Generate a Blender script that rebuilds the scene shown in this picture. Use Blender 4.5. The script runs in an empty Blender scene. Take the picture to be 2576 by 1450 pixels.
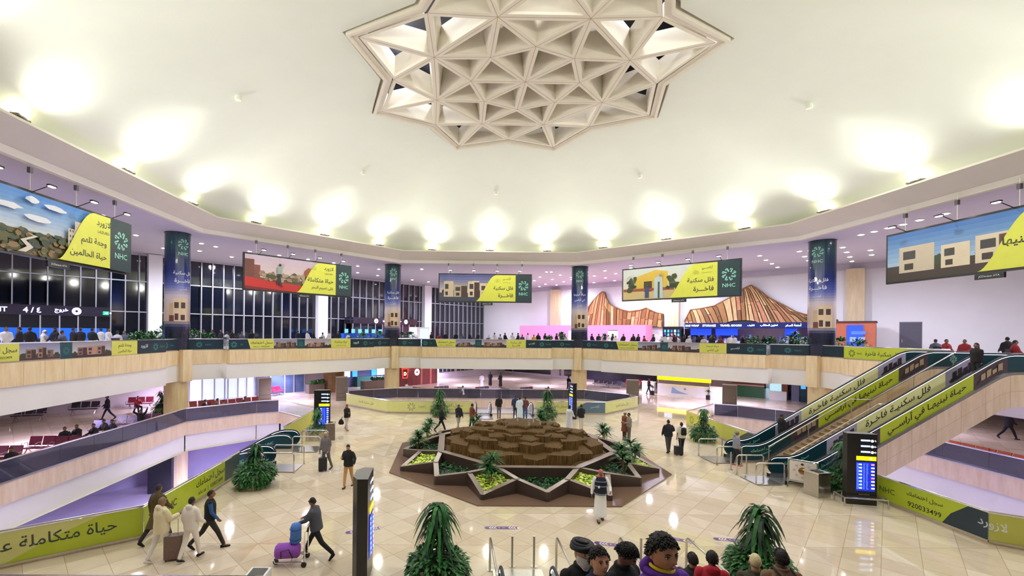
import bpy, bmesh, math, random
from math import sin, cos, pi, radians as R, atan2, hypot, sqrt
from mathutils import Vector as V, Matrix, Euler
from mathutils.geometry import tessellate_polygon, delaunay_2d_cdt
C = bpy.context.scene.collection
rnd = random.Random(7)
# ---------------------------------------------------------------- camera (hall centre is the origin, y points away from the camera)
CAM = V((-3.776, -23.13, 6.5)); FPX = 1110.43; PPX = 1143.25; PPY = 838.58; ROLL = .0101; YAW = .0081
FWD = V((sin(YAW), cos(YAW), 0)); RGT = V((cos(YAW), -sin(YAW), 0)); UP = V((0, 0, 1))
cx_ = RGT*cos(ROLL) + UP*sin(ROLL); cy_ = UP*cos(ROLL) - RGT*sin(ROLL)
cd = bpy.data.cameras.new('camera'); cam = bpy.data.objects.new('camera', cd); C.objects.link(cam)
cd.sensor_width = 36; cd.lens = FPX/2576*36; cd.shift_x = (1288-PPX)/2576; cd.shift_y = (PPY-725)/2576
cd.clip_end = 400; cd.clip_start = .05
m = Matrix((cx_, cy_, -FWD)).transposed().to_4x4(); m.translation = CAM; cam.matrix_world = m
bpy.context.scene.camera = cam
sc = bpy.context.scene
sc.view_settings.view_transform = 'Standard'; sc.view_settings.look = 'None'; sc.view_settings.gamma = 1
sc.view_settings.use_curve_mapping = False; sc.view_settings.exposure = 0.27
sc.cycles.max_bounces = 7; sc.cycles.diffuse_bounces = 4; sc.cycles.glossy_bounces = 3; sc.cycles.transmission_bounces = 4
sc.cycles.transparent_max_bounces = 12; sc.cycles.caustics_reflective = False; sc.cycles.caustics_refractive = False
sc.cycles.sample_clamp_indirect = 6; sc.cycles.blur_glossy = .2; sc.cycles.adaptive_threshold = .02
w = bpy.data.worlds.new('night'); sc.world = w; w.use_nodes = True
w.node_tree.nodes['Background'].inputs[0].default_value = (.50, .47, .50, 1)
w.node_tree.nodes['Background'].inputs[1].default_value = .55
# ---------------------------------------------------------------- lights of the hall
def lamp(kind, loc, energy, col=(1, 1, 1), size=.3, aim=None, spot=150, name='lamp_light', blend=.6):
    l = bpy.data.lights.new(name, kind); l.energy = energy; l.color = col
    if kind == 'AREA': l.shape = 'DISK'; l.size = size
    else: l.shadow_soft_size = size
    if kind == 'SPOT': l.spot_size = R(spot); l.spot_blend = blend
    o = bpy.data.objects.new(name, l); C.objects.link(o); o.location = loc
    if aim is not None: o.rotation_euler = (V(aim)-V(loc)).to_track_quat('-Z', 'Y').to_euler()
    return o
WARM = (.99, .99, .93); COOL = (.84, .85, 1.0); LILAC = (.70, .63, 1.0)
FU = 4.85                      # upper concourse floor
def octo(ap, z, rot=0):        # octagon of apothem ap, vertices at odd multiples of 22.5 degrees
    r = ap/cos(pi/8)
    return [V((r*sin(R(22.5+45*k)+rot), r*cos(R(22.5+45*k)+rot), z)) for k in range(8)]
# bearings of the cove uplights, measured on the rim of the dome (px of each)
def ray(px, py):
    a = px-PPX; b = py-PPY
    return (cx_*(a/FPX) - cy_*(b/FPX) + FWD)
def G(px, py, z=0.0):
    d = ray(px, py); t = (z-CAM.z)/d.z; return CAM + d*t
def HP(px, py, n, dist):       # hit of the plane n.p = dist
    n = V(n); d = ray(px, py); t = (dist-n.dot(CAM))/n.dot(d); return CAM + d*t
def PY(px, py, y): return HP(px, py, (0, 1, 0), y)
NL = V((-.7071068, .7071068, 0)); DL = 37.0       # left outer wall
NR = V((.7071068, .7071068, 0)); DR = 39.6        # right outer wall
UPL = []
rim = octo(20.75, 14.72)
for i in range(8):
    a, b = rim[i], rim[(i+1) % 8]
    n = 3
    for k in range(n):
        p = a.lerp(b, (k+.5)/n)
        UPL.append(p)
for p in UPL:
    q = p*.975; lamp('AREA', (q.x, q.y, 14.98), 20, (1, .93, .72), .5, (q.x*.6, q.y*.6, 19), name='uplight_glow')
    lamp('SPOT', (q.x, q.y, 14.98), 500, WARM, .3, (q.x*.35, q.y*.35, 19.6), 165, 'uplight_beam', 1.0)
# downlights of the concourse soffit, aimed down
for ang, r in [(-90, 30), (-67, 31), (-50, 34), (-38, 31), (-22, 34), (-6, 36), (-1, 44), (8, 34), (18, 40), (24, 31), (34, 37), (40, 32), (55, 31), (72, 32), (90, 30), (-112, 30), (112, 30)]:
    lamp('SPOT', (r*sin(R(ang)), r*cos(R(ang)), 13.6), 1800 if r > 34.5 else 2800, COOL, .3, (r*1.04*sin(R(ang)), r*1.04*cos(R(ang)), 0), 165, 'downlight_glow')
for k in range(8):
    a = R(45*k)
    lamp('SPOT', (15*sin(a), 15*cos(a), 18.45), 1300, (1, .97, .92), .07, (19*sin(a), 19*cos(a), 2), 130, 'hall_spot_glow')
# lamps under the gallery (level 0), cool lilac tubes
for x, y in [(-27, 2), (-27, 14), (-21, 22), (-12, 29), (-2, 32), (8, 32), (17, 27), (24, 19), (29, 8), (30, -3), (-28, -9), (0, 25.3), (-18, 17.5), (18, 17.5), (-5, 38), (5, 40), (14, 36)]:
    lamp('SPOT', (x, y, 2.55), 1200, LILAC, .6, (x, y, 0), 172, 'gallery_glow')
# lamps of the arrivals level seen through the openings
for x, y in [(-18, -7), (-18, 3), (-17, 9), (18, -6), (18, 4), (0, 16.5), (-24, -3)]:
    lamp('SPOT', (x, y, -2.1), 4200, (.62, .60, 1.0), .6, (x, y, -5), 172, 'arrivals_glow')
# ---------------------------------------------------------------- materials
MC = {}
def mat(name, col=(.8, .8, .8), rough=.5, metal=0.0, var=.06, scale=6.0, emit=0, ecol=None, trans=0, alpha=1, coat=0, bump=0, spec=.5, stretch=None):
    if name in MC: return MC[name]
    m = bpy.data.materials.new(name); m.use_nodes = True; nt = m.node_tree; N = nt.nodes; L = nt.links
    b = N['Principled BSDF']
    b.inputs['Roughness'].default_value = rough; b.inputs['Metallic'].default_value = metal
    b.inputs['Specular IOR Level'].default_value = spec; b.inputs['Coat Weight'].default_value = coat
    b.inputs['Transmission Weight'].default_value = trans; b.inputs['Alpha'].default_value = alpha
    if emit:
        b.inputs['Emission Color'].default_value = (*(ecol or col), 1); b.inputs['Emission Strength'].default_value = emit
        if emit < 30: m.cycles.emission_sampling = 'NONE'
    if var:
        tc = N.new('ShaderNodeTexCoord'); no = N.new('ShaderNodeTexNoise'); no.inputs['Scale'].default_value = scale; no.inputs['Detail'].default_value = 3
        if stretch:
            mp = N.new('ShaderNodeMapping'); mp.inputs['Scale'].default_value = stretch; L.new(tc.outputs['Object'], mp.inputs[0]); L.new(mp.outputs[0], no.inputs[0])
        else: L.new(tc.outputs['Object'], no.inputs[0])
        cr = N.new('ShaderNodeValToRGB'); cr.color_ramp.elements[0].position = .3; cr.color_ramp.elements[1].position = .7
        cr.color_ramp.elements[0].color = (*[max(0, c*(1-var)) for c in col], 1); cr.color_ramp.elements[1].color = (*[min(1, c*(1+var)) for c in col], 1)
        L.new(no.outputs[0], cr.inputs[0]); L.new(cr.outputs[0], b.inputs['Base Color'])
        if bump:
            bp = N.new('ShaderNodeBump'); bp.inputs['Strength'].default_value = bump; bp.inputs['Distance'].default_value = .02
            L.new(no.outputs[0], bp.inputs['Height']); L.new(bp.outputs[0], b.inputs['Normal'])
    else: b.inputs['Base Color'].default_value = (*col, 1)
    MC[name] = m; return m
def srgb(r, g, b): return tuple((c/255/12.92 if c/255 <= .04045 else ((c/255+.055)/1.055)**2.4) for c in (r, g, b))
def fabric(r, g, b): return mat('cloth_%d_%d_%d' % (r, g, b), srgb(r, g, b), .85, var=.03 if r+g+b > 560 else .10, scale=25, bump=.15)
def paint(r, g, b, rough=.4): return mat('paint_%d_%d_%d' % (r, g, b), srgb(r, g, b), rough, var=.02)
def ink(r, g, b): return mat('print_%d_%d_%d' % (r, g, b), srgb(r, g, b), .35, var=.03, scale=3)
def lit(r, g, b, e=2): return mat('lit_%d_%d_%d_%s' % (r, g, b, e), srgb(r, g, b), .4, var=0, emit=e)
def skin(r, g, b): return mat('skin_%d_%d_%d' % (r, g, b), srgb(r, g, b), .5, var=.07, scale=14)
def marble():
    m = bpy.data.materials.new('polished_beige_marble'); m.use_nodes = True; nt = m.node_tree; N = nt.nodes; L = nt.links; b = N['Principled BSDF']
    def M(op, a, c=None, d=None):
        n = N.new('ShaderNodeMath'); n.operation = op
        for i, x in enumerate((a, c, d)):
            if x is None: continue
            if isinstance(x, (int, float)): n.inputs[i].default_value = x
            else: L.new(x, n.inputs[i])
        return n.outputs[0]
    tc = N.new('ShaderNodeTexCoord'); sp = N.new('ShaderNodeSeparateXYZ'); L.new(tc.outputs['Object'], sp.inputs[0])
    S = 1/2.4
    x = M('MULTIPLY', sp.outputs[0], S); y = M('MULTIPLY', sp.outputs[1], S)
    fx = M('FRACT', x); fy = M('FRACT', y)
    u = M('SUBTRACT', fx, .5); v = M('SUBTRACT', fy, .5)
    au = M('ABSOLUTE', u); av = M('ABSOLUTE', v)
    d1 = M('ABSOLUTE', M('SUBTRACT', u, v)); d2 = M('ABSOLUTE', M('ADD', u, v))
    d3 = M('SUBTRACT', .5, av); d4 = M('SUBTRACT', .5, au); d5 = M('ABSOLUTE', M('SUBTRACT', M('ADD', au, av), .5)); d6 = av
    lines = M('MINIMUM', M('MINIMUM', M('MULTIPLY', d1, .707), M('MULTIPLY', d2, .707)), M('MINIMUM', d3, M('MULTIPLY', d5, .707)))
    line = M('LESS_THAN', lines, .0038)
    idx = M('ADD', M('MULTIPLY', M('FLOOR', x), 7.13), M('MULTIPLY', M('FLOOR', y), 3.71))
    q = M('ADD', M('MULTIPLY', M('GREATER_THAN', u, v), 1.3), M('MULTIPLY', M('GREATER_THAN', M('ADD', u, v), 0), 2.9))
    q = M('ADD', q, M('MULTIPLY', M('GREATER_THAN', M('ADD', au, av), .5), 5.1))
    wn = N.new('ShaderNodeTexWhiteNoise'); wn.noise_dimensions = '1D'; L.new(M('ADD', idx, q), wn.inputs['W'])
    no = N.new('ShaderNodeTexNoise'); no.inputs['Scale'].default_value = 1.3; no.inputs['Detail'].default_value = 8; no.inputs['Roughness'].default_value = .7; no.inputs['Distortion'].default_value = 1.2
    L.new(tc.outputs['Object'], no.inputs[0])
    t = M('ADD', M('MULTIPLY', wn.outputs[0], .45), M('MULTIPLY', no.outputs[0], .55))
    cr = N.new('ShaderNodeValToRGB'); e = cr.color_ramp.elements
    e[0].position = .15; e[0].color = (*srgb(203, 186, 160), 1); e[1].position = .95; e[1].color = (*srgb(233, 223, 204), 1)
    k = cr.color_ramp.elements.new(.55); k.color = (*srgb(220, 205, 181), 1)
    L.new(t, cr.inputs[0])
    mx = N.new('ShaderNodeMix'); mx.data_type = 'RGBA'; L.new(M('MULTIPLY', line, .55), mx.inputs[0]); L.new(cr.outputs[0], mx.inputs[6]); mx.inputs[7].default_value = (*srgb(150, 125, 92), 1)
    L.new(mx.outputs[2], b.inputs['Base Color'])
    b.inputs['Roughness'].default_value = .05; b.inputs['Specular IOR Level'].default_value = .4
    return m
def travertine(name='travertine', sx=1.2, c1=(244, 226, 180), c2=(226, 200, 146)):
    m = bpy.data.materials.new(name); m.use_nodes = True; nt = m.node_tree; N = nt.nodes; L = nt.links; b = N['Principled BSDF']
    tc = N.new('ShaderNodeTexCoord'); mp = N.new('ShaderNodeMapping'); mp.inputs['Scale'].default_value = (2.2, 2.2, .35); L.new(tc.outputs['Object'], mp.inputs[0])
    no = N.new('ShaderNodeTexNoise'); no.inputs['Scale'].default_value = 1.7; no.inputs['Detail'].default_value = 7; no.inputs['Roughness'].default_value = .68; L.new(mp.outputs[0], no.inputs[0])
    cr = N.new('ShaderNodeValToRGB'); e = cr.color_ramp.elements; e[0].position = .32; e[0].color = (*srgb(*c2), 1); e[1].position = .68; e[1].color = (*srgb(*c1), 1)
    L.new(no.outputs[0], cr.inputs[0]); L.new(cr.outputs[0], b.inputs['Base Color']); b.inputs['Roughness'].default_value = .38
    return m
MARB = marble(); TRAV = travertine(); TRAVD = travertine('travertine_pale', 1, (232, 214, 182), (212, 188, 148))
WHITE = mat('off_white_plaster', srgb(240, 238, 228), .7, var=.015, scale=1)
DOMEM = mat('cream_dome_plaster', srgb(234, 240, 226), .75, var=.012, scale=.6)
SOFF = mat('soffit_panel', srgb(198, 193, 210), .6, var=.02, scale=1)
LILW = mat('lilac_white_wall', srgb(234, 234, 242), .7, var=.015, scale=.6)
GREY = mat('cornice_grey', srgb(222, 217, 202), .7, var=.02, scale=1)
STEEL = mat('brushed_steel', (.62, .60, .57), .28, 1, var=.05, scale=12)
CHROME = mat('chrome', (.85, .85, .86), .12, 1, var=0)
BLACK = mat('black_gloss', (.012, .012, .014), .25, var=.1)
NIGHT = mat('night_window_glass', (.006, .008, .016), .06, var=0, spec=.9)
DGLASS = mat('smoked_glass', (.05, .05, .07), .05, var=0, alpha=.86, spec=.8)
GLASS = mat('clear_glass', (.75, .85, .9), .03, var=0, alpha=.22, spec=.8)
GRAN = mat('dark_brown_granite', srgb(66, 53, 48), .3, var=.16, scale=40)
GRANT = mat('granite_coping', srgb(150, 134, 124), .25, var=.08, scale=40)
YEL = ink(222, 226, 82); TEAL = ink(24, 66, 72); DTEAL = ink(16, 44, 54); CREAM = ink(255, 246, 186); LIME = ink(180, 196, 50); INKK = ink(36, 44, 40); MINT = ink(150, 226, 200); INKW = ink(240, 244, 246)
# ---------------------------------------------------------------- mesh helpers
class MB:
    def __init__(s): s.v = []; s.f = []; s.m = []; s.mats = []
    def mi(s, m):
        if m not in s.mats: s.mats.append(m)
        return s.mats.index(m)
    def add(s, vs, fs, m):
        b = len(s.v); k = s.mi(m); s.v += [tuple(v) for v in vs]
        for f in fs: s.f.append([b+i for i in f]); s.m.append(k)
    def box(s, c, d, m, rz=0, taper=1.0):
        x, y, z = d[0]/2, d[1]/2, d[2]/2; cc, ss = cos(rz), sin(rz); vs = []
        for k in (-1, 1):
            t = taper if k > 0 else 1
            for i, j in ((-1, -1), (1, -1), (1, 1), (-1, 1)):
                a, b = i*x*t, j*y*t; vs.append((c[0]+a*cc-b*ss, c[1]+a*ss+b*cc, c[2]+k*z))
        s.add(vs, [(3, 2, 1, 0), (4, 5, 6, 7), (0, 1, 5, 4), (1, 2, 6, 5), (2, 3, 7, 6), (3, 0, 4, 7)], m)
    def prism(s, pts, z0, z1, m, top=None, cap=True):
        n = len(pts); vs = [(p[0], p[1], z0) for p in pts]+[(p[0], p[1], z1) for p in pts]
        s.add(vs, [(i, (i+1) % n, n+(i+1) % n, n+i) for i in range(n)], m)
        if cap:
            tr = tessellate_polygon([[V((p[0], p[1], 0)) for p in pts]])
            s.add(vs[n:], tr, top or m); s.add(vs[:n], [t[::-1] for t in tr], m)
    def tube(s, path, r, m, n=8, closed=False):
        path = [V(p) for p in path]; k = len(path); rr = r if isinstance(r, (list, tuple)) else [r]*k; rings = []; prev = None
        for i, p in enumerate(path):
            if closed: d = path[(i+1) % k]-path[i-1]
            else: d = path[min(i+1, k-1)]-path[max(i-1, 0)]
            if d.length < 1e-9: d = V((0, 0, 1))
            d.normalize()
            if prev is None: a = d.orthogonal().normalized()
            else:
                a = prev-d*prev.dot(d)
                a = a.normalized() if a.length > 1e-6 else d.orthogonal().normalized()
            prev = a; b = d.cross(a)
            rings.append([p+(a*cos(2*pi*j/n)+b*sin(2*pi*j/n))*rr[i] for j in range(n)])
        vs = [q for r_ in rings for q in r_]; fs = []
        for i in range(k if closed else k-1):
            i2 = (i+1) % k
            for j in range(n): fs.append((i*n+j, i*n+(j+1) % n, i2*n+(j+1) % n, i2*n+j))
        if not closed: fs += [tuple(range(n))[::-1], tuple((k-1)*n+j for j in range(n))]
        s.add(vs, fs, m)
    def sweep(s, path, prof, m, closed=True):   # prof: list of (outward, z) ; path: octagon-like xy loop about the origin
        n = len(path)
        for i in range(n if closed else n-1):
            a, b = path[i], path[(i+1) % n]
            for (o0, z0), (o1, z1) in zip(prof, prof[1:]):
                q = []
                for p, o, z in ((a, o0, z0), (b, o0, z0), (b, o1, z1), (a, o1, z1)):
                    r = hypot(p[0], p[1]); k = (r+o)/r; q.append((p[0]*k, p[1]*k, z))
                s.add(q, [(0, 1, 2, 3)], m)
    def ball(s, c, r, m, n=10, k=7, rot=None):
        rx, ry, rz = (r, r, r) if isinstance(r, (int, float)) else r; vs = []
        for i in range(k+1):
            t = pi*i/k
            for j in range(n):
                q = V((rx*sin(t)*cos(2*pi*j/n), ry*sin(t)*sin(2*pi*j/n), rz*cos(t)))
                if rot: q = rot @ q
                vs.append(V(c)+q)
        s.add(vs, [(i*n+j, (i+1)*n+j, (i+1)*n+(j+1) % n, i*n+(j+1) % n) for i in range(k) for j in range(n)], m)
    def obj(s, name, parent=None, smooth=False, loc=None, merge=False):
        me = bpy.data.meshes.new(name); me.from_pydata(s.v, [], s.f)
        for m in s.mats: me.materials.append(m)
        me.polygons.foreach_set('material_index', s.m)
        if merge:
            b = bmesh.new(); b.from_mesh(me); bmesh.ops.remove_doubles(b, verts=b.verts, dist=1e-5); b.to_mesh(me); b.free()
        if smooth: me.polygons.foreach_set('use_smooth', [True]*len(me.polygons))
        me.update()
        o = bpy.data.objects.new(name, me); C.objects.link(o)
        if loc is not None: o.location = loc
        if parent is not None: o.parent = parent
        return o
def tag(o, label=None, cat=None, group=None, kind=None):
    if label: o['label'] = label
    if cat: o['category'] = cat
    if group: o['group'] = group
    if kind: o['kind'] = kind
    return o
def root(name, loc=(0, 0, 0), label=None, cat=None, group=None, rz=0):
    o = bpy.data.objects.new(name, None); C.objects.link(o); o.location = loc; o.rotation_euler = (0, 0, rz); return tag(o, label, cat, group)
def struct(o): o['kind'] = 'structure'; return o
KIDS = {}
def dup(o, parent=None):
    c = o.copy(); C.objects.link(c)
    if parent is not None: c.parent = parent
    for ch in [x for x in o.children]: dup(ch, c)
    return c
# ---------------------------------------------------------------- writing: shaped arabic and latin
AR = {'ا': (0xFE8D, 2), 'أ': (0xFE83, 2), 'ب': (0xFE8F, 4), 'ة': (0xFE93, 2), 'ت': (0xFE95, 4), 'ج': (0xFE9D, 4), 'ح': (0xFEA1, 4), 'خ': (0xFEA5, 4), 'د': (0xFEA9, 2), 'ر': (0xFEAD, 2), 'ز': (0xFEAF, 2),
      'س': (0xFEB1, 4), 'ط': (0xFEC1, 4), 'ع': (0xFEC9, 4), 'غ': (0xFECD, 4), 'ف': (0xFED1, 4), 'ق': (0xFED5, 4), 'ك': (0xFED9, 4), 'ل': (0xFEDD, 4), 'م': (0xFEE1, 4), 'ن': (0xFEE5, 4), 'ه': (0xFEE9, 4), 'و': (0xFEED, 2),
      'ى': (0xFEEF, 2), 'ي': (0xFEF1, 4), 'ئ': (0xFE89, 4)}
def shape(t):
    if not any(c in AR for c in t): return t
    out = []; i = 0; t = list(t); prevjoin = False
    while i < len(t):
        c = t[i]
        if c == 'ـ': out.append('\u0640'); prevjoin = True; i += 1; continue
        if c not in AR: out.append(c); prevjoin = False; i += 1; continue
        if c == 'ل' and i+1 < len(t) and t[i+1] in 'اأ':
            base = 0xFEFB if t[i+1] == 'ا' else 0xFEF7
            out.append(chr(base+(1 if prevjoin else 0))); prevjoin = False; i += 2; continue
        b, n = AR[c]; nxt = i+1 < len(t) and (t[i+1] in AR or t[i+1] == 'ـ') and n == 4
        if n == 4: out.append(chr(b+(3 if prevjoin and nxt else 1 if prevjoin else 2 if nxt else 0)))
        else: out.append(chr(b+(1 if prevjoin else 0)))
        prevjoin = nxt; i += 1
    return ''.join(reversed(out))
TX = {}
def glyphs(t, bold=0):
    if (t, bold) in TX: return TX[(t, bold)]
    cu = bpy.data.curves.new('lettering', 'FONT'); cu.body = shape(t); cu.size = 1; cu.resolution_u = 2; cu.offset = bold
    o = bpy.data.objects.new('lettering', cu); C.objects.link(o)
    dg = bpy.context.evaluated_depsgraph_get(); me = bpy.data.meshes.new_from_object(o.evaluated_get(dg))
    vs = [(v.co.x, v.co.y) for v in me.vertices]; fs = [tuple(p.vertices) for p in me.polygons]
    bpy.data.objects.remove(o); bpy.data.curves.remove(cu); bpy.data.meshes.remove(me)
    if not vs: vs = [(0, 0), (.1, 0), (.1, .1)]; fs = []
    TX[(t, bold)] = (vs, fs); return TX[(t, bold)]
class Canvas(MB):              # a printed surface; f(u, v, lift) gives the point in space
    def __init__(s, f): MB.__init__(s); s.f3 = f; s.k = 0
    def lift(s): s.k += 1; return .004+.0012*s.k
    def rect(s, u0, v0, u1, v1, m, n=1, lift=None, nv=1):
        l = s.lift() if lift is None else lift; vs = []; fs = []
        for j in range(nv+1):
            for i in range(n+1): vs.append(s.f3(u0+(u1-u0)*i/n, v0+(v1-v0)*j/nv, l))
        for j in range(nv):
            for i in range(n): a = j*(n+1)+i; fs.append((a, a+1, a+n+2, a+n+1))
        s.add(vs, fs, m)
    def poly(s, pts, m, lift=None):
        l = s.lift() if lift is None else lift
        s.add([s.f3(u, v, l) for u, v in pts], tessellate_polygon([[V((u, v, 0)) for u, v in pts]]), m)
    def text(s, t, u, v, h, m, align=0, bold=0, maxw=None):
        vs, fs = glyphs(t, bold); l = s.lift()
        x0 = min(p[0] for p in vs); x1 = max(p[0] for p in vs); y0 = min(p[1] for p in vs); y1 = max(p[1] for p in vs)
        k = h/max(y1-y0, .01); kx = k
        if maxw and (x1-x0)*k > maxw: kx = k = maxw/(x1-x0)
        ox = u-(x1-x0)*kx*(.5 if align == 0 else 0 if align < 0 else 1); oy = v-(y1-y0)*k/2
        s.add([s.f3(ox+(p[0]-x0)*kx, oy+(p[1]-y0)*k, l) for p in vs], fs, m)
    def disc(s, u, v, r, m, n=20, ry=None, lift=None):
        s.poly([(u+r*cos(2*pi*i/n), v+(ry or r)*sin(2*pi*i/n)) for i in range(n)], m, lift)
    def blob(s, u, v, r, ry, m, g, lift=None):
        s.poly([(u+r*cos(2*pi*i/11)*g.uniform(.75, 1.15), v+ry*sin(2*pi*i/11)*g.uniform(.75, 1.15)) for i in range(11)], m, lift)
    def logo(s, u, v, r, m):    # ring of sixteen leaf strokes around an open octagon
        l = s.lift()
        for k in range(8):
            a = k*pi/4
            for da, r0, r1, w, sk in ((.0, .34, .78, .10, .55), (.16, .62, 1.0, .085, .30), (-.20, .66, .98, .075, -.25)):
                t = a+da; p0 = (r0*cos(t), r0*sin(t)); p1 = (r1*cos(t+sk*.5), r1*sin(t+sk*.5))
                dx, dy = p1[0]-p0[0], p1[1]-p0[1]; L_ = hypot(dx, dy); nx, ny = -dy/L_*w, dx/L_*w
                pts = [p0, (p0[0]+dx*.3+nx, p0[1]+dy*.3+ny), (p0[0]+dx*.75+nx*.8, p0[1]+dy*.75+ny*.8), p1, (p0[0]+dx*.75-nx*.8, p0[1]+dy*.75-ny*.8), (p0[0]+dx*.3-nx, p0[1]+dy*.3-ny)]
                s.add([s.f3(u+r*x, v+r*y, l) for x, y in pts], [(0, 1, 2, 3, 4, 5)], m)
def flat(o, du, dn): # origin, unit u, lift normal; v is up
    o = V(o); du = V(du); dn = V(dn)
    return lambda u, v, l: o+du*u+V((0, 0, v))+dn*l
def plane_holes(outer, holes, z, m, name, flip=False):
    vs = [V((p[0], p[1])) for p in outer]; es = [(i, (i+1) % len(outer)) for i in range(len(outer))]
    for h in holes:
        b = len(vs); vs += [V((p[0], p[1])) for p in h]; es += [(b+i, b+(i+1) % len(h)) for i in range(len(h))]
    r = delaunay_2d_cdt(vs, es, [], 0, 1e-6)
    def inside(x, y, poly):
        c = False
        for i in range(len(poly)):
            x0, y0 = poly[i][0], poly[i][1]; x1, y1 = poly[i-1][0], poly[i-1][1]
            if (y0 > y) != (y1 > y) and x < (x1-x0)*(y-y0)/(y1-y0)+x0: c = not c
        return c
    fs = []
    for f in r[2]:
        cx = sum(r[0][i][0] for i in f)/len(f); cy = sum(r[0][i][1] for i in f)/len(f)
        if inside(cx, cy, outer) and not any(inside(cx, cy, h) for h in holes): fs.append(tuple(f)[::-1] if flip else tuple(f))
    mb = MB(); mb.add([(p[0], p[1], z) for p in r[0]], fs, m); return mb.obj(name)
# ---------------------------------------------------------------- large structure
OUT = [(1.84, 54.16), (64, -8), (64, -34), (-60, -34), (-60, -7.67)]
LH = [(-13.3, -9.3), (-13.3, 8.6), (-17.4, 12.2), (-18.9, 11.5), (-22.3, 8.0), (-22.3, -8.0), (-18.9, -11.5), (-17.4, -12.2)]
RH = [(-x, y) for x, y in LH][::-1]
BH = [(-13.0, 16.2), (-8.8, 12.4), (8.8, 12.6), (12.9, 16.0), (12.7, 17.3), (9.5, 20.4), (-9.0, 20.4), (-13.3, 18.2)]
A0 = [(5.3, 50.6), (64, -8), (64, -34), (-60, -34), (-60, -14.75)]       # level 0 extents
fl = plane_holes(A0, [LH, RH, BH], 0, MARB, 'floor'); struct(fl)
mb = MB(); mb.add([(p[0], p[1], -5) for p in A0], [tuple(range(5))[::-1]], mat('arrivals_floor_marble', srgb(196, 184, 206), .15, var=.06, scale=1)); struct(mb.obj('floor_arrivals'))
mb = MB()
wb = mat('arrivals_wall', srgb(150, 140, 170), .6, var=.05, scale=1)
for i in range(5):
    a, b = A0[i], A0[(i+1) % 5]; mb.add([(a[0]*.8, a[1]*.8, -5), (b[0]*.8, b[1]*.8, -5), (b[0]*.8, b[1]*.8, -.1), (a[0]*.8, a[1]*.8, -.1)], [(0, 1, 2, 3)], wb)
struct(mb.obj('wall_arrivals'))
mb = MB(); W0 = mat('lower_wall_stone', srgb(206, 196, 204), .5, var=.04, scale=1)
for i in range(5):
    a, b = A0[i], A0[(i+1) % 5]; mb.add([(a[0], a[1], 0), (b[0], b[1], 0), (b[0], b[1], 2.76), (a[0], a[1], 2.76)], [(0, 1, 2, 3)], W0)
struct(mb.obj('wall_lower'))
o = plane_holes(A0, [LH, RH, BH], -2.0, WHITE, 'ceiling_arrivals', True); struct(o)
def edge_band(pts, prof_m, name, closed=True):   # vertical bands round an opening: [(z0, z1, inset, material)]
    mb = MB(); n = len(pts); cx = sum(p[0] for p in pts)/n; cy = sum(p[1] for p in pts)/n
    for i in range(n):
        a, b = pts[i], pts[(i+1) % n]
        d = V((b[0]-a[0], b[1]-a[1], 0)).normalized(); nn = V((-d.y, d.x, 0))
        if nn.dot(V((cx-a[0], cy-a[1], 0))) > 0: nn = -nn
        for z0, z1, ins, m in prof_m:
            p, q = V((a[0], a[1], 0))+nn*ins, V((b[0], b[1], 0))+nn*ins
            mb.add([(p.x, p.y, z0), (q.x, q.y, z0), (q.x, q.y, z1), (p.x, p.y, z1)], [(0, 1, 2, 3)], m)
    return struct(mb.obj(name))
for pts, nm in ((LH, 'trim_left_opening'), (RH, 'trim_right_opening'), (BH, 'trim_back_opening')):
    edge_band(pts, [(-.85, .06, 0, TRAVD), (-2.0, -.85, .12, WHITE)], nm)
# gallery slab with its stepped edge
def steppath(am, ar, st):
    out = []
    for k in range(8):
        a = R(45*k); n = V((sin(a), cos(a), 0)); t = V((cos(a), -sin(a), 0)); h = ar*math.tan(pi/8)
        for s, ap in ((-h, ar), (-h+st, ar), (-h+st+.15, am), (h-st-.15, am), (h-st, ar)):
            p = n*ap+t*s; out.append((p.x, p.y))
    return out
SP = steppath(22.95, 23.7, 2.9); SPW = steppath(23.05, 23.75, 2.75)
o = plane_holes(OUT, [SP], FU, mat('upper_floor_marble', srgb(206, 190, 172), .14, var=.07, scale=1.2), 'floor_gallery'); struct(o)
o = plane_holes(OUT, [SPW], 2.75, WHITE, 'ceiling_gallery', True); struct(o)
mb = MB(); n = len(SP)
for i in range(n):
    a, b, c, d = SP[i], SP[(i+1) % n], SPW[i], SPW[(i+1) % n]
    mb.add([(a[0], a[1], 3.95), (b[0], b[1], 3.95), (b[0], b[1], 5.0), (a[0], a[1], 5.0)], [(0, 1, 2, 3)], TRAV)
    mb.add([(a[0], a[1], 5.0), (b[0], b[1], 5.0), (b[0]*1.012, b[1]*1.012, 5.0), (a[0]*1.012, a[1]*1.012, 5.0)], [(0, 1, 2, 3)], TRAV)
    mb.add([(a[0]*1.012, a[1]*1.012, 5.0), (b[0]*1.012, b[1]*1.012, 5.0), (b[0]*1.012, b[1]*1.012, FU), (a[0]*1.012, a[1]*1.012, FU)], [(0, 1, 2, 3)], TRAV)
    mb.add([(a[0], a[1], 3.95), (b[0], b[1], 3.95), (d[0], d[1], 3.95), (c[0], c[1], 3.95)], [(0, 1, 2, 3)], TRAV)
    mb.add([(c[0], c[1], 2.75), (d[0], d[1], 2.75), (d[0], d[1], 3.95), (c[0], c[1], 3.95)], [(0, 1, 2, 3)], WHITE)
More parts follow.
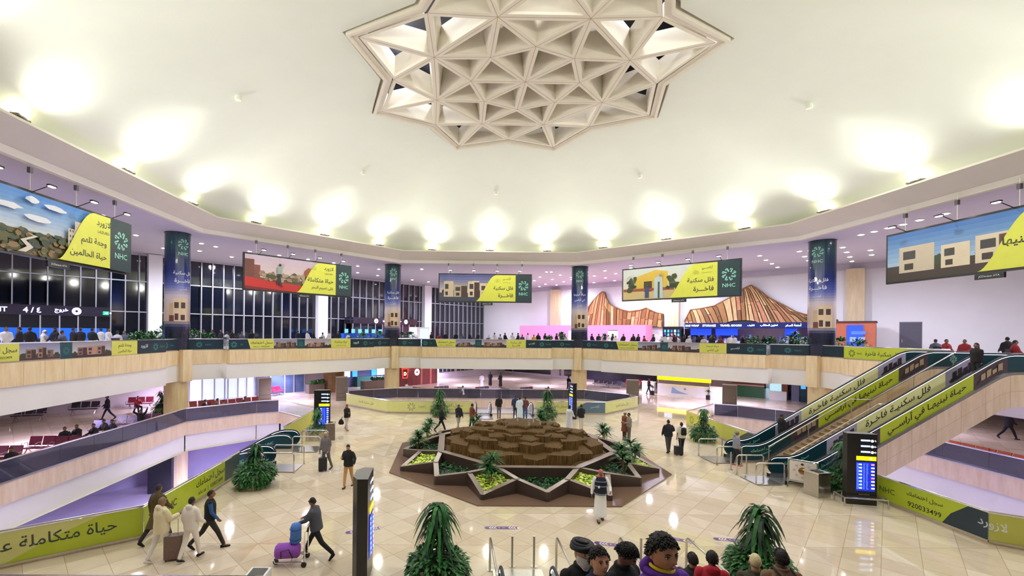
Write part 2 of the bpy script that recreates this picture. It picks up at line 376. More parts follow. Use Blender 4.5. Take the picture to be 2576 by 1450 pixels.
# vertical joints of the stone facing
J = mat('stone_joint', srgb(186, 160, 118), .7, var=0)
for k in range(8):
    a = R(45*k); nn = V((sin(a), cos(a), 0)); t = V((cos(a), -sin(a), 0))
    for j in range(-6, 7):
        p = nn*22.945+t*(j*1.05); q = t*.008
        mb.add([p-q+V((0, 0, 3.95)), p+q+V((0, 0, 3.95)), p+q+V((0, 0, 5)), p-q+V((0, 0, 5))], [(0, 1, 2, 3)], J)
struct(mb.obj('trim_gallery_edge'))
# outer walls : left glazed, right plastered, closing walls behind
def wallp(n, d, s, z, off=0): # point on outer wall; s runs along the wall from the hall axis, off towards the hall
    n = V(n); t = V((n.y, -n.x, 0)); p = n*(d-off)+t*s; return V((p.x, p.y, z))
mb = MB()
for a, b in ((1, 2), (2, 3), (3, 4)):
    p, q = OUT[a], OUT[b]; mb.add([(p[0], p[1], -5), (q[0], q[1], -5), (q[0], q[1], 13.8), (p[0], p[1], 13.8)], [(0, 1, 2, 3)], LILW)
struct(mb.obj('wall_behind'))
mb = MB(); p, q = OUT[0], OUT[1]
mb.add([(p[0], p[1], FU), (q[0], q[1], FU), (q[0], q[1], 13.8), (p[0], p[1], 13.8)], [(0, 1, 2, 3)], LILW)
mb.add([V((p[0], p[1], 13.15))-NR*.12, V((q[0], q[1], 13.15))-NR*.12, V((q[0], q[1], 13.8))-NR*.12, V((p[0], p[1], 13.8))-NR*.12], [(0, 1, 2, 3)], SOFF)
for s in (13.5, 31.5):
    pass
struct(mb.obj('wall_right'))
mb = MB()
def wl(s, z, off=0): return wallp(NL, DL, s, z, off)
def wr(s, z, off=0): return wallp(NR, DR, s, z, off)
sL0, sL1 = -40, 39.6
mb.add([wl(sL0, FU), wl(sL1, FU), wl(sL1, 13.8), wl(sL0, 13.8)], [(0, 1, 2, 3)], NIGHT)
mb.add([wl(sL0, 13.55, .1), wl(sL1, 13.55, .1), wl(sL1, 13.8, .1), wl(sL0, 13.8, .1)], [(0, 1, 2, 3)], SOFF)
win = struct(mb.obj('window_1')); 
def sL(px):   # wall coordinate of an image column on the left wall
    p = HP(px, 840, NL, DL); return p.dot(V((NL.y, -NL.x, 0)))
def sR(px):
    p = HP(px, 840, NR, DR); return p.dot(V((NR.y, -NR.x, 0)))
PIL = [(sL(368), sL(403)), (sL(793), sL(817)), (sL(1060), sL(1077))]
mb = MB(); alu = mat('aluminium_mullion', srgb(176, 178, 190), .4, .35, var=.05)
s = sL(29)
while s > sL0: s -= 1.06
T = V((NL.y, -NL.x, 0)); az = atan2(T.y, T.x)
while s < sL(1219):
    if not any(a-.3 < s < b+.3 for a, b in PIL):
        c = wl(s, (FU+13.6)/2, .12); mb.box(c, (.09, .24, 13.6-FU), alu, az)
    s += 1.06
for z in (8.2, 11.1): c = wl((sL0+sL(1240))/2, z, .08); mb.box(c, (sL(1240)-sL0, .16, .10), alu, az)
fr = mb.obj('window_frame', win)
for i, (a, b) in enumerate(PIL):
    mb = MB(); c = wl((a+b)/2, (FU+13.7)/2, .35); mb.box(c, (b-a, .8, 13.7-FU), LILW, az); struct(mb.obj('trim_%d' % (i+1)))
mb = MB(); c = wl(sL(1232), (FU+13.7)/2, 1.0); r_ = .95
mb.prism([(c.x+r_*cos(2*pi*i/20), c.y+r_*sin(2*pi*i/20)) for i in range(20)], FU, 13.7, TRAVD); struct(mb.obj('column_corner'))
TR = V((NR.y, -NR.x, 0)); azr = atan2(TR.y, TR.x)
for i, (a, b) in enumerate(((1389, 1411), (1683, 1711), (2128, 2175), (2700, 2760))):
    mb = MB(); s0, s1 = sR(a), sR(b); mb.box(wr((s0+s1)/2, (FU+13.2)/2, .3), (abs(s1-s0), .7, 13.2-FU), TRAVD, azr); struct(mb.obj('trim_%d' % (i+5)))
# columns of the ring: lower drum, pilaster across the slab edge, printed upper drum
COLS = []
for k, (a, nm) in enumerate(((-67.5, 'left'), (-22.5, 'back_left'), (22.5, 'back_right'), (67.5, 'right'), (112.5, 'near_right'), (157.5, 'n'), (-157.5, 'm'), (-112.5, 'near_left'))):
    x, y = 26.27*sin(R(a)), 26.27*cos(R(a)); COLS.append((x, y))
    if k in (5, 6): continue
    mb = MB(); r_ = .80
    mb.prism([(x+r_*cos(2*pi*i/28), y+r_*sin(2*pi*i/28)) for i in range(28)], -5, 2.9, TRAV)
    u = V((-x, -y, 0)).normalized(); rz = atan2(u.y, u.x)
    mb.box((x+u.x*.75, y+u.y*.75, 3.9), (.9, .72, 2.34), TRAV, rz)
    struct(mb.obj('column_%d' % (k+1), smooth=False))
# soffit, cornice and dome
RIM = octo(22.15, 0)
o = plane_holes(OUT, [[(p.x, p.y) for p in RIM]], 13.75, SOFF, 'ceiling_soffit', True); struct(o)
mb = MB(); oc = octo(20.5, 0)
prof = [(1.62, 13.78), (1.62, 13.62), (1.50, 13.58), (1.30, 13.90), (1.22, 13.90)]
mb.sweep(oc, [(1.75, 13.75), (1.75, 13.60), (1.45, 13.60), (1.32, 13.86)], GREY)
mb.sweep(oc, [(1.45, 13.60), (1.30, 13.88)], WHITE)
mb.sweep(oc, [(1.30, 13.88), (1.24, 13.88), (.0, 14.56), (0, 14.66), (.85, 14.66)], GREY)
struct(mb.obj('trim_cornice'))
def star_r(th, Ro=9.42, Ri=7.6):
    k = (th % (2*pi))/(pi/8); i = int(k); t0, t1 = i*pi/8, (i+1)*pi/8
    r0, r1 = (Ri, Ro) if i % 2 == 0 else (Ro, Ri)
    p0 = V((r0*sin(t0), r0*cos(t0), 0)); p1 = V((r1*sin(t1), r1*cos(t1), 0)); d = V((sin(th), cos(th), 0))
    e = p1-p0; den = d.x*e.y-d.y*e.x
    return (p0.x*e.y-p0.y*e.x)/den
def oct_r(th, ap): a = (th+pi/8) % (pi/4)-pi/8; return ap/cos(a)
mb = MB(); NT = 160; NRr = 22; ZS = 19.75
vs = []
for j in range(NRr+1):
    t = (j/NRr)
    for i in range(NT):
        th = 2*pi*i/NT; r0, r1 = star_r(th), oct_r(th, 21.35); r = r0+(r1-r0)*t; tt = max(0, (r-8.2)/(r1-8.2))
        vs.append((r*sin(th), r*cos(th), 14.66+(ZS-14.66)*(1-tt**2.5)))
fs = [(j*NT+i, j*NT+(i+1) % NT, (j+1)*NT+(i+1) % NT, (j+1)*NT+i) for j in range(NRr) for i in range(NT)]
mb.add(vs, fs, DOMEM); dome = struct(mb.obj('ceiling', smooth=True))
# star shaped lattice light
mb = MB()
def starpts(k0, k1=None): # scaled outlines
    k1 = k0 if k1 is None else k1
    return [((9.42*k0 if i % 2 else 7.6*k1)*sin(i*pi/8), (9.42*k0 if i % 2 else 7.6*k1)*cos(i*pi/8)) for i in range(16)]
LAT = mat('lattice_plaster', srgb(236, 230, 214), .75, var=.02, scale=2)
def loop(a, za, b, zb, m):
    for i in range(16):
        j = (i+1) % 16; mb.add([(*a[i], za), (*a[j], za), (*b[j], zb), (*b[i], zb)], [(0, 1, 2, 3)], m)
s1, s2, s3, s4 = starpts(1.0), starpts(.985, .975), starpts(.965, .955), starpts(.93, .92)
loop(s1, ZS, s1, ZS+.45, LAT); loop(s1, ZS+.45, s2, ZS+.45, LAT); loop(s2, ZS+.45, s2, ZS-.12, LAT); loop(s2, ZS-.12, s3, ZS-.12, LAT); loop(s3, ZS-.12, s3, ZS-.02, LAT); loop(s3, ZS-.02, s4, ZS-.02, LAT); loop(s4, ZS-.02, s4, ZS+1.2, LAT)
NODE = {}
P0 = (0, 0); r1 = [(2.85*sin(k*pi/4), 2.85*cos(k*pi/4)) for k in range(8)]
r2 = [(5.1*sin((k+.5)*pi/4), 5.1*cos((k+.5)*pi/4)) for k in range(8)]
r3 = [(6.9*sin(k*pi/4), 6.9*cos(k*pi/4)) for k in range(8)]
r4 = [(8.7*sin((k+.5)*pi/4), 8.7*cos((k+.5)*pi/4)) for k in range(8)]
tris = []
for k in range(8):
    k2 = (k+1) % 8
    tris += [(P0, r1[k], r1[k2]), (r1[k], r2[k], r1[k2]), (r1[k2], r2[k], r2[k2]), (r2[k], r3[k2], r2[k2]), (r2[k], r4[k], r3[k2]), (r2[k], r3[k], r4[k])]
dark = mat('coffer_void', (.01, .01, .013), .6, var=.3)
g = random.Random(3)
for ti, (a, b, c) in enumerate(tris):
    A, B, Cc = V((*a, 0)), V((*b, 0)), V((*c, 0)); G0 = (A+B+Cc)/3
    # inset by a constant rib half width
    def inset(w):
        out = []
        P = [A, B, Cc]
        for i in range(3):
            p, q, r = P[i-1], P[i], P[(i+1) % 3]
            d1 = (q-p).normalized(); d2 = (r-q).normalized(); n1 = V((-d1.y, d1.x, 0)); n2 = V((-d2.y, d2.x, 0))
            if n1.dot(G0-p) < 0: n1 = -n1
            if n2.dot(G0-q) < 0: n2 = -n2
            x = (n1+n2); x = x*(w/(x.dot(n1))); out.append(q+x)
        return out
    outer = G0.length > 4.2; I = inset(.17); K = [p.lerp(G0, (.10 if ti % 3 else .26) if outer else .42) for p in inset(.20)]; hub = ZS-.02; dh = .95 if outer else 1.25
    for i in range(3):
        j = (i+1) % 3; P = [A, B, Cc]
        mb.add([(*P[i].xy, hub), (*P[j].xy, hub), (*I[j].xy, hub), (*I[i].xy, hub)], [(0, 1, 2, 3)], LAT)
        gw = .012; mb.add([(*P[i].xy, hub-.002), (*P[j].xy, hub-.002), (*P[j].lerp(I[j], .07).xy, hub-.002), (*P[i].lerp(I[i], .07).xy, hub-.002)], [(0, 1, 2, 3)], J)
        mb.add([(*I[i].xy, hub), (*I[j].xy, hub), (*I[j].xy, hub+.12), (*I[i].xy, hub+.12)], [(0, 1, 2, 3)], LAT)
        mb.add([(*I[i].xy, hub+.12), (*I[j].xy, hub+.12), (*K[j].xy, hub+dh), (*K[i].xy, hub+dh)], [(0, 1, 2, 3)], LAT)
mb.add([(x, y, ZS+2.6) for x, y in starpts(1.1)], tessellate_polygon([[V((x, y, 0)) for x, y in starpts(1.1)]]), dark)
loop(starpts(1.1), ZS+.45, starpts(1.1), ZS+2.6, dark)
o = mb.obj('star_lattice'); tag(o, 'large cream eight pointed star lattice of triangular coffers set in the ceiling', 'ceiling lattice')
# bright fittings hidden in the wells of the star
for x, y, e in ((-5.0, -4.3, 60), (4.9, -4.4, 60), (-6.3, -1.2, 60), (6.6, -3.0, 40), (-4.6, 2.9, 40), (3.6, 3.6, 30), (-6.8, 1.6, 40), (0, -5.4, 60)):
    lamp('POINT', (x, y, ZS+1.9), e*3, (.9, .92, 1), .12, name='well_glow')
# ---------------------------------------------------------------- printed surfaces
def sky(cv, u0, v0, u1, v1, top, bot, k=8, n=1):
    l = cv.lift()
    for i in range(k):
        t = (i+.5)/k; c = tuple(int(bot[j]+(top[j]-bot[j])*t) for j in range(3))
        cv.rect(u0, v0+(v1-v0)*i/k, u1, v0+(v1-v0)*(i+1)/k, ink(*c), n, l)
def villa(cv, u0, v0, u1, v1, seed, wall=(214, 196, 168), top=(96, 140, 200), bot=(214, 222, 230), ground=(70, 62, 58), n=1, green=(48, 66, 44), dark=(70, 50, 42)):
    g = random.Random(seed); W = u1-u0; H = v1-v0
    sky(cv, u0, v0+H*.3, u1, v1, top, bot, 7, n)
    cv.rect(u0, v0, u1, v0+H*.32, ink(*ground), n)
    l = cv.lift()
    for i in range(9):
        x = u0+W*g.uniform(.03, .97); r = H*g.uniform(.08, .18); r = min(r, x-u0, u1-x)
        if r > .01: cv.blob(x, v0+H*.34, r, H*g.uniform(.06, .15), ink(*green), g, l+.0001*i)
    x = u0+W*g.uniform(.05, .2)
    while x < u1-W*.25:
        w = W*g.uniform(.14, .26); h = H*g.uniform(.42, .62); x2 = min(x+w, u1-.02)
        f_ = g.uniform(.8, 1.12); cc = tuple(min(255, int(c*f_)) for c in wall)
        cv.rect(x, v0+H*.16, x2, v0+H*.16+h, ink(*cc))
        if g.random() < .6: cv.rect(x+(x2-x)*.55, v0+H*.16, x2, v0+H*.16+h*.92, ink(*dark))
        cv.rect(x+(x2-x)*.12, v0+H*.16+h*.5, x+(x2-x)*.48, v0+H*.16+h*.82, ink(60, 58, 60))
        cv.rect(x+(x2-x)*.16, v0+H*.16+h*.1, x+(x2-x)*.42, v0+H*.16+h*.34, ink(54, 44, 40))
        x = x2+W*g.uniform(.0, .05)
def swoosh(u0, v0, u1, v1, top, k=14):   # leaf-like curved edge of the yellow field : bottom left to top
    pts = []
    for i in range(k+1):
        t = i/k; s = t*t*(3-2*t); pts.append((u0+(top-u0)*(.75*t+.25*s)+(0), v0+(v1-v0)*(.15*t+.85*(t**1.5 if t < .5 else 1-(1-t)**2*.0-(1-t)*.93))))
    return pts
def leafedge(ub, v0, ut, v1, k=16):
    out = []
    for i in range(k+1):
        t = i/k; u = ub+(ut-ub)*(t*.9+.1*t*t); v = v0+(v1-v0)*(.5-.5*cos(pi*t**.9)); out.append((u, v))
    return out
BW = 9.1; BH_ = 2.75
def banner(name, p0, p1, z0, z1, kind, label):
    p0 = V(p0); p1 = V(p1); p0.z = p1.z = 0; Wd = (p1-p0).length; du = (p1-p0)/Wd; dn = V((du.y, -du.x, 0)); H = z1-z0
    rt = root(name, (0, 0, 0), label, 'hanging banner', 'advertising banners hanging under the cornice')
    mb = MB(); c = (p0+p1)/2+V((0, 0, (z0+z1)/2))-dn*.09; az_ = atan2(du.y, du.x)
    mb.box(c, (Wd+.12, .16, H+.12), BLACK, az_); mb.obj('frame', rt)
    cv = Canvas(flat(p0+V((0, 0, z0)), du, dn))
    cv.rect(0, 0, Wd, H, ink(30, 34, 36)); s = Wd/9.1
    xd = 7.55*s if kind != 3 else 7.55*s
    if kind == 1:
        sky(cv, .05, 1.0*H/2.75, 6.5*s, H-.05, (70, 130, 205), (206, 214, 222), 9)
        cv.rect(.05, .05, 6*s, 1.05, ink(108, 92, 56)); g = random.Random(5)
        for i in range(110): cv.blob(g.uniform(.3, 5.3)*s, g.uniform(.15, 1.1), g.uniform(.1, .3), g.uniform(.06, .18), ink(*g.choice([(60, 74, 40), (84, 84, 44), (132, 104, 60), (46, 58, 38)])), g)
        for i in range(5): cv.blob(g.uniform(.6, 4.6)*s, g.uniform(1.6, 2.4), g.uniform(.3, .7), g.uniform(.06, .16), ink(226, 230, 236), g)
        cv.poly([(2.6, .1), (3.0, .35), (2.7, .6), (3.3, .85), (3.0, .95), (3.5, .85), (2.95, .6), (3.3, .35), (2.95, .1)], ink(214, 208, 196))
        for x, h in ((5.0, 1.1), (5.35, 1.5), (5.75, 1.35)): cv.rect(x, .5, x+.42, .5+h, ink(196, 184, 170)); [cv.rect(x+.08+.14*a, .7+.25*b, x+.15+.14*a, .8+.25*b, ink(90, 84, 84)) for a in range(2) for b in range(4)]
        ub = 4.45*s
    elif kind == 2:
        sky(cv, .05, .9, 6*s, H-.05, (196, 176, 196), (226, 206, 196), 6)
        cv.rect(.05, .05, 6*s, 1.0, ink(96, 84, 60)); cv.poly([(.05, .15), (5.4, .05), (5.2, .55), (.05, 1.0)], ink(190, 44, 40)); cv.poly([(.05, .05), (4.5, .05), (.05, .3)], ink(120, 30, 34))
        cv.rect(.05, 1.0, .75, 2.35, ink(112, 66, 54)); cv.rect(.75, 1.0, 1.2, 1.95, ink(128, 74, 58)); g = random.Random(8)
        for i in range(60): cv.blob(g.uniform(1.2, 5.6), g.uniform(.9, 1.35), g.uniform(.12, .32), g.uniform(.1, .26), ink(*g.choice([(104, 92, 68), (150, 126, 98), (80, 84, 54), (170, 150, 124)])), g)
        cv.blob(5.2, 1.7, .4, .5, ink(150, 84, 52), g)
        b = ink(44, 50, 56)
        cv.disc(2.72, 2.12, .10, ink(60, 44, 40), 10); cv.poly([(2.5, 1.35), (2.85, 1.35), (2.95, 1.95), (2.5, 2.0)], ink(150, 170, 160)); cv.poly([(2.5, .9), (2.62, .9), (2.85, 1.4), (2.52, 1.4)], b); cv.poly([(2.45, .55), (2.55, .5), (2.68, .95), (2.54, 1.0)], b); cv.poly([(2.68, .5), (3.0, .35), (2.85, .6), (2.75, 1.35), (2.62, 1.3)], b)
        ub = 4.0*s
    elif kind == 3: villa(cv, .05, .05, 5.4*s, H-.05, 4, (214, 196, 166), (70, 80, 140), (214, 196, 180), (64, 66, 84), green=(52, 50, 44)); ub = 3.6*s
    elif kind == 4:
        sky(cv, .05, 1.0, 6*s, H-.05, (206, 214, 214), (232, 226, 204), 6); cv.rect(.05, .05, 6*s, 1.0, ink(206, 186, 128)); g = random.Random(9)
        cv.poly([(1.1, .8), (1.1, 2.0), (2.9, 2.55), (3.9, 2.35), (3.9, .8)], ink(216, 184, 66)); cv.rect(1.9, .7, 2.6, 1.6, ink(70, 56, 42)); cv.rect(.1, .75, 4.4, 1.0, ink(150, 80, 50))
        for i in range(22): cv.blob(g.choice([g.uniform(.25, 1.3), g.uniform(3.9, 5.0)]), g.uniform(.9, 1.9), g.uniform(.15, .32), g.uniform(.12, .28), ink(*g.choice([(62, 74, 40), (86, 98, 50), (44, 54, 36)])), g)
        cv.poly([(2.0, .15), (2.35, .15), (2.35, 1.1), (2.0, 1.1)], ink(60, 70, 110)); cv.disc(2.2, 1.25, .1, ink(96, 66, 50), 10)
        cv.poly([(2.75, .1), (3.55, .1), (3.45, 1.9), (3.1, 2.0), (2.8, 1.8)], ink(190, 206, 200)); cv.disc(3.15, 2.1, .12, ink(206, 190, 170), 10); cv.rect(3.1, .1, 3.25, 1.5, ink(60, 84, 80))
        ub = 3.9*s
    else: villa(cv, .05, .05, 7.0*s, H-.05, 12, (220, 206, 180), (60, 110, 180), (170, 200, 226), (60, 48, 42), dark=(92, 60, 46)); ub = 4.3*s
    ut = ub+2.1*s
    cv.poly(leafedge(ub, .06, ut, H-.06)+[(xd, H-.06), (xd, .06)], YEL)
    cv.rect(xd, .02, Wd-.02, H-.02, ink(30, 56, 62)); lx = (xd+Wd)/2
    cv.logo(lx, H*.60, .52*s, MINT); cv.text('NHC', lx, H*.30, .30, MINT, bold=.012)
    tx = xd-.25; cxm = (ut+xd)/2+.05
    if kind in (1, 2):
        cv.text('لازورد', cxm, H*.82, .40, INKK, bold=.012); cv.text('LAZURD', cxm, H*.665, .14, INKK)
        if kind == 1: cv.text('وجهة تلهم', tx, H*.44, .46, INKK, 1, .012, 2.8); cv.text('حياة الحالمين', tx, H*.20, .40, INKK, 1, .008, 2.7)
        else: cv.text('حياة متكاملة', tx, H*.43, .46, INKK, 1, .012, 2.8); cv.text('على نسيم البحر', tx, H*.20, .38, INKK, 1, .008, 2.7)
    else:
        cv.text('أراســـي', cxm, H*.84, .34, INKK, bold=.010); cv.rect(cxm-.4, H*.70, cxm+.4, H*.705, INKK)
        if kind == 5: cv.text('حياة نبنيها', tx, H*.47, .52, INKK, 1, .016, 3.1); cv.text('في أراسي', tx, H*.21, .50, INKK, 1, .016, 2.6)
        else: cv.text('فلل سكنية', tx, H*.49, .46, INKK, 1, .012, 2.4); cv.text('فاخـــرة', tx, H*.23, .50, INKK, 1, .014, 2.4)
    cv.obj('print', rt)
    mb = MB(); q = p0+du*(Wd*.52)+V((0, 0, z0-.2)); mb.box(q-dn*.05, (1.15, .1, .26), BLACK, az_); mb.obj('name_plate', rt)
    cv = Canvas(flat(q-du*.55+V((0, 0, -.1)), du, dn)); cv.text('JCDecaux ATA', .55, .1, .12, INKW, maxw=.9); cv.obj('name_lettering', rt)
    for f_ in (.1, .37, .63, .9):
        mb = MB(); q = p0+du*(Wd*f_)-dn*.09
        mb.tube([q+V((0, 0, z1)), q+V((0, 0, 13.75))], .018, STEEL, 5); mb.box(q+V((0, 0, 13.35)), (.14, .14, .24), mat('bracket_grey', srgb(86, 84, 90), .5), az_); mb.obj('hanger', rt)
    for f_ in (.12, .37, .62, .86):
        mb = MB(); q = p0+du*(Wd*f_)+dn*.85+V((0, 0, z1+.28))
        mb.tube([p0+du*(Wd*f_)+V((0, 0, z1)), q+V((0, 0, .04))], .02, BLACK, 5); mb.box(q, (.34, .16, .07), BLACK, az_)
        lm = mb.obj('spotlight', rt)
        m2 = MB(); m2.box(q-V((0, 0, .05)), (.26, .12, .03), lit(255, 255, 255, 14), az_); m2.obj('lens', lm)
    return rt
def side_pt(k, ap, t):   # k: octagon side index by bearing 45*k, t: along clockwise
    a = R(45*k); return V((sin(a)*ap+cos(a)*t, cos(a)*ap-sin(a)*t, 0))
banner('hanging_banner', side_pt(-2, 21.9, -7.3), side_pt(-2, 21.9, 1.75), 9.65, 12.4, 1, 'huge banner at the far left with garden photo and yellow field above the exit signs')
banner('hanging_banner', side_pt(-1, 20.9, -6.5), side_pt(-1, 20.9, 2.75), 9.65, 12.4, 2, 'banner with a runner on a red track, second from the left')
banner('hanging_banner', side_pt(0, 20.9, -5.0), side_pt(0, 20.9, 4.2), 9.65, 12.4, 3, 'middle banner at the back with a dusk villa photo')
banner('hanging_banner', side_pt(1, 20.3, -3.6), side_pt(1, 20.3, 5.6), 9.6, 12.4, 4, 'banner with a yellow building and two robed figures above the wooden mountains')
banner('hanging_banner', side_pt(2, 21.6, -2.4), side_pt(2, 21.6, 7.0), 9.65, 12.4, 5, 'large banner at the far right with a brown villa under blue sky')
# printed upper drums of the columns
def wrap(i, text, label):
    x, y = COLS[i]; r_ = .86 if i in (1, 2) else .84; z0, z1 = 4.98, 13.72
    rt = root('column_wrap', (x, y, 0), label, 'printed column', 'printed columns round the hall')
    a0 = atan2(CAM.y-y, CAM.x-x)
    cv = Canvas(lambda u, v, l: V(((r_+l)*cos(a0+u/r_), (r_+l)*sin(a0+u/r_), v)))
    W = pi*r_; N_ = 28; H = z1-z0
    stops = [(0, (28, 36, 58)), (.10, (30, 38, 62)), (.125, (24, 28, 44)), (.20, (34, 40, 66)), (.235, (120, 118, 130)), (.25, (196, 176, 150)), (.46, (214, 204, 206)), (.56, (96, 110, 178)), (.68, (34, 50, 116)), (.80, (22, 52, 84)), (.90, (18, 78, 84)), (1, (20, 62, 66))]
    l = .0; K_ = 44
    for k in range(K_):
        t = (k+.5)/K_
        for (ta, ca), (tb, cb) in zip(stops, stops[1:]):
            if ta <= t <= tb: f_ = (t-ta)/(tb-ta); c = tuple(int(ca[j]+(cb[j]-ca[j])*f_) for j in range(3)); break
        m = mat('wrap_%d' % k, srgb(*c), .22, var=0, coat=.5)
        cv.rect(-W, z0+H*k/K_, W, z0+H*(k+1)/K_, m, 36, 0.0)
    b = ink(222, 200, 160); d = ink(74, 58, 56)
    for sh in (-1.6, .1, 1.8):
        cv.rect(sh-.35, z0+H*.25, sh+.55, z0+H*.44, b, 6, .004); cv.rect(sh-.62, z0+H*.25, sh-.35, z0+H*.40, ink(196, 168, 128), 3, .004)
        cv.rect(sh-.28, z0+H*.36, sh+.0, z0+H*.41, d, 3, .006); cv.rect(sh+.15, z0+H*.36, sh+.45, z0+H*.41, d, 3, .006)
        cv.rect(sh-.25, z0+H*.26, sh-.02, z0+H*.315, d, 3, .006); cv.rect(sh+.12, z0+H*.26, sh+.42, z0+H*.305, d, 3, .006); cv.rect(sh-.62, z0+H*.25, sh-.3, z0+H*.30, ink(110, 64, 52), 3, .007)
    sh = text[0]
    cv.logo(sh, z0+H*.90, .42, MINT); cv.text('NHC', sh, z0+H*.82, .24, MINT, bold=.012)
    cv.text(text[1], sh, z0+H*.655, .34, INKW, 0, .016, 1.35); cv.text(text[2], sh, z0+H*.59, .40, INKW, 0, .018, 1.35); cv.text('أراســـي', sh, z0+H*.52, .22, INKW, 0, .006, .8)
    cv.obj('print', rt, smooth=False)
    mb = MB(); mb.prism([((r_+.03)*cos(2*pi*q/30), (r_+.03)*sin(2*pi*q/30)) for q in range(30)], z1, z1+.05, BLACK); mb.obj('top_ring', rt)
wrap(0, (.40, 'فلل سكنية', 'فاخـــرة'), 'dark printed column at the left, beside the yellow banner with the garden photo')
wrap(1, (.05, 'فلل سكنية', 'فاخـــرة'), 'dark printed column between the runner banner and the middle banner')
wrap(2, (.0, 'حياة نبنيها', 'في أراسي'), 'dark printed column in front of the pink hoarding')
wrap(3, (-.30, 'فلل سكنية', 'فاخـــرة'), 'dark printed column at the right beside the lime green balustrade')
# cornice uplights
fix = mat('fixture_grey', srgb(120, 112, 96), .5)
for i, p in enumerate(UPL):
    a = atan2(p.x, p.y); d = V((sin(a), cos(a), 0)); t = V((cos(a), -sin(a), 0)); rz = atan2(t.y, t.x); q = d*(p.length and V((p.x, p.y, 0)).length)
    c = V((p.x, p.y, 14.72))-d*.05
    if d.y < -.75: continue
    rt = root('cove_floodlight', c, None, 'floodlight', 'twin floodlights along the lip of the dome'); rt['label'] = '%s of three twin floodlights on the dome lip %s' % (('first', 'middle', 'last')[i % 3], ('right of the middle', 'at the far right', 'beside the camera, right', 'behind, near right', 'behind', 'behind, near left', 'at the far left', 'left of the middle')[i//3])
    mb = MB(); mb.box((0, 0, .05), (.75, .28, .08), fix, rz); mb.tube([(0, 0, -.06), (0, 0, .06)], .05, fix, 6); mb.obj('housing', rt)
    for s_ in (-.2, .2):
        m2 = MB(); m2.ball((t.x*s_, t.y*s_, .12), (.17, .17, .10), lit(255, 248, 214, 12), 10, 6); m2.obj('bulb', rt, smooth=True)
for k in range(8):
    if k == 4: continue
    a = R(45*k); rt = root('dome_downlight', (15*sin(a), 15*cos(a), 18.56), 'tiny round downlight in the cream dome, number %s clockwise from the back' % 'one two three four five six seven eight'.split()[k], 'downlight', 'tiny downlights in the dome')
    m1 = MB(); m1.prism([(.16*cos(q*pi/6), .16*sin(q*pi/6)) for q in range(12)], -.02, .35, DOMEM); m1.obj('housing', rt)
# downlights in the soffit
DLM = lit(250, 246, 255, 14)
def downlight(x, y):
    rt = root('downlight', (x, y, 13.745), 'small round recessed downlight in the lilac soffit', 'downlight', 'recessed downlights of the lilac soffit')
    m1 = MB(); m1.prism([(.24*cos(2*pi*i/12), .24*sin(2*pi*i/12)) for i in range(12)], -.03, 0, WHITE); m1.obj('trim_ring', rt)
    m1 = MB(); m1.prism([(.14*cos(2*pi*i/12), .14*sin(2*pi*i/12)) for i in range(12)], -.06, -.031, DLM); m1.obj('lens', rt); return rt
dl = None; NW = 'first second third fourth fifth sixth seventh eighth ninth tenth eleventh twelfth thirteenth fourteenth fifteenth sixteenth seventeenth eighteenth nineteenth twentieth'.split()
ZN_ = [(330, 'above the garden banner'), (520, 'around the first printed column'), (860, 'above the runner banner'), (1110, 'around the second printed column'), (1440, 'right of the middle banner'), (1800, 'right of the third printed column'), (2060, 'left of the right printed column'), (2220, 'right of the right printed column'), (2600, 'above the banner at the far right')]; CNT = {}
DLP = [(1344,706),(1358,697),(1372,715),(1389,703),(1375,684),(1409,692),(1400,717),(1418,709),(1437,698),(1357,721),(1387,684),(1495,694),(1522,681),(1523,699),(1549,688),(1494,711),(1546,706),(1587,674),(1438,703),
       (1911,643),(1927,654),(1942,663),(1956,672),(2011,632),(2024,645),(2034,655),(2120,622),(2130,634),(2138,646),(2143,657),(2190,629),(2193,641),(2166,590),(2199,582),(2234,573),(2272,564),(2313,553),(2378,537),
       (342,591),(412,624),(502,631),(543,620),(583,646),(507,612),(628,632),(703,642),(775,652),(840,661),(900,669),(900,686),(953,677),(950,693),(1037,704),(1078,709),(1061,677),(170,655),(255,540),(440,600),(868,720),(880,700)]
for px, py in sorted(DLP):
    zn = next(z for lim, z in ZN_ if px < lim); CNT[zn] = CNT.get(zn, 0)+1; lb_ = 'small round recessed downlight, %s from the left %s' % (NW[CNT[zn]-1], zn)
    p = G(px, py, 13.745)
    if hypot(p.x, p.y) > 75: continue
    if dl is None: dl = downlight(p.x, p.y); dl['label'] = lb_
    else: c = dup(dl); c.location = (p.x, p.y, 13.745); c['label'] = lb_
for px, py in ((470+20, 603), (1063, 677), (1388, 683), (1572, 673), (1955, 635), (1478, 611)):
    pass
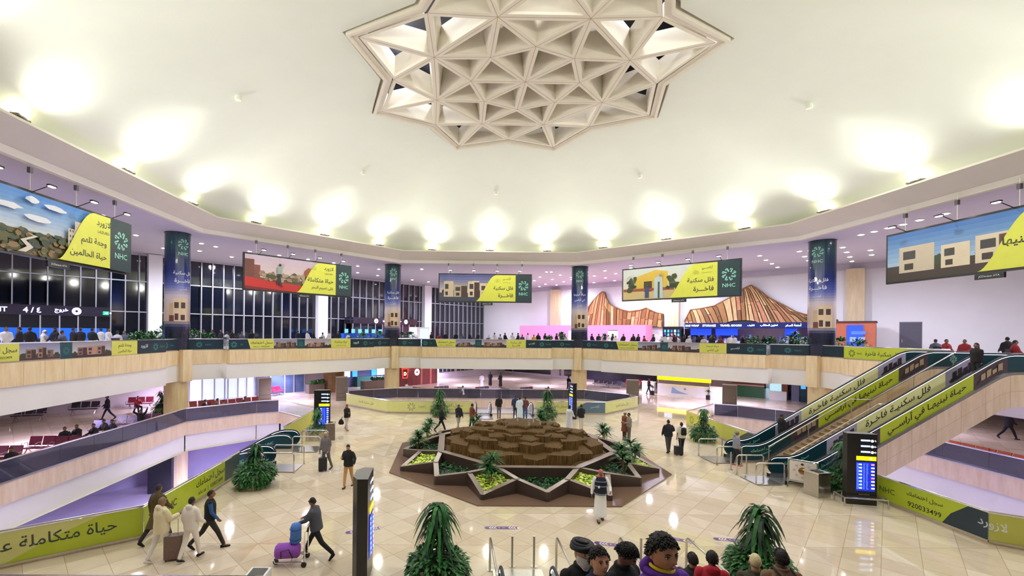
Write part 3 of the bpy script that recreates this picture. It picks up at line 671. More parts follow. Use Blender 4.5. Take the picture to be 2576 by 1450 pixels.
# ---------------------------------------------------------------- balustrades
def balustrade(name, pts, z0, z1, label, glass, printer=None, closed=False, group=None, rr=.035):
    rt = root(name, (0, 0, 0), label, 'balustrade', group)
    path = [V((p[0], p[1], 0)) for p in pts]; n = len(path)
    if not closed: path[0] = path[0]+(path[1]-path[0]).normalized()*.06; path[-1] = path[-1]+(path[-2]-path[-1]).normalized()*.06
    segs = [(path[i], path[(i+1) % n]) for i in range(n if closed else n-1)]
    mb = MB()
    for a, b in segs:
        d = (b-a); L_ = d.length; d = d/L_; k = max(1, int(L_/2.0)); az_ = atan2(d.y, d.x)
        for i in range(k):
            p = a+d*(L_*(i+.5)/k); mb.box((p.x, p.y, (z0+z1)/2), (L_/k-.02, .022, z1-z0), glass, az_)
    mb.obj('glass_panel', rt)
    mb = MB(); mb.tube([p+V((0, 0, z1+.02)) for p in path], rr, CHROME, 8, closed); mb.obj('handrail', rt)
    mb = MB()
    for a, b in segs:
        d = (b-a); az_ = atan2(d.y, d.x); c = (a+b)/2; mb.box((c.x, c.y, z0+.03), (d.length, .07, .07), STEEL, az_)
    mb.obj('base_channel', rt)
    if printer: printer(rt, segs)
    return rt
def pcanvas(a, b, z0, toward=None):
    d = (b-a).normalized(); nn = V((d.y, -d.x, 0)); c = (a+b)/2; tw = toward or CAM
    if nn.dot(V((tw.x-c.x, tw.y-c.y, 0))) < 0: a, b = b, a; d = -d; nn = -nn
    return Canvas(flat(a+V((0, 0, z0))+nn*.012, d, nn)), (b-a).length
GY = ink(214, 216, 96); GY2 = ink(224, 226, 150); GRY = ink(96, 110, 112)
# upper gallery advertising strip: each octagon side carries one printed strip
def strip(cv, u0, W, H, var, teal_first=True):
    a = u0; T_ = DTEAL
    def seg(w, m): nonlocal a; cv.rect(a, .03, a+w, H, m); r_ = (a, a+w); a += w; return r_
    r_ = seg(W*.10, T_); cv.logo((r_[0]+r_[1])/2-.3, H*.5, .24, ink(70, 160, 140)); cv.text('NHC', (r_[0]+r_[1])/2+.45, H*.5, .16, ink(60, 130, 120))
    r_ = seg(W*.16, GY); cv.poly([(r_[0]-.3, .03), (r_[0]-.3, H), (r_[0]+.05, H), (r_[0]+.3, .03)], T_); cx = (r_[0]+r_[1])/2+.1
    cv.text('سجل اهتمامك', cx, H*.64, .30, INKK, 0, .01, W*.13); cv.text('nhc.sa  |  920033499', cx, H*.26, .15, INKK, 0, .004, W*.13)
    r_ = seg(W*.15, ink(120, 104, 92)); villa(cv, r_[0], .03, r_[1], H, var*3+1, (150, 120, 96), (126, 130, 160), (190, 190, 196), (74, 60, 54))
    r_ = seg(W*.05, ink(30, 72, 78)); cv.logo((r_[0]+r_[1])/2, H*.5, .2, ink(60, 130, 120))
    r_ = seg(W*.19, ink(110, 90, 80)); villa(cv, r_[0], .03, r_[1], H, var*5+2, (160, 124, 104), (150, 146, 156), (206, 200, 196), (64, 52, 48))
    r_ = seg(W*.15, GY); cx = (r_[0]+r_[1])/2
    if var < 2: cv.text('وجهة تلهم' if var == 0 else 'حياة متكاملة', cx, H*.66, .30, INKK, 0, .012, W*.1); cv.text('حياة الحالمين' if var == 0 else 'على نسيم البحر', cx, H*.28, .2, INKK, 0, .006, W*.09)
    elif var == 2: cv.text('فلل سكنية', cx, H*.66, .26, INKK, 0, .01, W*.1); cv.text('فاخـــرة', cx, H*.28, .28, INKK, 0, .012, W*.1)
    else: cv.text('حياة نبنيها', cx, H*.72, .22, INKK, 0, .008, W*.1); cv.text('في أراسي', cx, H*.34, .32, INKK, 0, .014, W*.1)
    r_ = seg(W*.09, T_); cv.text('لازورد' if var < 2 else 'أراســـي', (r_[0]+r_[1])/2, H*.58, .28, INKW, 0, .012, W*.06)
    r_ = seg(W-(a-u0), T_); cv.logo((r_[0]+r_[1])/2-.3, H*.5, .24, ink(70, 160, 140)); cv.text('NHC', (r_[0]+r_[1])/2+.4, H*.5, .16, ink(60, 130, 120))
UZ0, UZ1 = 5.0, 5.84
SPB = steppath(23.05, 23.8, 2.9)
def upper_side(k, var, label, cut=None):
    pts = [V((*SPB[(k*5+j) % 40], 0)) for j in range(5)]
    pts = [pts[0]]+pts[1:]
    # order so that u runs left to right for the viewer
    def pr(rt, segs):
        total = sum((b-a).length for a, b in segs)
        a0, b0 = segs[2]
        cv, L_ = pcanvas(a0, b0, UZ0)
        if cut is None: strip(cv, 0, L_, UZ1-UZ0, var)
        else:
            cv.rect(0, .03, L_, .84, LIME); cv.poly([(L_*.8, .03), (L_, .03), (L_, .84), (L_*.9, .84), (L_*.84, .5)], DTEAL); cv.logo(.8, .42, .26, INKK); cv.text('NHC', 1.4, .42, .15, INKK); cv.text('فلل سكنية فاخرة', L_*.44, .42, .34, INKK, 0, .01, 4.5)
        cv.obj('print', rt)
        for j in (0, 4):
            if j < len(segs):
                cv, L_ = pcanvas(*segs[j], UZ0); cv.rect(0, .03, L_, .84, DTEAL if cut is None else LIME)
                if cut is None: cv.logo(L_*.5-.3, .42, .22, ink(70, 160, 140)); cv.text('NHC', L_*.5+.35, .42, .15, ink(60, 130, 120))
                cv.obj('print_end', rt)
    nxt = V((*SPB[((k+1)*5) % 40], 0)); full = pts+[nxt]
    if cut: full = cut
    return balustrade('glass_balustrade', full, UZ0, UZ1, label, GLASS, pr, group='printed balustrades of the upper gallery')
upper_side(-2 % 8, 0, 'upper gallery balustrade at the far left, printed yellow strip under the exit signs')
upper_side(-1 % 8, 1, 'upper gallery balustrade below the runner banner with its printed strip')
upper_side(0, 2, 'upper gallery balustrade at the back, below the dusk villa banner')
upper_side(1, 3, 'upper gallery balustrade in front of the pink hoarding and the shop counters')
pa = side_pt(2, 23.8, -9.8); pb = side_pt(2, 23.8, -6.9); pc = side_pt(2, 23.05, -6.75); pd = side_pt(2, 23.05, -.3)
def prlime(rt, segs):
    for j, (a, b) in enumerate(segs):
        if j == 1: continue
        cv, L_ = pcanvas(a, b, UZ0)
        cv.rect(0, .03, L_, .84, LIME if j else DTEAL)
        if j: cv.poly([(L_*.74, .03), (L_, .03), (L_, .84), (L_*.9, .84), (L_*.8, .5)], DTEAL); cv.logo(.6, .42, .26, INKK); cv.text('NHC', 1.15, .42, .13, INKK); cv.text('فلل سكنية فاخرة', L_*.42, .42, .34, INKK, 0, .01, 3.6)
        cv.obj('print', rt)
balustrade('glass_balustrade', [pa, pb, pc, pd], UZ0, UZ1, 'lime green printed balustrade beside the top of the rising escalators', GLASS, prlime, group='printed balustrades of the upper gallery')
balustrade('glass_balustrade', [side_pt(2, 23.05, 5.2), side_pt(2, 23.05, 9.6)], UZ0, UZ1, 'plain glass balustrade right of the top of the escalators', GLASS, None, group='printed balustrades of the upper gallery')
balustrade('glass_balustrade', [(-12, -21.985), (-4.2, -21.985)], 4.9, 5.826, 'near glass balustrade whose rail runs along the bottom edge', GLASS, None, rr=.02)
# main floor openings
SM = DGLASS
def near_print(kind):
    def pr(rt, segs):
        for j, (a, b) in enumerate(segs):
            cv, L_ = pcanvas(a, b, .04); H = .94
            if kind == 'L':
                if j == 0:     # diagonal and long run near the viewer
                    cv.rect(0, .02, L_, H, ink(206, 206, 130)); cv.poly([(L_*.35, .02), (L_, .02), (L_, H), (L_*.8, H), (L_*.6, .6)], LIME); cv.text('حياة متكاملة على نسيم البحر', L_*.375, .50, .50, ink(52, 70, 66), 0, .012, 5.2)
                elif j == 1:
                    cv.rect(0, .02, L_, H, LIME); cv.rect(L_-1.3, .02, L_, H, ink(74, 88, 90)); cv.text('سجل اهتمامك', L_*.62, .62, .34, INKK, 0, .01, 2.6); cv.text('nhc.sa  |  920033499', L_*.62, .26, .20, INKK, 0, .004, 2.6); cv.logo(.55, .5, .36, INKK); cv.text('NHC', 1.3, .5, .24, INKK, 0, .012)
                else: cv.rect(0, .02, L_, H, GY)
            elif kind == 'B':
                if j == 0 or j == 4: cv.rect(0, .02, L_, H, GY2); cv.text('فلل سكنية فاخرة', L_*.5, .5, .30, ink(120, 122, 80), 0, .006, L_*.6)
                elif j == 1: cv.rect(0, .02, L_, H, GY2); cv.logo(1.9, .5, .34, ink(140, 146, 110)); cv.text('NHC', 2.8, .5, .2, ink(140, 146, 110)); cv.text('سجل اهتمامك', 5.0, .62, .34, ink(120, 126, 96), 0, .006, 2.2); cv.text('nhc.sa  |  920033499', 5.0, .28, .16, ink(130, 136, 100), 0, 0, 2.0)
                elif j == 3: cv.rect(0, .02, L_, H, GY2); cv.poly([(L_*.45, .02), (L_, .02), (L_, H), (L_*.66, H), (L_*.55, .6)], ink(96, 122, 146)); cv.text('أراســـي', L_*.82, .6, .3, ink(220, 228, 236), 0, .008, 1.6); cv.text('سجل اهتمامك', L_*.25, .6, .3, ink(120, 126, 96), 0, .006, 2.0)
            else:
                if j == 0: cv.rect(0, .02, L_, H, GY); cv.logo(.7, .5, .3, ink(110, 120, 60))
                elif j == 2:
                    cv.rect(0, .02, L_, H, LIME); cv.logo(.9, .5, .34, ink(60, 90, 50)); cv.text('NHC', 1.7, .5, .22, ink(60, 90, 50))
                    cv.text('سجل اهتمامك', 2.9, .66, .28, INKK, 0, .006, 1.3); cv.text('920033499', 2.9, .3, .18, INKK, 0, .004, 1.3)
                    cv.rect(3.4, .02, L_, H, ink(40, 60, 70))
                    cv.text('لازورد', L_*.8, .55, .4, ink(190, 200, 210), 0, .01, 1.2)
                else: cv.rect(0, .02, L_, H, ink(190, 192, 110)); cv.text('حياة متكاملة', L_*.6, .5, .42, ink(52, 70, 66), 0, .01, 3)
            cv.obj('print', rt)
    return pr
P = lambda x, y: V((x, y, 0))
balustrade('glass_balustrade', [P(-17.4, -12.2), P(-13.3, -9.3), P(-13.3, -3.0)], .06, 1.0, 'long yellow green balustrade at the lower left with black arabic writing', GLASS, near_print('L'), group='printed balustrades of the main floor')
balustrade('glass_balustrade', [P(-13.3, 2.2), P(-13.3, 8.6), P(-17.4, 12.2)], .06, 1.0, 'pale yellow balustrade behind the left escalators', GLASS, lambda rt, segs: [(lambda c: (c[0].rect(0, .02, c[1], .94, GY), c[0].obj('print', rt)))(pcanvas(segs[0][0], segs[0][1], .04))], group='printed balustrades of the main floor')
balustrade('glass_balustrade', [P(-17.4, 12.2), P(-18.9, 11.5), P(-22.3, 8.0), P(-22.3, -8.0), P(-18.9, -11.5)], .06, 1.0, 'smoked glass balustrade on the far side of the left opening', SM, None, group='smoked balustrades of the main floor')
balustrade('glass_balustrade', [P(-13.3, 18.2), P(-13.0, 16.2), P(-8.8, 12.4), P(-1.9, 12.45)], .06, 1.0, 'pale yellow printed balustrade at the back, left of the small escalators', GLASS, lambda rt, segs: near_print('B')(rt, [segs[1], segs[2]]), group='printed balustrades of the main floor')
def pr_back(rt, segs):
    a, b = segs[0]; cv, L_ = pcanvas(a, b, .04); H = .94
    cv.rect(0, .02, L_, H, GY2); cv.poly([(L_*.52, .02), (L_, .02), (L_, H), (L_*.72, H), (L_*.6, .6)], ink(96, 122, 146)); cv.text('أراســـي', L_*.85, .6, .3, ink(220, 228, 236), 0, .008, 1.2); cv.text('سجل اهتمامك', L_*.28, .6, .3, ink(120, 126, 96), 0, .006, 2.0); cv.obj('print', rt)
    a, b = segs[1]; cv, L_ = pcanvas(a, b, .04); cv.rect(0, .02, L_, H, GY2); cv.text('فلل سكنية فاخرة', L_*.5, .5, .30, ink(120, 122, 80), 0, .006, L_*.6); cv.obj('print', rt)
balustrade('glass_balustrade', [P(3.2, 12.55), P(8.8, 12.6), P(12.9, 16.0), P(12.7, 17.3)], .06, 1.0, 'pale yellow and blue printed balustrade at the back, right of the small escalators', GLASS, pr_back, group='printed balustrades of the main floor')
balustrade('glass_balustrade', [P(12.7, 17.3), P(9.5, 20.4), P(-9.0, 20.4), P(-13.3, 18.2)], .06, 1.0, 'smoked glass balustrade on the far side of the back opening', SM, None, group='smoked balustrades of the main floor')
def pr_right(rt, segs):
    H = .94; a, b = segs[0]; cv, L_ = pcanvas(a, b, .04); cv.rect(0, .02, L_, H, LIME); cv.logo(.7, .5, .3, ink(60, 90, 50)); cv.text('NHC', 1.4, .5, .2, ink(60, 90, 50)); cv.text('سجل اهتمامك', 2.75, .66, .28, INKK, 0, .006, 1.2); cv.text('920033499', 2.75, .3, .18, INKK, 0, .004, 1.2)
    cv.poly([(3.3, .02), (L_, .02), (L_, H), (4.1, H), (3.6, .5)], ink(34, 52, 66)); cv.text('لازورد', 4.75, .6, .34, ink(190, 200, 210), 0, .01, 1.0); cv.obj('print', rt)
    a, b = segs[1]; cv, L_ = pcanvas(a, b, .04); cv.rect(0, .02, L_, H, ink(190, 192, 90)); cv.text('حياة متكاملة على', L_*.5, .5, .46, ink(40, 54, 50), 0, .012, 4.2); cv.obj('print', rt)
balustrade('glass_balustrade', [P(13.3, -4.6), P(13.3, -9.3), P(17.4, -12.2)], .06, 1.0, 'green yellow balustrade at the lower right behind the black information pillar', GLASS, pr_right, group='printed balustrades of the main floor')
def pr_r2(rt, segs):
    a, b = segs[0]; cv, L_ = pcanvas(a, b, .04); cv.rect(0, .02, L_, .94, GY); cv.logo(.7 if L_ else .7, .5, .3, ink(110, 120, 60)); cv.poly([(L_*.72, .02), (L_, .02), (L_, .94), (L_*.86, .94), (L_*.78, .6)], ink(86, 96, 104)); cv.obj('print', rt)
balustrade('glass_balustrade', [P(13.3, .9), P(13.3, 8.6), P(17.4, 12.2)], .06, 1.0, 'yellow balustrade behind the right planter and the rising escalator', GLASS, pr_r2, group='printed balustrades of the main floor')
balustrade('glass_balustrade', [P(17.4, 12.2), P(18.9, 11.5), P(22.3, 8.0), P(22.3, -8.0), P(18.9, -11.5)], .06, 1.0, 'smoked glass balustrade on the far side of the right opening', SM, None, group='smoked balustrades of the main floor')
# ---------------------------------------------------------------- fountain
def pol(r, deg, z=0): return V((r*sin(R(deg)), r*cos(R(deg)), z))
FO = root('fountain', (0, 0, 0), 'octagonal star fountain of dark granite with planted beds and a brown water mound', 'fountain')
mb = MB(); oc = [pol(7.1, 22.5+45*k) for k in range(8)]
mb.prism(oc, .004, .05, mat('wet_granite_slab', srgb(122, 98, 82), .1, var=.12, scale=60)); mb.obj('base_slab', FO)
ZR, ZT, ZN, ZD = .80, .42, .62, .26     # ring, triangle tip, notch, diamond tip heights
OCT = [pol(4.55, 22.5+45*k, ZR) for k in range(8)]
NOT = [pol(5.3, 11.25+22.5*k, ZN) for k in range(16)]
DT = [pol(6.45, 22.5+45*k, ZD) for k in range(8)]; TT = [pol(6.1, 45*k, ZT) for k in range(8)]
mb = MB()
def rib(a, b, w=.11):
    d = V((b.x-a.x, b.y-a.y, 0)).normalized(); n = V((-d.y, d.x, 0))*w
    q = [a-n, a+n, b+n, b-n]; vs = [V((p.x, p.y, .05)) for p in q]+q
    mb.add(vs, [(0, 1, 5, 4), (1, 2, 6, 5), (2, 3, 7, 6), (3, 0, 4, 7)], GRAN); mb.add(q, [(0, 1, 2, 3)], GRANT)
for k in range(8):
    rib(OCT[k], OCT[(k+1) % 8], .16)
    nA, nB = NOT[2*k], NOT[(2*k+1)]                       # notches either side of bearing 22.5+45k
    rib(nA, DT[k]); rib(nB, DT[k]); rib(OCT[k], nA); rib(OCT[k], nB)
    rib(TT[k], NOT[(2*k-1) % 16]); rib(TT[k], NOT[2*k])
for p in DT+TT+NOT+OCT: mb.prism([(p.x+.13*cos(t*pi/4), p.y+.13*sin(t*pi/4)) for t in range(8)], .05, p.z+.002, GRAN, GRANT)
mb.obj('planter_walls', FO)
LG = [mat('leaf_lime_%d' % i, srgb(*c), .5, var=.15, scale=9) for i, c in enumerate(((220, 236, 78), (190, 222, 60), (240, 246, 140), (120, 160, 50)))]
DG = [mat('leaf_dark_%d' % i, srgb(*c), .5, var=.2, scale=9) for i, c in enumerate(((32, 98, 40), (24, 72, 32), (48, 122, 54), (16, 46, 26)))]
soil = mat('dark_soil', srgb(38, 34, 24), .9, var=.3, scale=30)
def leaf(mb, p, d, L_, w, m, droop=.3, k=3):
    d = V(d).normalized(); s = d.cross(V((0, 0, 1)))
    s = s.normalized() if s.length > 1e-3 else V((1, 0, 0)); vs = []
    for i in range(k+1):
        t = i/k; c = p+d*(L_*t)+V((0, 0, -droop*L_*t*t)); ww = w*(.35+.65*sin(pi*min(1, t*.8+.2))) if i < k else w*.05
        vs += [c-s*ww, c+s*ww]
    mb.add(vs, [(2*i, 2*i+1, 2*i+3, 2*i+2) for i in range(k)], m)
def inpoly(poly, g):
    x0 = min(p[0] for p in poly); x1 = max(p[0] for p in poly); y0 = min(p[1] for p in poly); y1 = max(p[1] for p in poly)
    while True:
        x, y = g.uniform(x0, x1), g.uniform(y0, y1); c = False
        for i in range(len(poly)):
            a, b = poly[i], poly[i-1]
            if (a[1] > y) != (b[1] > y) and x < (b[0]-a[0])*(y-a[1])/(b[1]-a[1])+a[0]: c = not c
        if c: return x, y
def bed(poly, zf, mats, n, name, size):
    g = random.Random(len(name)+len(poly)+int(poly[0][0]*7)); mb = MB()
    cx = sum(p[0] for p in poly)/len(poly); cy = sum(p[1] for p in poly)/len(poly); sp = [(cx+(p[0]-cx)*.86, cy+(p[1]-cy)*.86) for p in poly]
    mb.prism([(p[0], p[1]) for p in poly], .05, .14, soil); mb.add([(p[0], p[1], zf(hypot(p[0], p[1]))-.15) for p in poly], [tuple(range(len(poly)))], mats[3])
    for i in range(n):
        x, y = inpoly(sp, g); z = zf(hypot(x, y)); a = g.uniform(0, 2*pi)
        leaf(mb, V((x, y, z-g.uniform(.02, .16))), (cos(a), sin(a), g.uniform(.2, 1.1)), size*g.uniform(.7, 1.3), size*.32, g.choice(mats), .5, 2)
    o = mb.obj(name, FO); return o
for k in range(8):
    a = 22.5+45*k
    bed([OCT[k].xy, NOT[2*k].xy, DT[k].xy, NOT[2*k+1].xy], lambda r: .66-.21*(r-4.55), LG[:3]+[LG[0], LG[3]], 620, 'lime_leaf_bed', .20)
    b2 = [OCT[(k-1) % 8].xy, NOT[(2*k-1) % 16].xy, TT[k].xy, NOT[2*k].xy, OCT[k].xy]
    bed(b2, lambda r: .48-.08*(r-4.3), DG, 330, 'dark_leaf_bed', .13)
# mound: stepped star terraces of brown ribbed stone under a film of water
BR = bpy.data.materials.new('brown_ribbed_water_stone'); BR.use_nodes = True; nt = BR.node_tree; b = nt.nodes['Principled BSDF']
tc = nt.nodes.new('ShaderNodeTexCoord'); mp = nt.nodes.new('ShaderNodeMapping'); mp.inputs['Scale'].default_value = (16, 16, 1.2); nt.links.new(tc.outputs['Object'], mp.inputs[0])
no = nt.nodes.new('ShaderNodeTexNoise'); no.inputs['Scale'].default_value = 1.6; no.inputs['Detail'].default_value = 5; nt.links.new(mp.outputs[0], no.inputs[0])
cr = nt.nodes.new('ShaderNodeValToRGB'); cr.color_ramp.elements[0].color = (*srgb(54, 39, 19), 1); cr.color_ramp.elements[1].color = (*srgb(134, 102, 54), 1); cr.color_ramp.elements[0].position = .3; cr.color_ramp.elements[1].position = .75
nt.links.new(no.outputs[0], cr.inputs[0]); nt.links.new(cr.outputs[0], b.inputs['Base Color']); b.inputs['Roughness'].default_value = .7; b.inputs['Specular IOR Level'].default_value = .25
bp = nt.nodes.new('ShaderNodeBump'); bp.inputs['Strength'].default_value = .9; bp.inputs['Distance'].default_value = .05; nt.links.new(no.outputs[0], bp.inputs['Height']); nt.links.new(bp.outputs[0], b.inputs['Normal'])
mb = MB()
def starlay(ro, ri, off, z0, z1, z1i=None):
    pts = [pol(ro if i % 2 == 0 else ri, off+22.5*i) for i in range(16)]
    n = 16; c = V((0, 0, z1+.05)); vs = [V((p.x, p.y, z0)) for p in pts]+[V((p.x, p.y, z1)) for p in pts]+[V((p.x*.93, p.y*.93, z1+.045)) for p in pts]+[c]
    mb.add(vs, [(i, (i+1) % n, n+(i+1) % n, n+i) for i in range(n)]+[(n+i, n+(i+1) % n, 2*n+(i+1) % n, 2*n+i) for i in range(n)]+[(2*n+i, 2*n+(i+1) % n, 3*n) for i in range(n)], BR)
starlay(4.3, 4.05, 22.5, .3, .66)
for k in range(8):       # raised blocks on the terraces
    for (r, z1, w, l, o_) in ((3.55, 1.14, .9, .5, 22.5), (2.75, 1.44, .62, .5, 0), (1.95, 1.62, .5, .4, 22.5)):
        p = pol(r, 45*k+o_); a = atan2(p.y, p.x)
        c0, s0 = cos(a), sin(a); q = [(l, 0), (0, w), (-l, 0), (0, -w)]
        pts = [(p.x+x*c0-y*s0, p.y+x*s0+y*c0) for x, y in q]; mb.prism(pts[::-1], .6, z1, BR)
starlay(4.0, 3.35, 0, .5, 1.0); starlay(3.3, 2.6, 22.5, .9, 1.28); starlay(2.65, 2.0, 0, 1.2, 1.5); starlay(2.0, 1.45, 22.5, 1.4, 1.68); starlay(1.3, .9, 0, 1.6, 1.84)
mb.obj('water_mound', FO)
jw = mat('water_jet', (.9, .92, .95), .1, var=0, alpha=.45)
mb = MB(); g = random.Random(4)
for (x, y, h) in [(-.9, -.6, .5), (.2, -.9, .7), (.9, -.3, .6), (1.6, -.8, .45), (-.2, .1, .6), (.5, .4, .5), (1.3, .3, .5), (-1.6, -1.6, .35), (2.2, -.4, .45), (.1, -2.0, .3), (.6, -.1, .7), (-.5, .6, .5)]:
    z = 1.85-.33*hypot(x, y)
    for q in range(5):
        mb.tube([(x+g.uniform(-.03, .03), y, z), (x+g.uniform(-.05, .05), y, z+h*(.4+.12*q))], [.02, .008], jw, 5)
mb.obj('water_jets', FO)
def spiky(mb, base, n, L_, w, mats, g, up=(.2, 1.3), droop=.25):
    for i in range(n):
        a = g.uniform(0, 2*pi); leaf(mb, base, (cos(a), sin(a), g.uniform(*up)), L_*g.uniform(.7, 1.15), w, g.choice(mats), droop, 4)
def fplant(x, y, z, h, label, seed):
    g = random.Random(seed); rt = root('dracaena_plant', (x, y, z), label, 'plant', 'dragon plants growing in the fountain beds')
    mb = MB(); m2 = MB(); bark = mat('plant_stem', srgb(120, 100, 70), .8, var=.2)
    for q in range(3):
        a = q*2.1+seed; hh = h*(1, .72, .5)[q]; tp = V((cos(a)*.16*h, sin(a)*.16*h, hh)); m2.tube([(0, 0, -.35), (tp.x*.5, tp.y*.5, hh*.5), tp], .022, bark, 6)
        spiky(mb, tp-V((0, 0, .1)), 60, .66, .03, DG[:3], g, (.0, 1.5), .4)
    m2.obj('stem', rt); mb.obj('foliage', rt)
for i, (px, py, h, nm) in enumerate(((1240, 1183, .95, 'front left lime bed'), (1483, 1170, 1.1, 'front right lime bed beside the guard'), (1590, 1145, .95, 'right lime bed'), (1523, 1103, .8, 'right back bed near the two men'),
                                     (1062, 1122, .8, 'left back bed'), (1080, 1092, 1.0, 'far left back bed'), (1205, 1068, .7, 'back bed left of the mound'), (1357, 1064, 1.1, 'back bed right of the mound'))):
    k = min(range(16), key=lambda k: (pol(5.35, 22.5*k)-G(px, py, .5)).length)
    p = pol(5.45, 22.5*k); fplant(p.x, p.y, .45, h, 'spiky dragon plant in the '+nm+' of the fountain', i+1)
# ---------------------------------------------------------------- escalators
COMB = mat('escalator_step_metal', (.32, .33, .35), .4, .8, var=.1)
HRUB = mat('black_rubber_handrail', (.02, .02, .022), .45, var=.1)
GLOW = lit(232, 240, 255, 3)
def escalator(o, d, rise, label, prints, f0=1.2, f1=3.0, width=1.1, clad=None, group=None, inner=True, glassm=GLASS, near=None):
    """o: foot of the first balustrade end; d: unit run direction; rise>0 goes up; two balustrades at side offsets 0 and -width"""
    o = V(o); d = V(d).normalized(); sd = V((d.y, -d.x, 0))    # to the right of the run
    run = abs(rise)/math.tan(R(30)); sg = 1 if rise > 0 else -1; Ltot = f0+run+f1
    def base(s):
        t = min(max(s-f0, 0), run); z = sg*t*math.tan(R(30)); r_ = .5
        for c, k in ((f0, 1), (f0+run, -1)):
            if abs(s-c) < r_: z += sg*k*(r_-abs(s-c))**2/(4*r_)*math.tan(R(30))
        return z
    rt = root('escalator', o, label, 'escalator', group)
    for si, off in enumerate((0, width)):
        def pt(s, v, l, off=off): q = d*s+sd*(off)+V((0, 0, base(s)+v)); return q
        # panel outline
        S = [i*.12 for i in range(int(Ltot/.12)+2)]; S[-1] = Ltot; Rr = .36
        def lim(s):
            e = min(s, Ltot-s)
            if e >= Rr: return (.16, .9)
            k = sqrt(max(0, Rr*Rr-(Rr-e)**2)); return (.53-k-.01, .53+k+.01)
        for sideface, lift in ((-1, -.012), (1, .012)):
            mb = MB()
            segs = prints[si]
            for (a, b, m) in segs:
                ss = [s for s in S if a < s < b]; ss = [a]+ss+[b]
                for s0, s1 in zip(ss, ss[1:]):
                    l0, h0 = lim(s0); l1, h1 = lim(s1); e = sd*lift
                    mb.add([pt(s0, l0, 0)+e, pt(s1, l1, 0)+e, pt(s1, h1, 0)+e, pt(s0, h0, 0)+e], [(0, 1, 2, 3)], m)
            mb.obj('balustrade_panel', rt)
        # handrail loop
        loop_ = []
        for i in range(9):
            a = -pi/2-pi*i/8; loop_.append(d*(Rr+.04+cos(a)*.40)+V((0, 0, .53+sin(a)*.40)))
        top = [d*s+V((0, 0, base(s)+.93)) for s in [.4+.2*i for i in range(int((Ltot-.8)/.2)+1)]]
        loop_ += top
        for i in range(9):
            a = pi/2-pi*i/8; loop_.append(d*(Ltot-Rr-.04+cos(a)*.40)+V((0, 0, base(Ltot)+.53+sin(a)*.40)))
        mb = MB(); mb.tube([q+sd*off for q in loop_], .04, HRUB, 8); hr = mb.obj('handrail', rt, smooth=True)
        mb = MB(); mb.tube([q*1.0+sd*(off)+V((0, 0, -.055)) for q in loop_[5:-5]], .018, GLOW, 5); mb.obj('light_strip', hr)
        # skirt / truss
        mb = MB()
        for s0, s1 in zip(S, S[1:]):
            for e in (-.09, .09):
                q = sd*(off+e); mb.add([d*s0+q+V((0, 0, base(s0)-.35)), d*s1+q+V((0, 0, base(s1)-.35)), d*s1+q+V((0, 0, base(s1)+.17)), d*s0+q+V((0, 0, base(s0)+.17))], [(0, 1, 2, 3)], STEEL if not clad else COMB)
            mb.add([d*s0+sd*(off-.09)+V((0, 0, base(s0)+.17)), d*s1+sd*(off-.09)+V((0, 0, base(s1)+.17)), d*s1+sd*(off+.09)+V((0, 0, base(s1)+.17)), d*s0+sd*(off+.09)+V((0, 0, base(s0)+.17))], [(0, 1, 2, 3)], STEEL)
        mb.obj('skirt', rt)
    mb = MB(); dz = .4*math.tan(R(30)); s = -.2
    az_ = atan2(d.y, d.x)
    while s < Ltot+.3:
        z = base(s+.2); c = d*(s+.2)+sd*(width/2)+V((0, 0, z-.13)); mb.box(c, (.41, width-.2, .27), COMB, az_); s += .4
    mb.obj('steps', rt)
    for s in (-.75, Ltot+.55): mb = MB(); mb.box(d*s+sd*(width/2)+V((0, 0, base(max(0, min(Ltot, s)))+.012)), (1.1, width+.1, .02), STEEL, az_); mb.obj('comb_plate', rt)
    # closed underside
    mb = MB()
    for s0, s1 in zip(S, S[1:]):
        q0, q1 = -.09*sd, sd*(width+.09); u = V((0, 0, -1.0 if not clad else -1.35))
        mb.add([d*s0+q0+V((0, 0, base(s0)))+u, d*s1+q0+V((0, 0, base(s1)))+u, d*s1+q1+V((0, 0, base(s1)))+u, d*s0+q1+V((0, 0, base(s0)))+u], [(0, 1, 2, 3)], WHITE)
        for q in (q0*1.05, q1*1.005):
            mb.add([d*s0+q+V((0, 0, base(s0)+.05)), d*s1+q+V((0, 0, base(s1)+.05)), d*s1+q+V((0, 0, base(s1)))+u, d*s0+q+V((0, 0, base(s0)))+u], [(0, 1, 2, 3)], TRAVD)
    if clad:
        q = sd*(width+.098); jz = lambda s, k: V((0, 0, base(s)+k))
        for s0, s1 in zip(S, S[1:]): mb.add([d*s0+q+jz(s0, -.66), d*s1+q+jz(s1, -.66), d*s1+q+jz(s1, -.645), d*s0+q+jz(s0, -.645)], [(0, 1, 2, 3)], J)
        for i in range(1, 12): s0 = i*1.08; mb.add([d*s0+q+jz(s0, -1.35), d*(s0+.016)+q+jz(s0, -1.35), d*(s0+.016)+q+jz(s0, .04), d*s0+q+jz(s0, .04)], [(0, 1, 2, 3)], J)
    mb.obj('cladding', rt)
    if near: near(rt, d, sd, base, width)
    return rt, base, Ltot
T1 = ink(14, 60, 70); PH = ink(190, 180, 206); PH2 = ink(74, 62, 66); CRM = CREAM; GRN = LIME; CLR = GLASS
def seg_up(mid): return [(0, 2.7, T1), (2.7, 4.1, PH if mid is CRM else PH2), (4.1, 8.2, mid), (8.2, 9.7, PH if mid is CRM else PH2), (9.7, 12.6, T1)]
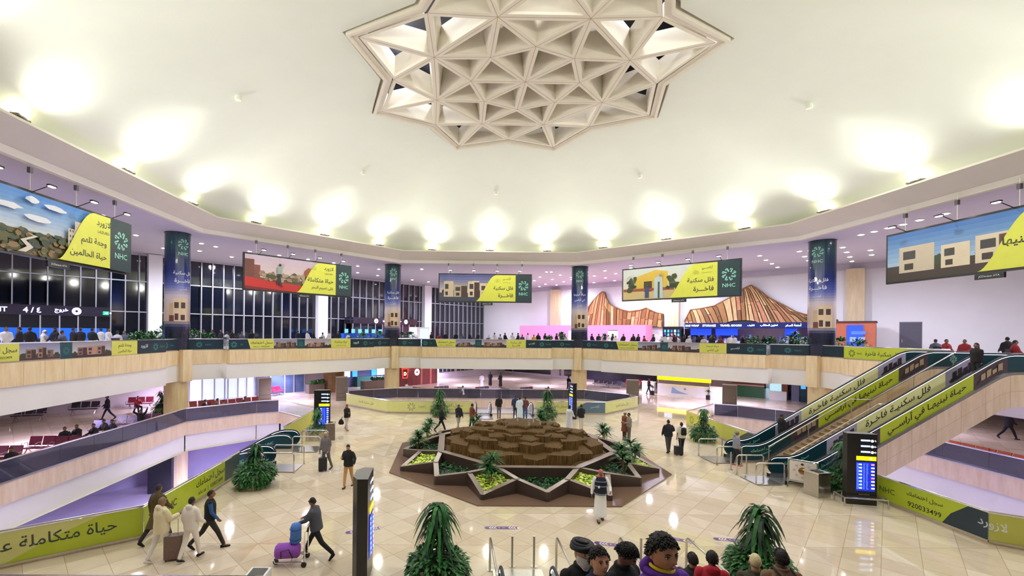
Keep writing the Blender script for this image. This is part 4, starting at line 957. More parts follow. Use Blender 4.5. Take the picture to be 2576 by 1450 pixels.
def up_text(rt, d, sd, base, width, light):
    for off, mid, txt, bold in ((0, CRM, 'فلل سكنيـة فاخـرة', .008), (width, GRN, 'حيـاة نبنيهـا في أراســي', .014)):
        f = lambda u, v, l, off=off: d*u+V((0, 0, base(u)+.16+v))+sd*(off+.016+l)
        cv = Canvas(f)
        if mid is GRN: cv.text(txt, 6.15, .36, .52, INKK, 0, bold, 3.7)
        else: cv.text(txt, 6.0, .36, .42, INKK, 0, bold, 3.0)
        cv.logo(11.0, .40, .20, MINT); cv.text('سجل اهتمامك', 1.25, .46, .20, MINT, 0, .01, 1.3); cv.text('nhc.sa | 920033499', 1.25, .22, .10, MINT, 0, .004, 1.3)
        g = random.Random(3)
        for a in (3.0, 8.5):
            c0 = ink(70, 58, 66) if mid is CRM else ink(170, 150, 120)
            for i in range(4): cv.rect(a+.25*i, .22+.05*i*0, a+.25*i+.2, .22+g.uniform(.2, .4), c0)
            for i in range(5): cv.blob(a+.2*i, .16, .16, .1, ink(60, 52, 60), g)
        cv.obj('print', rt)
X0 = 14.7-3.776
YR = [23.46-23.13+.02, 22.3-23.13, 20.25-23.13, 19.15-23.13]
escalator((X0, YR[0], .02), (1, 0, 0), 4.85, 'far rising escalator of the right pair with cream and green printed sides', (seg_up(CRM), seg_up(GRN)), near=lambda rt, d, sd, b, w_: up_text(rt, d, sd, b, w_, 0), group='rising escalators at the right', clad=1)
escalator((X0, YR[2], .02), (1, 0, 0), 4.85, 'near rising escalator of the right pair, above the stone clad side', (seg_up(CRM), seg_up(GRN)), near=lambda rt, d, sd, b, w_: up_text(rt, d, sd, b, w_, 0), group='rising escalators at the right', clad=1)
# fixed stair between the rising escalators
st = root('staircase', (X0+1.2, (YR[1]+YR[2])/2, 0), 'travertine staircase rising between the two right escalators', 'staircase')
STAIR = mat('stair_travertine', srgb(164, 132, 92), .4, var=.12, scale=3); mb = MB(); n = 28; wd = YR[1]-YR[2]-.42
for i in range(n):
    z = 4.85*(i+1)/n; x = i*.30+(1.1 if i >= 14 else 0); mb.box((x+.15, 0, z-.3), (.32, wd, .6), STAIR); mb.box((x+.0, 0, z-.012), (.05, wd, .024), GREY)
mb.box((14*.3+.55, 0, 14*4.85/28-.3), (1.15, wd, .6), STAIR); mb.obj('steps', st)
for sy in (-1, 1):
    mb = MB(); y = sy*(wd/2-.08); pth = [(.1, y, .95), (4.2, y, .95+2.42), (5.3, y, .95+2.42), (9.5, y, .95+4.85)]
    mb.tube([(.1, y, .1)]+pth, .028, STEEL, 7)
    for x, z in ((2.1, 1.2), (4.25, 2.42), (5.2, 2.42), (7.4, 3.6), (9.4, 4.8)): mb.tube([(x, y, z), (x, y, z+.95)], .022, STEEL, 6)
    mb.obj('handrail', st)
mb = MB(); mb.add([(0, -wd/2-.12, -.0), (9.6, -wd/2-.12, 4.85), (9.6, -wd/2-.12, 3.4), (1.2, -wd/2-.12, -1)], [(0, 1, 2, 3)], TRAVD); mb.obj('stringer', st)
# falling escalators at the left (run direction -x, going down) and at the back
XL = -8.45-3.776
def seg_dn(): return [(0, 2.9, T1), (2.9, 14.6, ink(96, 112, 118))]
def dn_text(rt, d, sd, base, width):
    for off in (0, width):
        f = lambda u, v, l, off=off: d*(3.0-u)+V((0, 0, base(3.0-u)+.16+v))-sd*(-off+.016+l)
        cv = Canvas(f); cv.logo(1.15, .36, .24, MINT); cv.text('NHC', 1.75, .36, .15, MINT, 0, .01); cv.obj('print', rt)
YL = [24.85-23.13+.07, 23.75-23.13+.07, 21.45-23.13+.07, 20.35-23.13+.07]
# run direction -x has its right hand side towards +y, so the first balustrade is the near one
escalator((XL, YL[1], .02), (-1, 0, 0), -5, 'far descending escalator at the left opening', (seg_dn(), seg_dn()), near=dn_text, group='descending escalators at the left')
escalator((XL, YL[3], .02), (-1, 0, 0), -5, 'near descending escalator at the left opening, behind the round planter', (seg_dn(), seg_dn()), near=dn_text, group='descending escalators at the left')
gl = [(0, 14.6, mat('escalator_pale_glass', srgb(170, 176, 184), .1, var=.05))]
escalator((-1.7, 11.5, .02), (0, 1, 0), -5, 'small descending escalator at the back opening, left of the pair', (gl, gl), width=1.15, group='descending escalators at the back')
escalator((1.6, 11.5, .02), (0, 1, 0), -5, 'small descending escalator at the back opening, right of the pair', (gl, gl), width=1.15, group='descending escalators at the back')
# escalators below the camera, rising towards it
gd = [(0, 12.6, mat('escalator_clear_panel', srgb(110, 122, 126), .08, var=.05, alpha=.8))]
FX = [1.25-3.776, 5.45-3.776]
escalator((FX[0]+1.25, -12.35, .02), (0, -1, 0), 4.85, 'escalator rising to the viewer, carrying the man in purple', (gd, gd), f0=1.6, f1=1.0, width=1.25, group='escalators below the viewer')
escalator((FX[1]+.1, -12.35, .02), (0, -1, 0), 4.85, 'escalator below the viewer, carrying the person in the red jacket', (gd, gd), f0=1.6, f1=1.0, width=1.25, group='escalators below the viewer')
# queue rails of steel tube at the landings
def hoop(p0, p1, label, grp, h=.92):
    p0, p1 = V(p0), V(p1); rt = root('queue_rail', p0, label, 'rail', grp); d = p1-p0; mb = MB(); u = d.normalized()
    mb.tube([(0, 0, 0), (0, 0, h-.08), u*.08+V((0, 0, h)), d-u*.08+V((0, 0, h)), d+V((0, 0, h-.08)), d], .032, STEEL, 8); mb.obj('rail_tube', rt, smooth=True)
    for q in (V((0, 0, 0)), d): mb = MB(); mb.prism([(q.x+.07*cos(t*pi/5), q.y+.07*sin(t*pi/5)) for t in range(10)], 0, .015, STEEL); mb.obj('foot_plate', rt)
for i, y in enumerate((YL[0]+.1, YL[1]-.3, YL[2]+.2, YL[3]-.1)):
    hoop((XL+.1-.25*(i > 1), y, 0), (XL+1.55-.25*(i > 1), y, 0), ['farthest', 'second farthest', 'third', 'nearest'][i]+' steel queue rail at the top of the left escalators', 'queue rails at the left escalators')
for i, y in enumerate((YR[0]+.25, YR[1]-.2, YR[2]+.3, YR[3]+.1)):
    hoop((X0-1.25, y, 0), (X0+.0, y, 0), ['farthest', 'second farthest', 'third', 'nearest'][i]+' steel queue rail at the foot of the right escalators', 'queue rails at the right escalators')
def post(x, y, label, grp):
    rt = root('bollard', (x, y, 0), label, 'bollard', grp); mb = MB(); mb.tube([(0, 0, 0), (0, 0, .86)], .034, STEEL, 9); mb.obj('post', rt); mb = MB(); mb.prism([(.08*cos(t*pi/6), .08*sin(t*pi/6)) for t in range(12)], 0, .02, STEEL); mb.obj('foot_plate', rt)
post(X0-1.05, YR[1]-1.0, 'short steel post between the right escalators, behind', 'posts at the landings'); post(X0-.7, YR[1]-1.6, 'short steel post between the right escalators, in front', 'posts at the landings')
for px, nm in ((1288, 'left one of two in front of the escalators below'), (1343, 'right one of two in front of the escalators below'), (1612, 'steel post behind the man in purple')):
    p = G(px, 1427 if px < 1600 else 1432); post(p.x, p.y, 'short steel post, '+nm, 'posts at the landings')
for px, nm in ((1233, 'leftmost'), (1400, 'second from the left'), (1558, 'third from the left'), (1727, 'rightmost')):
    p = G(px, 1352, .92); hoop((p.x, p.y, 0), (p.x, p.y-1.9, 0), nm+' of the steel queue rails in front of the escalators below', 'queue rails below the viewer')
for px in (560, 575): p = G(px, 1212 if px < 570 else 1206); post(p.x, p.y, 'steel post with round foot '+('left' if px < 570 else 'right')+' of a pair beside the green balustrade', 'posts beside the planter')
# ---------------------------------------------------------------- plants
def bush(mb, c, rx, rz, n, L_, w, mats, g):
    for i in range(n):
        a = g.uniform(0, 2*pi); t = math.acos(g.uniform(-.75, 1)); q = V((sin(t)*cos(a)*rx, sin(t)*sin(a)*rx, cos(t)*rz)); k = g.uniform(.72, 1.02)
        p = V(c)+q*k; dd = q.normalized()+V((g.uniform(-.7, .7), g.uniform(-.7, .7), g.uniform(-.5, .4))); leaf(mb, p, dd, L_*g.uniform(.7, 1.2), w, g.choice(mats), .5, 2)
def palm(mb, m2, h, g, L_=.75, n=60):
    bark = mat('plant_stem', srgb(120, 100, 70), .8, var=.2)
    m2.tube([(0, 0, .4), (.02, 0, h*.55), (0, .02, h-.2)], .035, bark, 7)
    for i in range(n):
        z = h-.15-g.random()**1.3*(h*.42); a = g.uniform(0, 2*pi); leaf(mb, V((0, 0, z)), (cos(a), sin(a), g.uniform(.5, 1.5)), L_*g.uniform(.7, 1.15), .05, g.choice(DG), 1.25, 6)
def planter(x, y, label, rad=.72, h=2.2, seed=1, square=False, bushn=900, palmn=80):
    g = random.Random(seed); rt = root('potted_plant', (x, y, 0), label, 'planter', 'planters of the main floor'); mb = MB(); pot = mat('marbled_pot', srgb(176, 164, 140), .5, var=.25, scale=6)
    if square: mb.box((0, 0, .28), (rad*1.7, rad*1.7, .56), pot)
    else: mb.prism([(rad*.72*cos(2*pi*i/24), rad*.72*sin(2*pi*i/24)) for i in range(24)], 0, .6, pot, soil)
    mb.obj('pot', rt); mb = MB(); g2 = [DG[0], DG[2], mat('leaf_mid', srgb(58, 120, 48), .5, var=.2), DG[1]]
    if square: bush(mb, (0, 0, .6), rad*.95, .3, bushn//2, .16, .03, g2, g)
    else: bush(mb, (0, 0, .55), rad*1.04, .55, bushn, .17, .04, g2, g); m3 = MB(); m3.ball((0, 0, .5), (rad*.72, rad*.72, .45), DG[3], 14, 8); m3.obj('inner_growth', rt)
    mb.obj('bush', rt); mb = MB(); m2 = MB(); palm(mb, m2, h, g, L_=.75 if h > 2.15 else .52, n=palmn); m2.obj('stem', rt); mb.obj('fronds', rt); return rt
planter(-.27-3.776, 11.2-23.13, 'big round planter at the bottom centre with a drooping dracaena', .72, 2.25, 1, bushn=1500, palmn=110)
planter(8.0-3.776, 11.3-23.13, 'big round planter at the bottom right behind the men going down', .72, 2.2, 2, bushn=1500, palmn=110)
planter(-11.9, -4.6, 'round planter in front of the left escalators', .76, 1.9, 3, bushn=1300)
planter(11.8, 3.9, 'round planter left of the right escalators', .74, 2.1, 4)
planter(3.6, 10.3, 'round planter at the back right of the fountain', .68, 2.3, 5, bushn=600)
planter(-4.6, 11.2, 'round planter at the back left of the fountain', .68, 2.2, 6, bushn=600)
planter(-11.8, 3.6, 'square planter beside the far left information pillar', .62, 2.0, 7, True)
p = G(405, 1046); planter(p.x, p.y, 'round planter with a small tree beside the left column', .6, 2.0, 9, bushn=500, palmn=50)
planter(12.75, -4.8, 'planter between the trash bin and the right information pillar', .62, 2.3, 8)
# ---------------------------------------------------------------- information pillars
def pillar(x, y, rz, label, h=2.75, wd=1.0, dp=.42, guard=False, seed=1):
    g = random.Random(seed); rt = root('information_pillar', (x, y, 0), label, 'information pillar', 'black information pillars', rz)
    mb = MB(); pts = [(-wd/2, -dp/2), (wd/2, -dp/2), (wd/2, dp*.15), (wd*.25, dp/2), (-wd*.25, dp/2), (-wd/2, dp*.15)]
    mb.prism(pts, 0, h, BLACK, mat('pillar_top_grey', srgb(120, 120, 118), .5)); mb.obj('body', rt)
    for sgn in (-1, 1):
        yy = -dp/2 if sgn < 0 else dp/2
        if sgn > 0: continue
        cv = Canvas(lambda u, v, l: V((u, yy-l, v)))
        for i in range(3):
            z = h-.26-.22*i; cv.rect(-.05, z-.02, .26, z+.045, lit(150, 180, 255, 2.5)); cv.disc(.33, z, .05, lit(210, 225, 255, 3), 10); cv.text('↑' if i == 0 else '←', .43, z, .07, lit(210, 225, 255, 3))
        cv.rect(-.20, h-1.02, .46, h-.86, lit(255, 226, 10, 1.5)); cv.disc(.28, h-.94, .03, lit(255, 255, 240, 3), 8)
        cv.rect(-.21, h-2.2, .42, h-1.08, lit(14, 34, 170, 1.2))
        l = cv.lift()
        for r_ in range(22):
            z = h-1.16-.046*r_
            for c_, (a, b) in enumerate(((-.19, -.10), (-.06, .0), (.03, .10), (.13, .2))):
                cv.rect(a, z, b-g.uniform(0, .03), z+.014, lit(110, 150, 230, 1.5), 1, l)
        for r_ in range(8):
            z = h-1.2-.13*r_; cv.rect(.29, z, .40, z+.055, lit(*g.choice([(240, 120, 160), (240, 210, 80), (190, 230, 190), (90, 200, 220), (240, 240, 250)]), 2)); cv.rect(-.12, z, -.02, z+.05, lit(160, 220, 240, 2))
        cv.text('AIRPORT SERVICES', .05, .42, .03, ink(170, 170, 180)); cv.obj('screen', rt)
    if guard:
        mb = MB(); q = [(-wd*.72, -dp*1.1), (wd*.72, -dp*1.1), (wd*.72, dp*.4), (wd*.3, dp*1.0), (-wd*.3, dp*1.0), (-wd*.72, dp*.4)]; mb.tube([(a, b, .32) for a, b in q], .03, CHROME, 8, True)
        for a, b in q: mb.tube([(a, b, 0), (a, b, .32)], .028, STEEL, 7)
        mb.obj('guard_rail', rt)
    return rt
pillar(12.25, -5.95, R(-12), 'black information pillar at the right with a lit flight board and steel guard rail', guard=True, seed=2)
pillar(-2.30-3.776, 11.75-23.13, R(92), 'near black information pillar seen edge on at the lower left of centre', wd=1.0, seed=3)
pillar(-12.0, 5.4, R(8), 'black information pillar far left behind the square planter', seed=4)
pillar(5.75, 11.0, R(-84), 'black information pillar at the back, edge on, beside the blue balustrade print', seed=5)
# ---------------------------------------------------------------- brown service cabinets
cabm = mat('brown_grey_metal', srgb(124, 112, 102), .4, .3, var=.03, scale=2); cabs = mat('brown_grey_metal_light', srgb(168, 158, 150), .4, .3, var=.03, scale=2)
for x, y, rz, nm in ((-20.8, 17.3, .7, 'at the left beyond the descending escalators'), (-14.1, 18.9, .3, 'at the left end of the back balustrade'), (13.5, 18.6, -.3, 'at the right end of the back balustrade'), (20.6, 15.2, -.6, 'behind the right opening')):
    rt = root('service_cabinet', (x, y, 0), 'tall brown metal service cabinet '+nm, 'cabinet', 'tall brown service cabinets', rz); mb = MB(); mb.box((0, 0, 1.1), (1.05, .8, 2.2), cabm); mb.box((0, 0, 2.22), (1.09, .84, .05), cabs); mb.box((.53, 0, 1.1), (.02, .8, 2.2), cabs); mb.obj('body', rt)
    mb = MB()
    for z in (.35, .7): mb.box((0, -.41, z), (.9, .015, .015), BLACK)
    mb.box((.0, -.41, 1.3), (.93, .012, 1.7), cabm); mb.box((.36, -.43, 1.2), (.03, .03, .16), STEEL); mb.obj('door', rt)
# ---------------------------------------------------------------- bins, framed sign, plinth
def bin_(x, y, s, h, label, m):
    rt = root('trash_bin', (x, y, 0), label, 'trash bin', None, .2); mb = MB(); mb.box((0, 0, h/2), (s, s, h), m, 0, .96); mb.obj('body', rt); mb = MB(); mb.box((0, 0, h+.015), (s*1.06, s*1.06, .05), CHROME); mb.box((0, 0, h+.045), (s*.5, s*.5, .02), BLACK); mb.obj('lid', rt)
bin_(11.3, -5.15, .62, .95, 'square steel trash bin in front of the right planter', STEEL)
bin_(-11.0, 3.6, .55, 1.0, 'brown trash bin beside the far left information pillar', cabm)
rt = root('framed_sign', (11.35, -4.35, 0), 'white framed notice with a brown emblem on a steel stand', 'sign', None, R(-42)); mb = MB()
mb.tube([(-.5, 0, .05), (-.5, 0, 1.18), (.5, 0, 1.18), (.5, 0, .05)], .03, STEEL, 7); mb.tube([(-.5, 0, .25), (.5, 0, .25)], .02, STEEL, 6); mb.tube([(-.5, -.3, .03), (-.5, .3, .03)], .025, STEEL, 6); mb.tube([(.5, -.3, .03), (.5, .3, .03)], .025, STEEL, 6); mb.obj('stand', rt)
mb = MB(); mb.box((0, 0, .71), (.92, .03, .84), ink(236, 228, 222)); mb.obj('board', rt)
cv = Canvas(lambda u, v, l: V((u, -.016-l, v))); cv.disc(0, .74, .15, ink(170, 110, 50), 20); cv.rect(-.15, .70, .15, .76, ink(120, 70, 36)); g = random.Random(2)
for k in range(8): cv.disc(.29*cos(k*pi/4), .74+.28*sin(k*pi/4), .05, ink(206, 196, 192), 12)
cv.disc(-.02, 1.02, .05, ink(60, 40, 40), 8); cv.obj('print', rt)
rt = root('display_plinth', (G(648, 1441, .44).x, G(648, 1441, .44).y, 0), 'white framed dark box at the bottom edge, below the luggage trolley', 'box'); mb = MB(); mb.box((0, 0, .22), (.5, .5, .44), INKW); mb.obj('frame', rt); mb = MB(); mb.box((0, 0, .445), (.38, .38, .02), BLACK); mb.obj('dark_top', rt)
# ---------------------------------------------------------------- purple floor guides
PUR = mat('purple_floor_vinyl', srgb(92, 50, 128), .3, var=.05)
for i, (px, py, rz, nm) in enumerate(((1263, 1329, 0, 'in front of the fountain'), (1545, 1372, -.25, 'behind the bearded man'), (1845, 1360, -.15, 'left of the lower right planter'), (915, 1335, .35, 'behind the near black pillar'), (1700, 1357, -.5, 'right of the man in purple'))):
    p = G(px, py); rt = root('floor_sticker', (p.x, p.y, 0), 'purple arrow strip on the floor '+nm, 'floor sticker', 'purple arrow strips on the floor', rz)
    cv = Canvas(lambda u, v, l: V((u, v, .003+l*.3))); L_ = 1.08
    cv.poly([(-L_/2, -.1), (L_/2, -.1), (L_/2-.06, 0), (L_/2, .1), (-L_/2, .1), (-L_/2-.06, 0)], PUR)
    for s in (-1, 1):
        for k in range(3):
            x = s*(L_/2-.13-.085*k)-.03; cv.poly([(x+.06, -.08), (x+.1, -.08), (x+.03, 0), (x+.1, .08), (x+.06, .08), (x-.01, 0)], INKW)
    cv.rect(-.12, -.04, -.08, .04, ink(190, 170, 210)); cv.rect(.0, -.04, .1, .04, ink(150, 120, 180)); cv.obj('print', rt)
# ---------------------------------------------------------------- airport benches
def bench(x, y, z, rz, label, seats=3, col=(120, 30, 66), grp='rows of airport seats', proto={}):
    key = (seats, col)
    if key in proto:
        c = dup(proto[key]); c.location = (x, y, z); c.rotation_euler = (0, 0, rz); c['label'] = label; c['group'] = grp; return c
    rt = root('airport_bench', (x, y, z), label, 'seat row', grp, rz); mb = MB(); W = seats*.62
    mb.box((0, 0, .36), (W, .08, .07), STEEL)
    for s in (-.38, .38): mb.tube([(s*W, -.3, .03), (s*W, 0, .36), (s*W, .3, .03)], .028, STEEL, 6)
    mb.obj('beam', rt); lm = mat('seat_%d_%d_%d' % col, srgb(*col), .35, var=.06)
    for i in range(seats):
        cx = (i-(seats-1)/2)*.62; m1 = MB()
        m1.add([(cx-.27, -.28, .43), (cx+.27, -.28, .43), (cx+.27, .2, .40), (cx-.27, .2, .40), (cx-.27, -.28, .37), (cx+.27, -.28, .37), (cx+.27, .2, .34), (cx-.27, .2, .34)], [(0, 1, 2, 3), (7, 6, 5, 4), (0, 4, 5, 1), (1, 5, 6, 2), (2, 6, 7, 3), (3, 7, 4, 0)], lm); m1.obj('seat', rt)
        m1 = MB(); m1.add([(cx-.27, .2, .46), (cx+.27, .2, .46), (cx+.27, .34, .9), (cx-.27, .34, .9), (cx-.27, .26, .44), (cx+.27, .26, .44), (cx+.27, .40, .88), (cx-.27, .40, .88)], [(0, 1, 2, 3), (7, 6, 5, 4), (0, 4, 5, 1), (1, 5, 6, 2), (2, 6, 7, 3), (3, 7, 4, 0)], lm); m1.obj('backrest', rt)
    for i in range(seats+1):
        cx = (i-seats/2)*.62; m1 = MB(); m1.tube([(cx, .2, .42), (cx, .2, .62), (cx, -.2, .62), (cx, -.2, .40)], .018, CHROME, 6); m1.obj('armrest', rt)
    proto[key] = rt; return rt
# waiting area left of the left opening
for i, (px, py, rz, n, c, nm) in enumerate((
    (8, 1127, R(8), 2, (128, 28, 74), 'nearest maroon seat row at the left edge'), (96, 1102, R(8), 2, (134, 28, 80), 'bright maroon pair of seats left of the reclining person'),
    (178, 1101, R(8), 3, (110, 30, 60), 'dark maroon seat row in front of the woman with folded hands'), (254, 1061, R(8), 2, (96, 76, 130), 'violet seats behind the pair with phones'), (328, 1048, R(8), 3, (104, 72, 110), 'violet seat row left of the person with raised arms'), (375, 1044, R(8), 2, (100, 56, 90), 'plum seats right of the person with raised arms'),
    (72, 1028, R(20), 3, (66, 62, 84), 'grey steel seat row at the far left in the distance'), (212, 1013, R(20), 3, (60, 58, 76), 'grey steel seat row in the distance, middle'), (352, 1001, R(20), 3, (120, 30, 50), 'maroon seat row far behind the walking man'),
    (510, 1010, R(40), 3, (140, 30, 40), 'red seat row right of the left column'), (565, 1008, R(40), 3, (150, 30, 40), 'red seat row with three seated people'), (625, 1002, R(40), 3, (150, 30, 40), 'red seat row beside the brown cabinet'))):
    p = G(px, py, .88); bench(p.x, p.y, 0, rz, nm, n, c)
for i, (px, py, nm) in enumerate(((700, 995, 'pink seat row beside the round kiosk'), (860, 1003, 'bright red seats behind the far left pillar'))):
    p = G(px, py); bench(p.x, p.y, 0, R(70), nm, 2, (210, 40, 80))
for i, px in enumerate((1050, 1115, 1165, 1218, 1275, 1330, 1388)):
    p = PY(px, 990, 21.9+(i % 2)*1.2); bench(p.x, p.y, 0, R(35 if i % 2 else -35), 'seat row %s behind the smoked glass at the back' % ['far left', 'left', 'left of centre', 'in the centre', 'right of centre', 'right', 'far right'][i], 3, (90, 60, 84))
for i, (px, py) in enumerate(((1510, 962), (1545, 966), (1590, 966), (1620, 963))):
    p = G(px, py+12); bench(p.x, p.y, 0, R(-40), 'seat row %s under the gallery, right of the back column' % ['first', 'second', 'third', 'last'][i], 3, (60, 56, 76) if i < 2 else (170, 30, 60))
for i, (px, py, nm) in enumerate(((2420, 1160, 'orange seat row beyond the escalator cladding'), (2510, 1182, 'orange seat row at the right edge'))):
    p = G(px, py); bench(p.x, p.y, 0, R(-90), nm, 3, (214, 92, 60))
# ---------------------------------------------------------------- upper concourse: hoardings, shops, reliefs
def sW(px, n, D): p = HP(px, 840, n, D); n = V(n); return p.dot(V((n.y, -n.x, 0)))
def zW(px, py, n, D): return HP(px, py, n, D).z
def slab(mb, n, D, px0, px1, z0, z1, off, th, m):      # box standing off a 45 degree wall between two image columns
    s0, s1 = sW(px0, n, D-off), sW(px1, n, D-off); T_ = V((V(n).y, -V(n).x, 0)); c = wallp(n, D, (s0+s1)/2, (z0+z1)/2, off+0*th); c = c+V(n)*(th/2)
    mb.box(c, (abs(s1-s0), th, z1-z0), m, atan2(T_.y, T_.x))
def wcanvas(n, D, px0, z0, off):
    n = V(n); T_ = V((n.y, -n.x, 0)); s0 = sW(px0, n, D-off); o = wallp(n, D, s0, z0, off)
    return Canvas(lambda u, v, l: o+T_*u+V((0, 0, v))-n*l)
def wlen(n, D, px0, px1, off): return sW(px1, n, D-off)-sW(px0, n, D-off)
pk = mat('pink_hoarding', srgb(246, 150, 206), .6, var=.02)
rt = root('hoarding', (0, 0, 0), 'long pink hoarding standing under the left wooden mountain', 'hoarding'); mb = MB(); slab(mb, NR, DR, 1307, 1624, FU, 7.75, 3.0, 2.2, pk); mb.obj('panels', rt)
mb = MB(); slab(mb, NR, DR, 1430, 1440, FU, 7.0, 3.05, .05, INKW); mb.obj('door', rt)
# wooden mountain reliefs
WD = [mat('wood_%d' % i, srgb(*c), .55, var=.16, scale=3, stretch=(3, 3, .5)) for i, c in enumerate(((196, 150, 98), (168, 118, 70), (222, 184, 132), (140, 96, 58), (206, 140, 104), (110, 74, 48)))]
def relief(top, bot, label, seed, lean):
    g = random.Random(seed); rt = root('wood_relief', (0, 0, 0), label, 'wall relief', 'wooden mountain reliefs')
    off = .55; T_ = V((NR.y, -NR.x, 0))
    def cv_(pts): return [(sW(px, NR, DR-off), zW(px, py, NR, DR-off)) for px, py in pts]
    tp, bt = cv_(top), cv_(bot)
    def at(c, s):
        for (s0, z0), (s1, z1) in zip(c, c[1:]):
            if s0 <= s <= s1: return z0+(z1-z0)*(s-s0)/(s1-s0+1e-9)
        return c[0][1] if s < c[0][0] else c[-1][1]
    P3 = lambda s, z, o: wallp(NR, DR, s, z, o)
    mb = MB(); pl = tp+bt[::-1]; n = len(pl); tr = tessellate_polygon([[V((a, b, 0)) for a, b in pl]])
    mb.add([P3(a, b, .42) for a, b in pl]+[P3(a, b, .13) for a, b in pl], [t for t in tr]+[(i, (i+1) % n, n+(i+1) % n, n+i) for i in range(n)], mat('wood_backing', srgb(74, 52, 38), .7, var=.1)); mb.obj('backing', rt)
    s0_, W_ = tp[0][0], tp[-1][0]-tp[0][0]; u = .004; mb = MB()
    def ft(u):
        for (a, b), (c, d) in zip(lean, lean[1:]):
            if a <= u <= c: return b+(d-b)*(u-a)/(c-a)
        return u
    while u < .99:
        u2 = min(u+g.uniform(.28, .62)/W_, .996); cuts = [0, 1] if g.random() < .4 else [0, g.uniform(.3, .7), 1]
        for c0, c1 in zip(cuts, cuts[1:]):
            m = g.choice(WD[:5]); L1 = []; R1 = []; K_ = 5
            for k in range(K_+1):
                t = c0+(c1-c0)*k/K_; e = t**.8
                for uu, LL, sg in ((u, L1, 1), (u2, R1, -1)):
                    a_, b_ = s0_+W_*ft(uu), s0_+W_*uu; sb = a_+(b_-a_)*e+sg*(.03+.02*sin(pi*k/K_)); zt = at(tp, a_)-.06; zb = at(bt, b_)+.05
                    LL.append((sb, min(zt+(zb-zt)*t, at(tp, sb)-.05)-(.04 if k == 0 and c0 > 0 else 0)))
            d = g.uniform(.47, .60); vs = [P3(a, b, d) for a, b in L1]+[P3(a, b, d) for a, b in R1]+[P3(a, b, .4) for a, b in L1]+[P3(a, b, .4) for a, b in R1]; q = K_+1
            mb.add(vs, [(k, k+1, q+k+1, q+k) for k in range(K_)]+[(k, k+1, 2*q+k+1, 2*q+k) for k in range(K_)]+[(q+k, q+k+1, 3*q+k+1, 3*q+k) for k in range(K_)]+[(0, q, 3*q, 2*q), (K_, q+K_, 3*q+K_, 2*q+K_)], m)
        u = u2
    mb.obj('wood_planks', rt)
    mb = MB(); mb.tube([P3(a, b, .5) for a, b in tp], .09, WD[3], 6); mb.obj('ridge', rt)
relief([(1462, 795), (1476, 777), (1490, 758), (1507, 740), (1513.6, 734.5), (1519, 735), (1523, 750), (1532, 764), (1545, 773), (1563, 780), (1582, 784.5), (1610, 780.7), (1625, 775), (1635, 780), (1652, 787), (1667, 790)],
       [(1462, 822), (1640, 822), (1660, 823), (1667, 827)], 'left wooden mountain relief with one sharp peak above the pink hoarding', 11, [(0, 0), (.04, .12), (.2, .27), (.35, .34), (.6, .62), (.9, .93), (1, 1)])
relief([(1721, 810), (1736, 780), (1762, 777), (1796, 770), (1834, 750), (1868, 727), (1888, 718), (1899, 724), (1936, 751), (1970, 768), (2001, 785), (2025, 792), (2073, 799), (2108, 806)],
       [(1721, 812), (1748, 820), (1772, 821.5), (1813, 820.5), (1827, 813), (1842, 808), (1881, 807), (1902, 810), (1919, 819), (2035, 821), (2090, 816), (2108, 808)], 'right wooden mountain relief with a broad peak above the blue shop signs', 12, [(0, 0), (.1, .06), (.25, .18), (.38, .36), (.45, .43), (.6, .47), (.75, .55), (.9, .68), (1, 1)])
# shop row under the right relief
rt = root('shop_counter', (0, 0, 0), 'bag wrap and travel goods shop row with glowing blue fascia', 'shop'); mb = MB(); navy = mat('navy_fascia', srgb(16, 30, 92), .4)
slab(mb, NR, DR, 1722, 2092, 7.35, 7.95, 2.6, 1.8, navy); mb.obj('fascia', rt)
mb = MB(); slab(mb, NR, DR, 1722, 2092, FU, 7.35, .5, .4, mat('shop_lilac_wall', srgb(190, 170, 196), .5)); mb.obj('back_wall', rt)
cv = wcanvas(NR, DR, 1722, 7.35, 2.62); WL = wlen(NR, DR, 1722, 2040, 2.62); le = lit(176, 206, 255, 5)
U_ = lambda px: sW(px, NR, DR-2.62)-sW(1722, NR, DR-2.62)
for t, a, b in (('BAG WRAP', 1724, 1758), ('STORAGE', 1767, 1800), ('TRAVEL GOODS', 1811, 1865)): cv.text(t, U_((a+b)/2), .30, .30, le, 0, .02, abs(U_(b)-U_(a)))
for t, a, b in (('تغليف', 1880, 1898), ('تخزين الحقائب', 1912, 1956), ('أمتعة السفر', 1975, 2016)): cv.text(t, U_((a+b)/2), .30, .34, le, 0, .02, abs(U_(b)-U_(a)))
cv.obj('lettering', rt)
for a, b in ((1737, 1789), (1800, 1855), (1975, 2005)): slab(mb, NR, DR, a, b, 6.55, 7.3, 2.2, .1, lit(24, 60, 220, 1.2))
mb.obj('menu_screen', rt)
for a, b in ((1735, 1870), (1960, 2035)): slab(mb, NR, DR, a, b, FU, FU+1.1, 2.2, .6, mat('counter_front', srgb(150, 160, 190), .4))
mb.obj('counter', rt)
mb = MB(); g = random.Random(6)
for i in range(26):
    a = g.uniform(1728, 2030); slab(mb, NR, DR, a, a+g.uniform(4, 9), g.uniform(5.6, 6.0), g.uniform(6.1, 6.8), 1.6, .05, g.choice([ink(90, 150, 220), ink(226, 226, 240), ink(120, 130, 170), ink(60, 110, 200)]))
mb.obj('goods_display', rt)
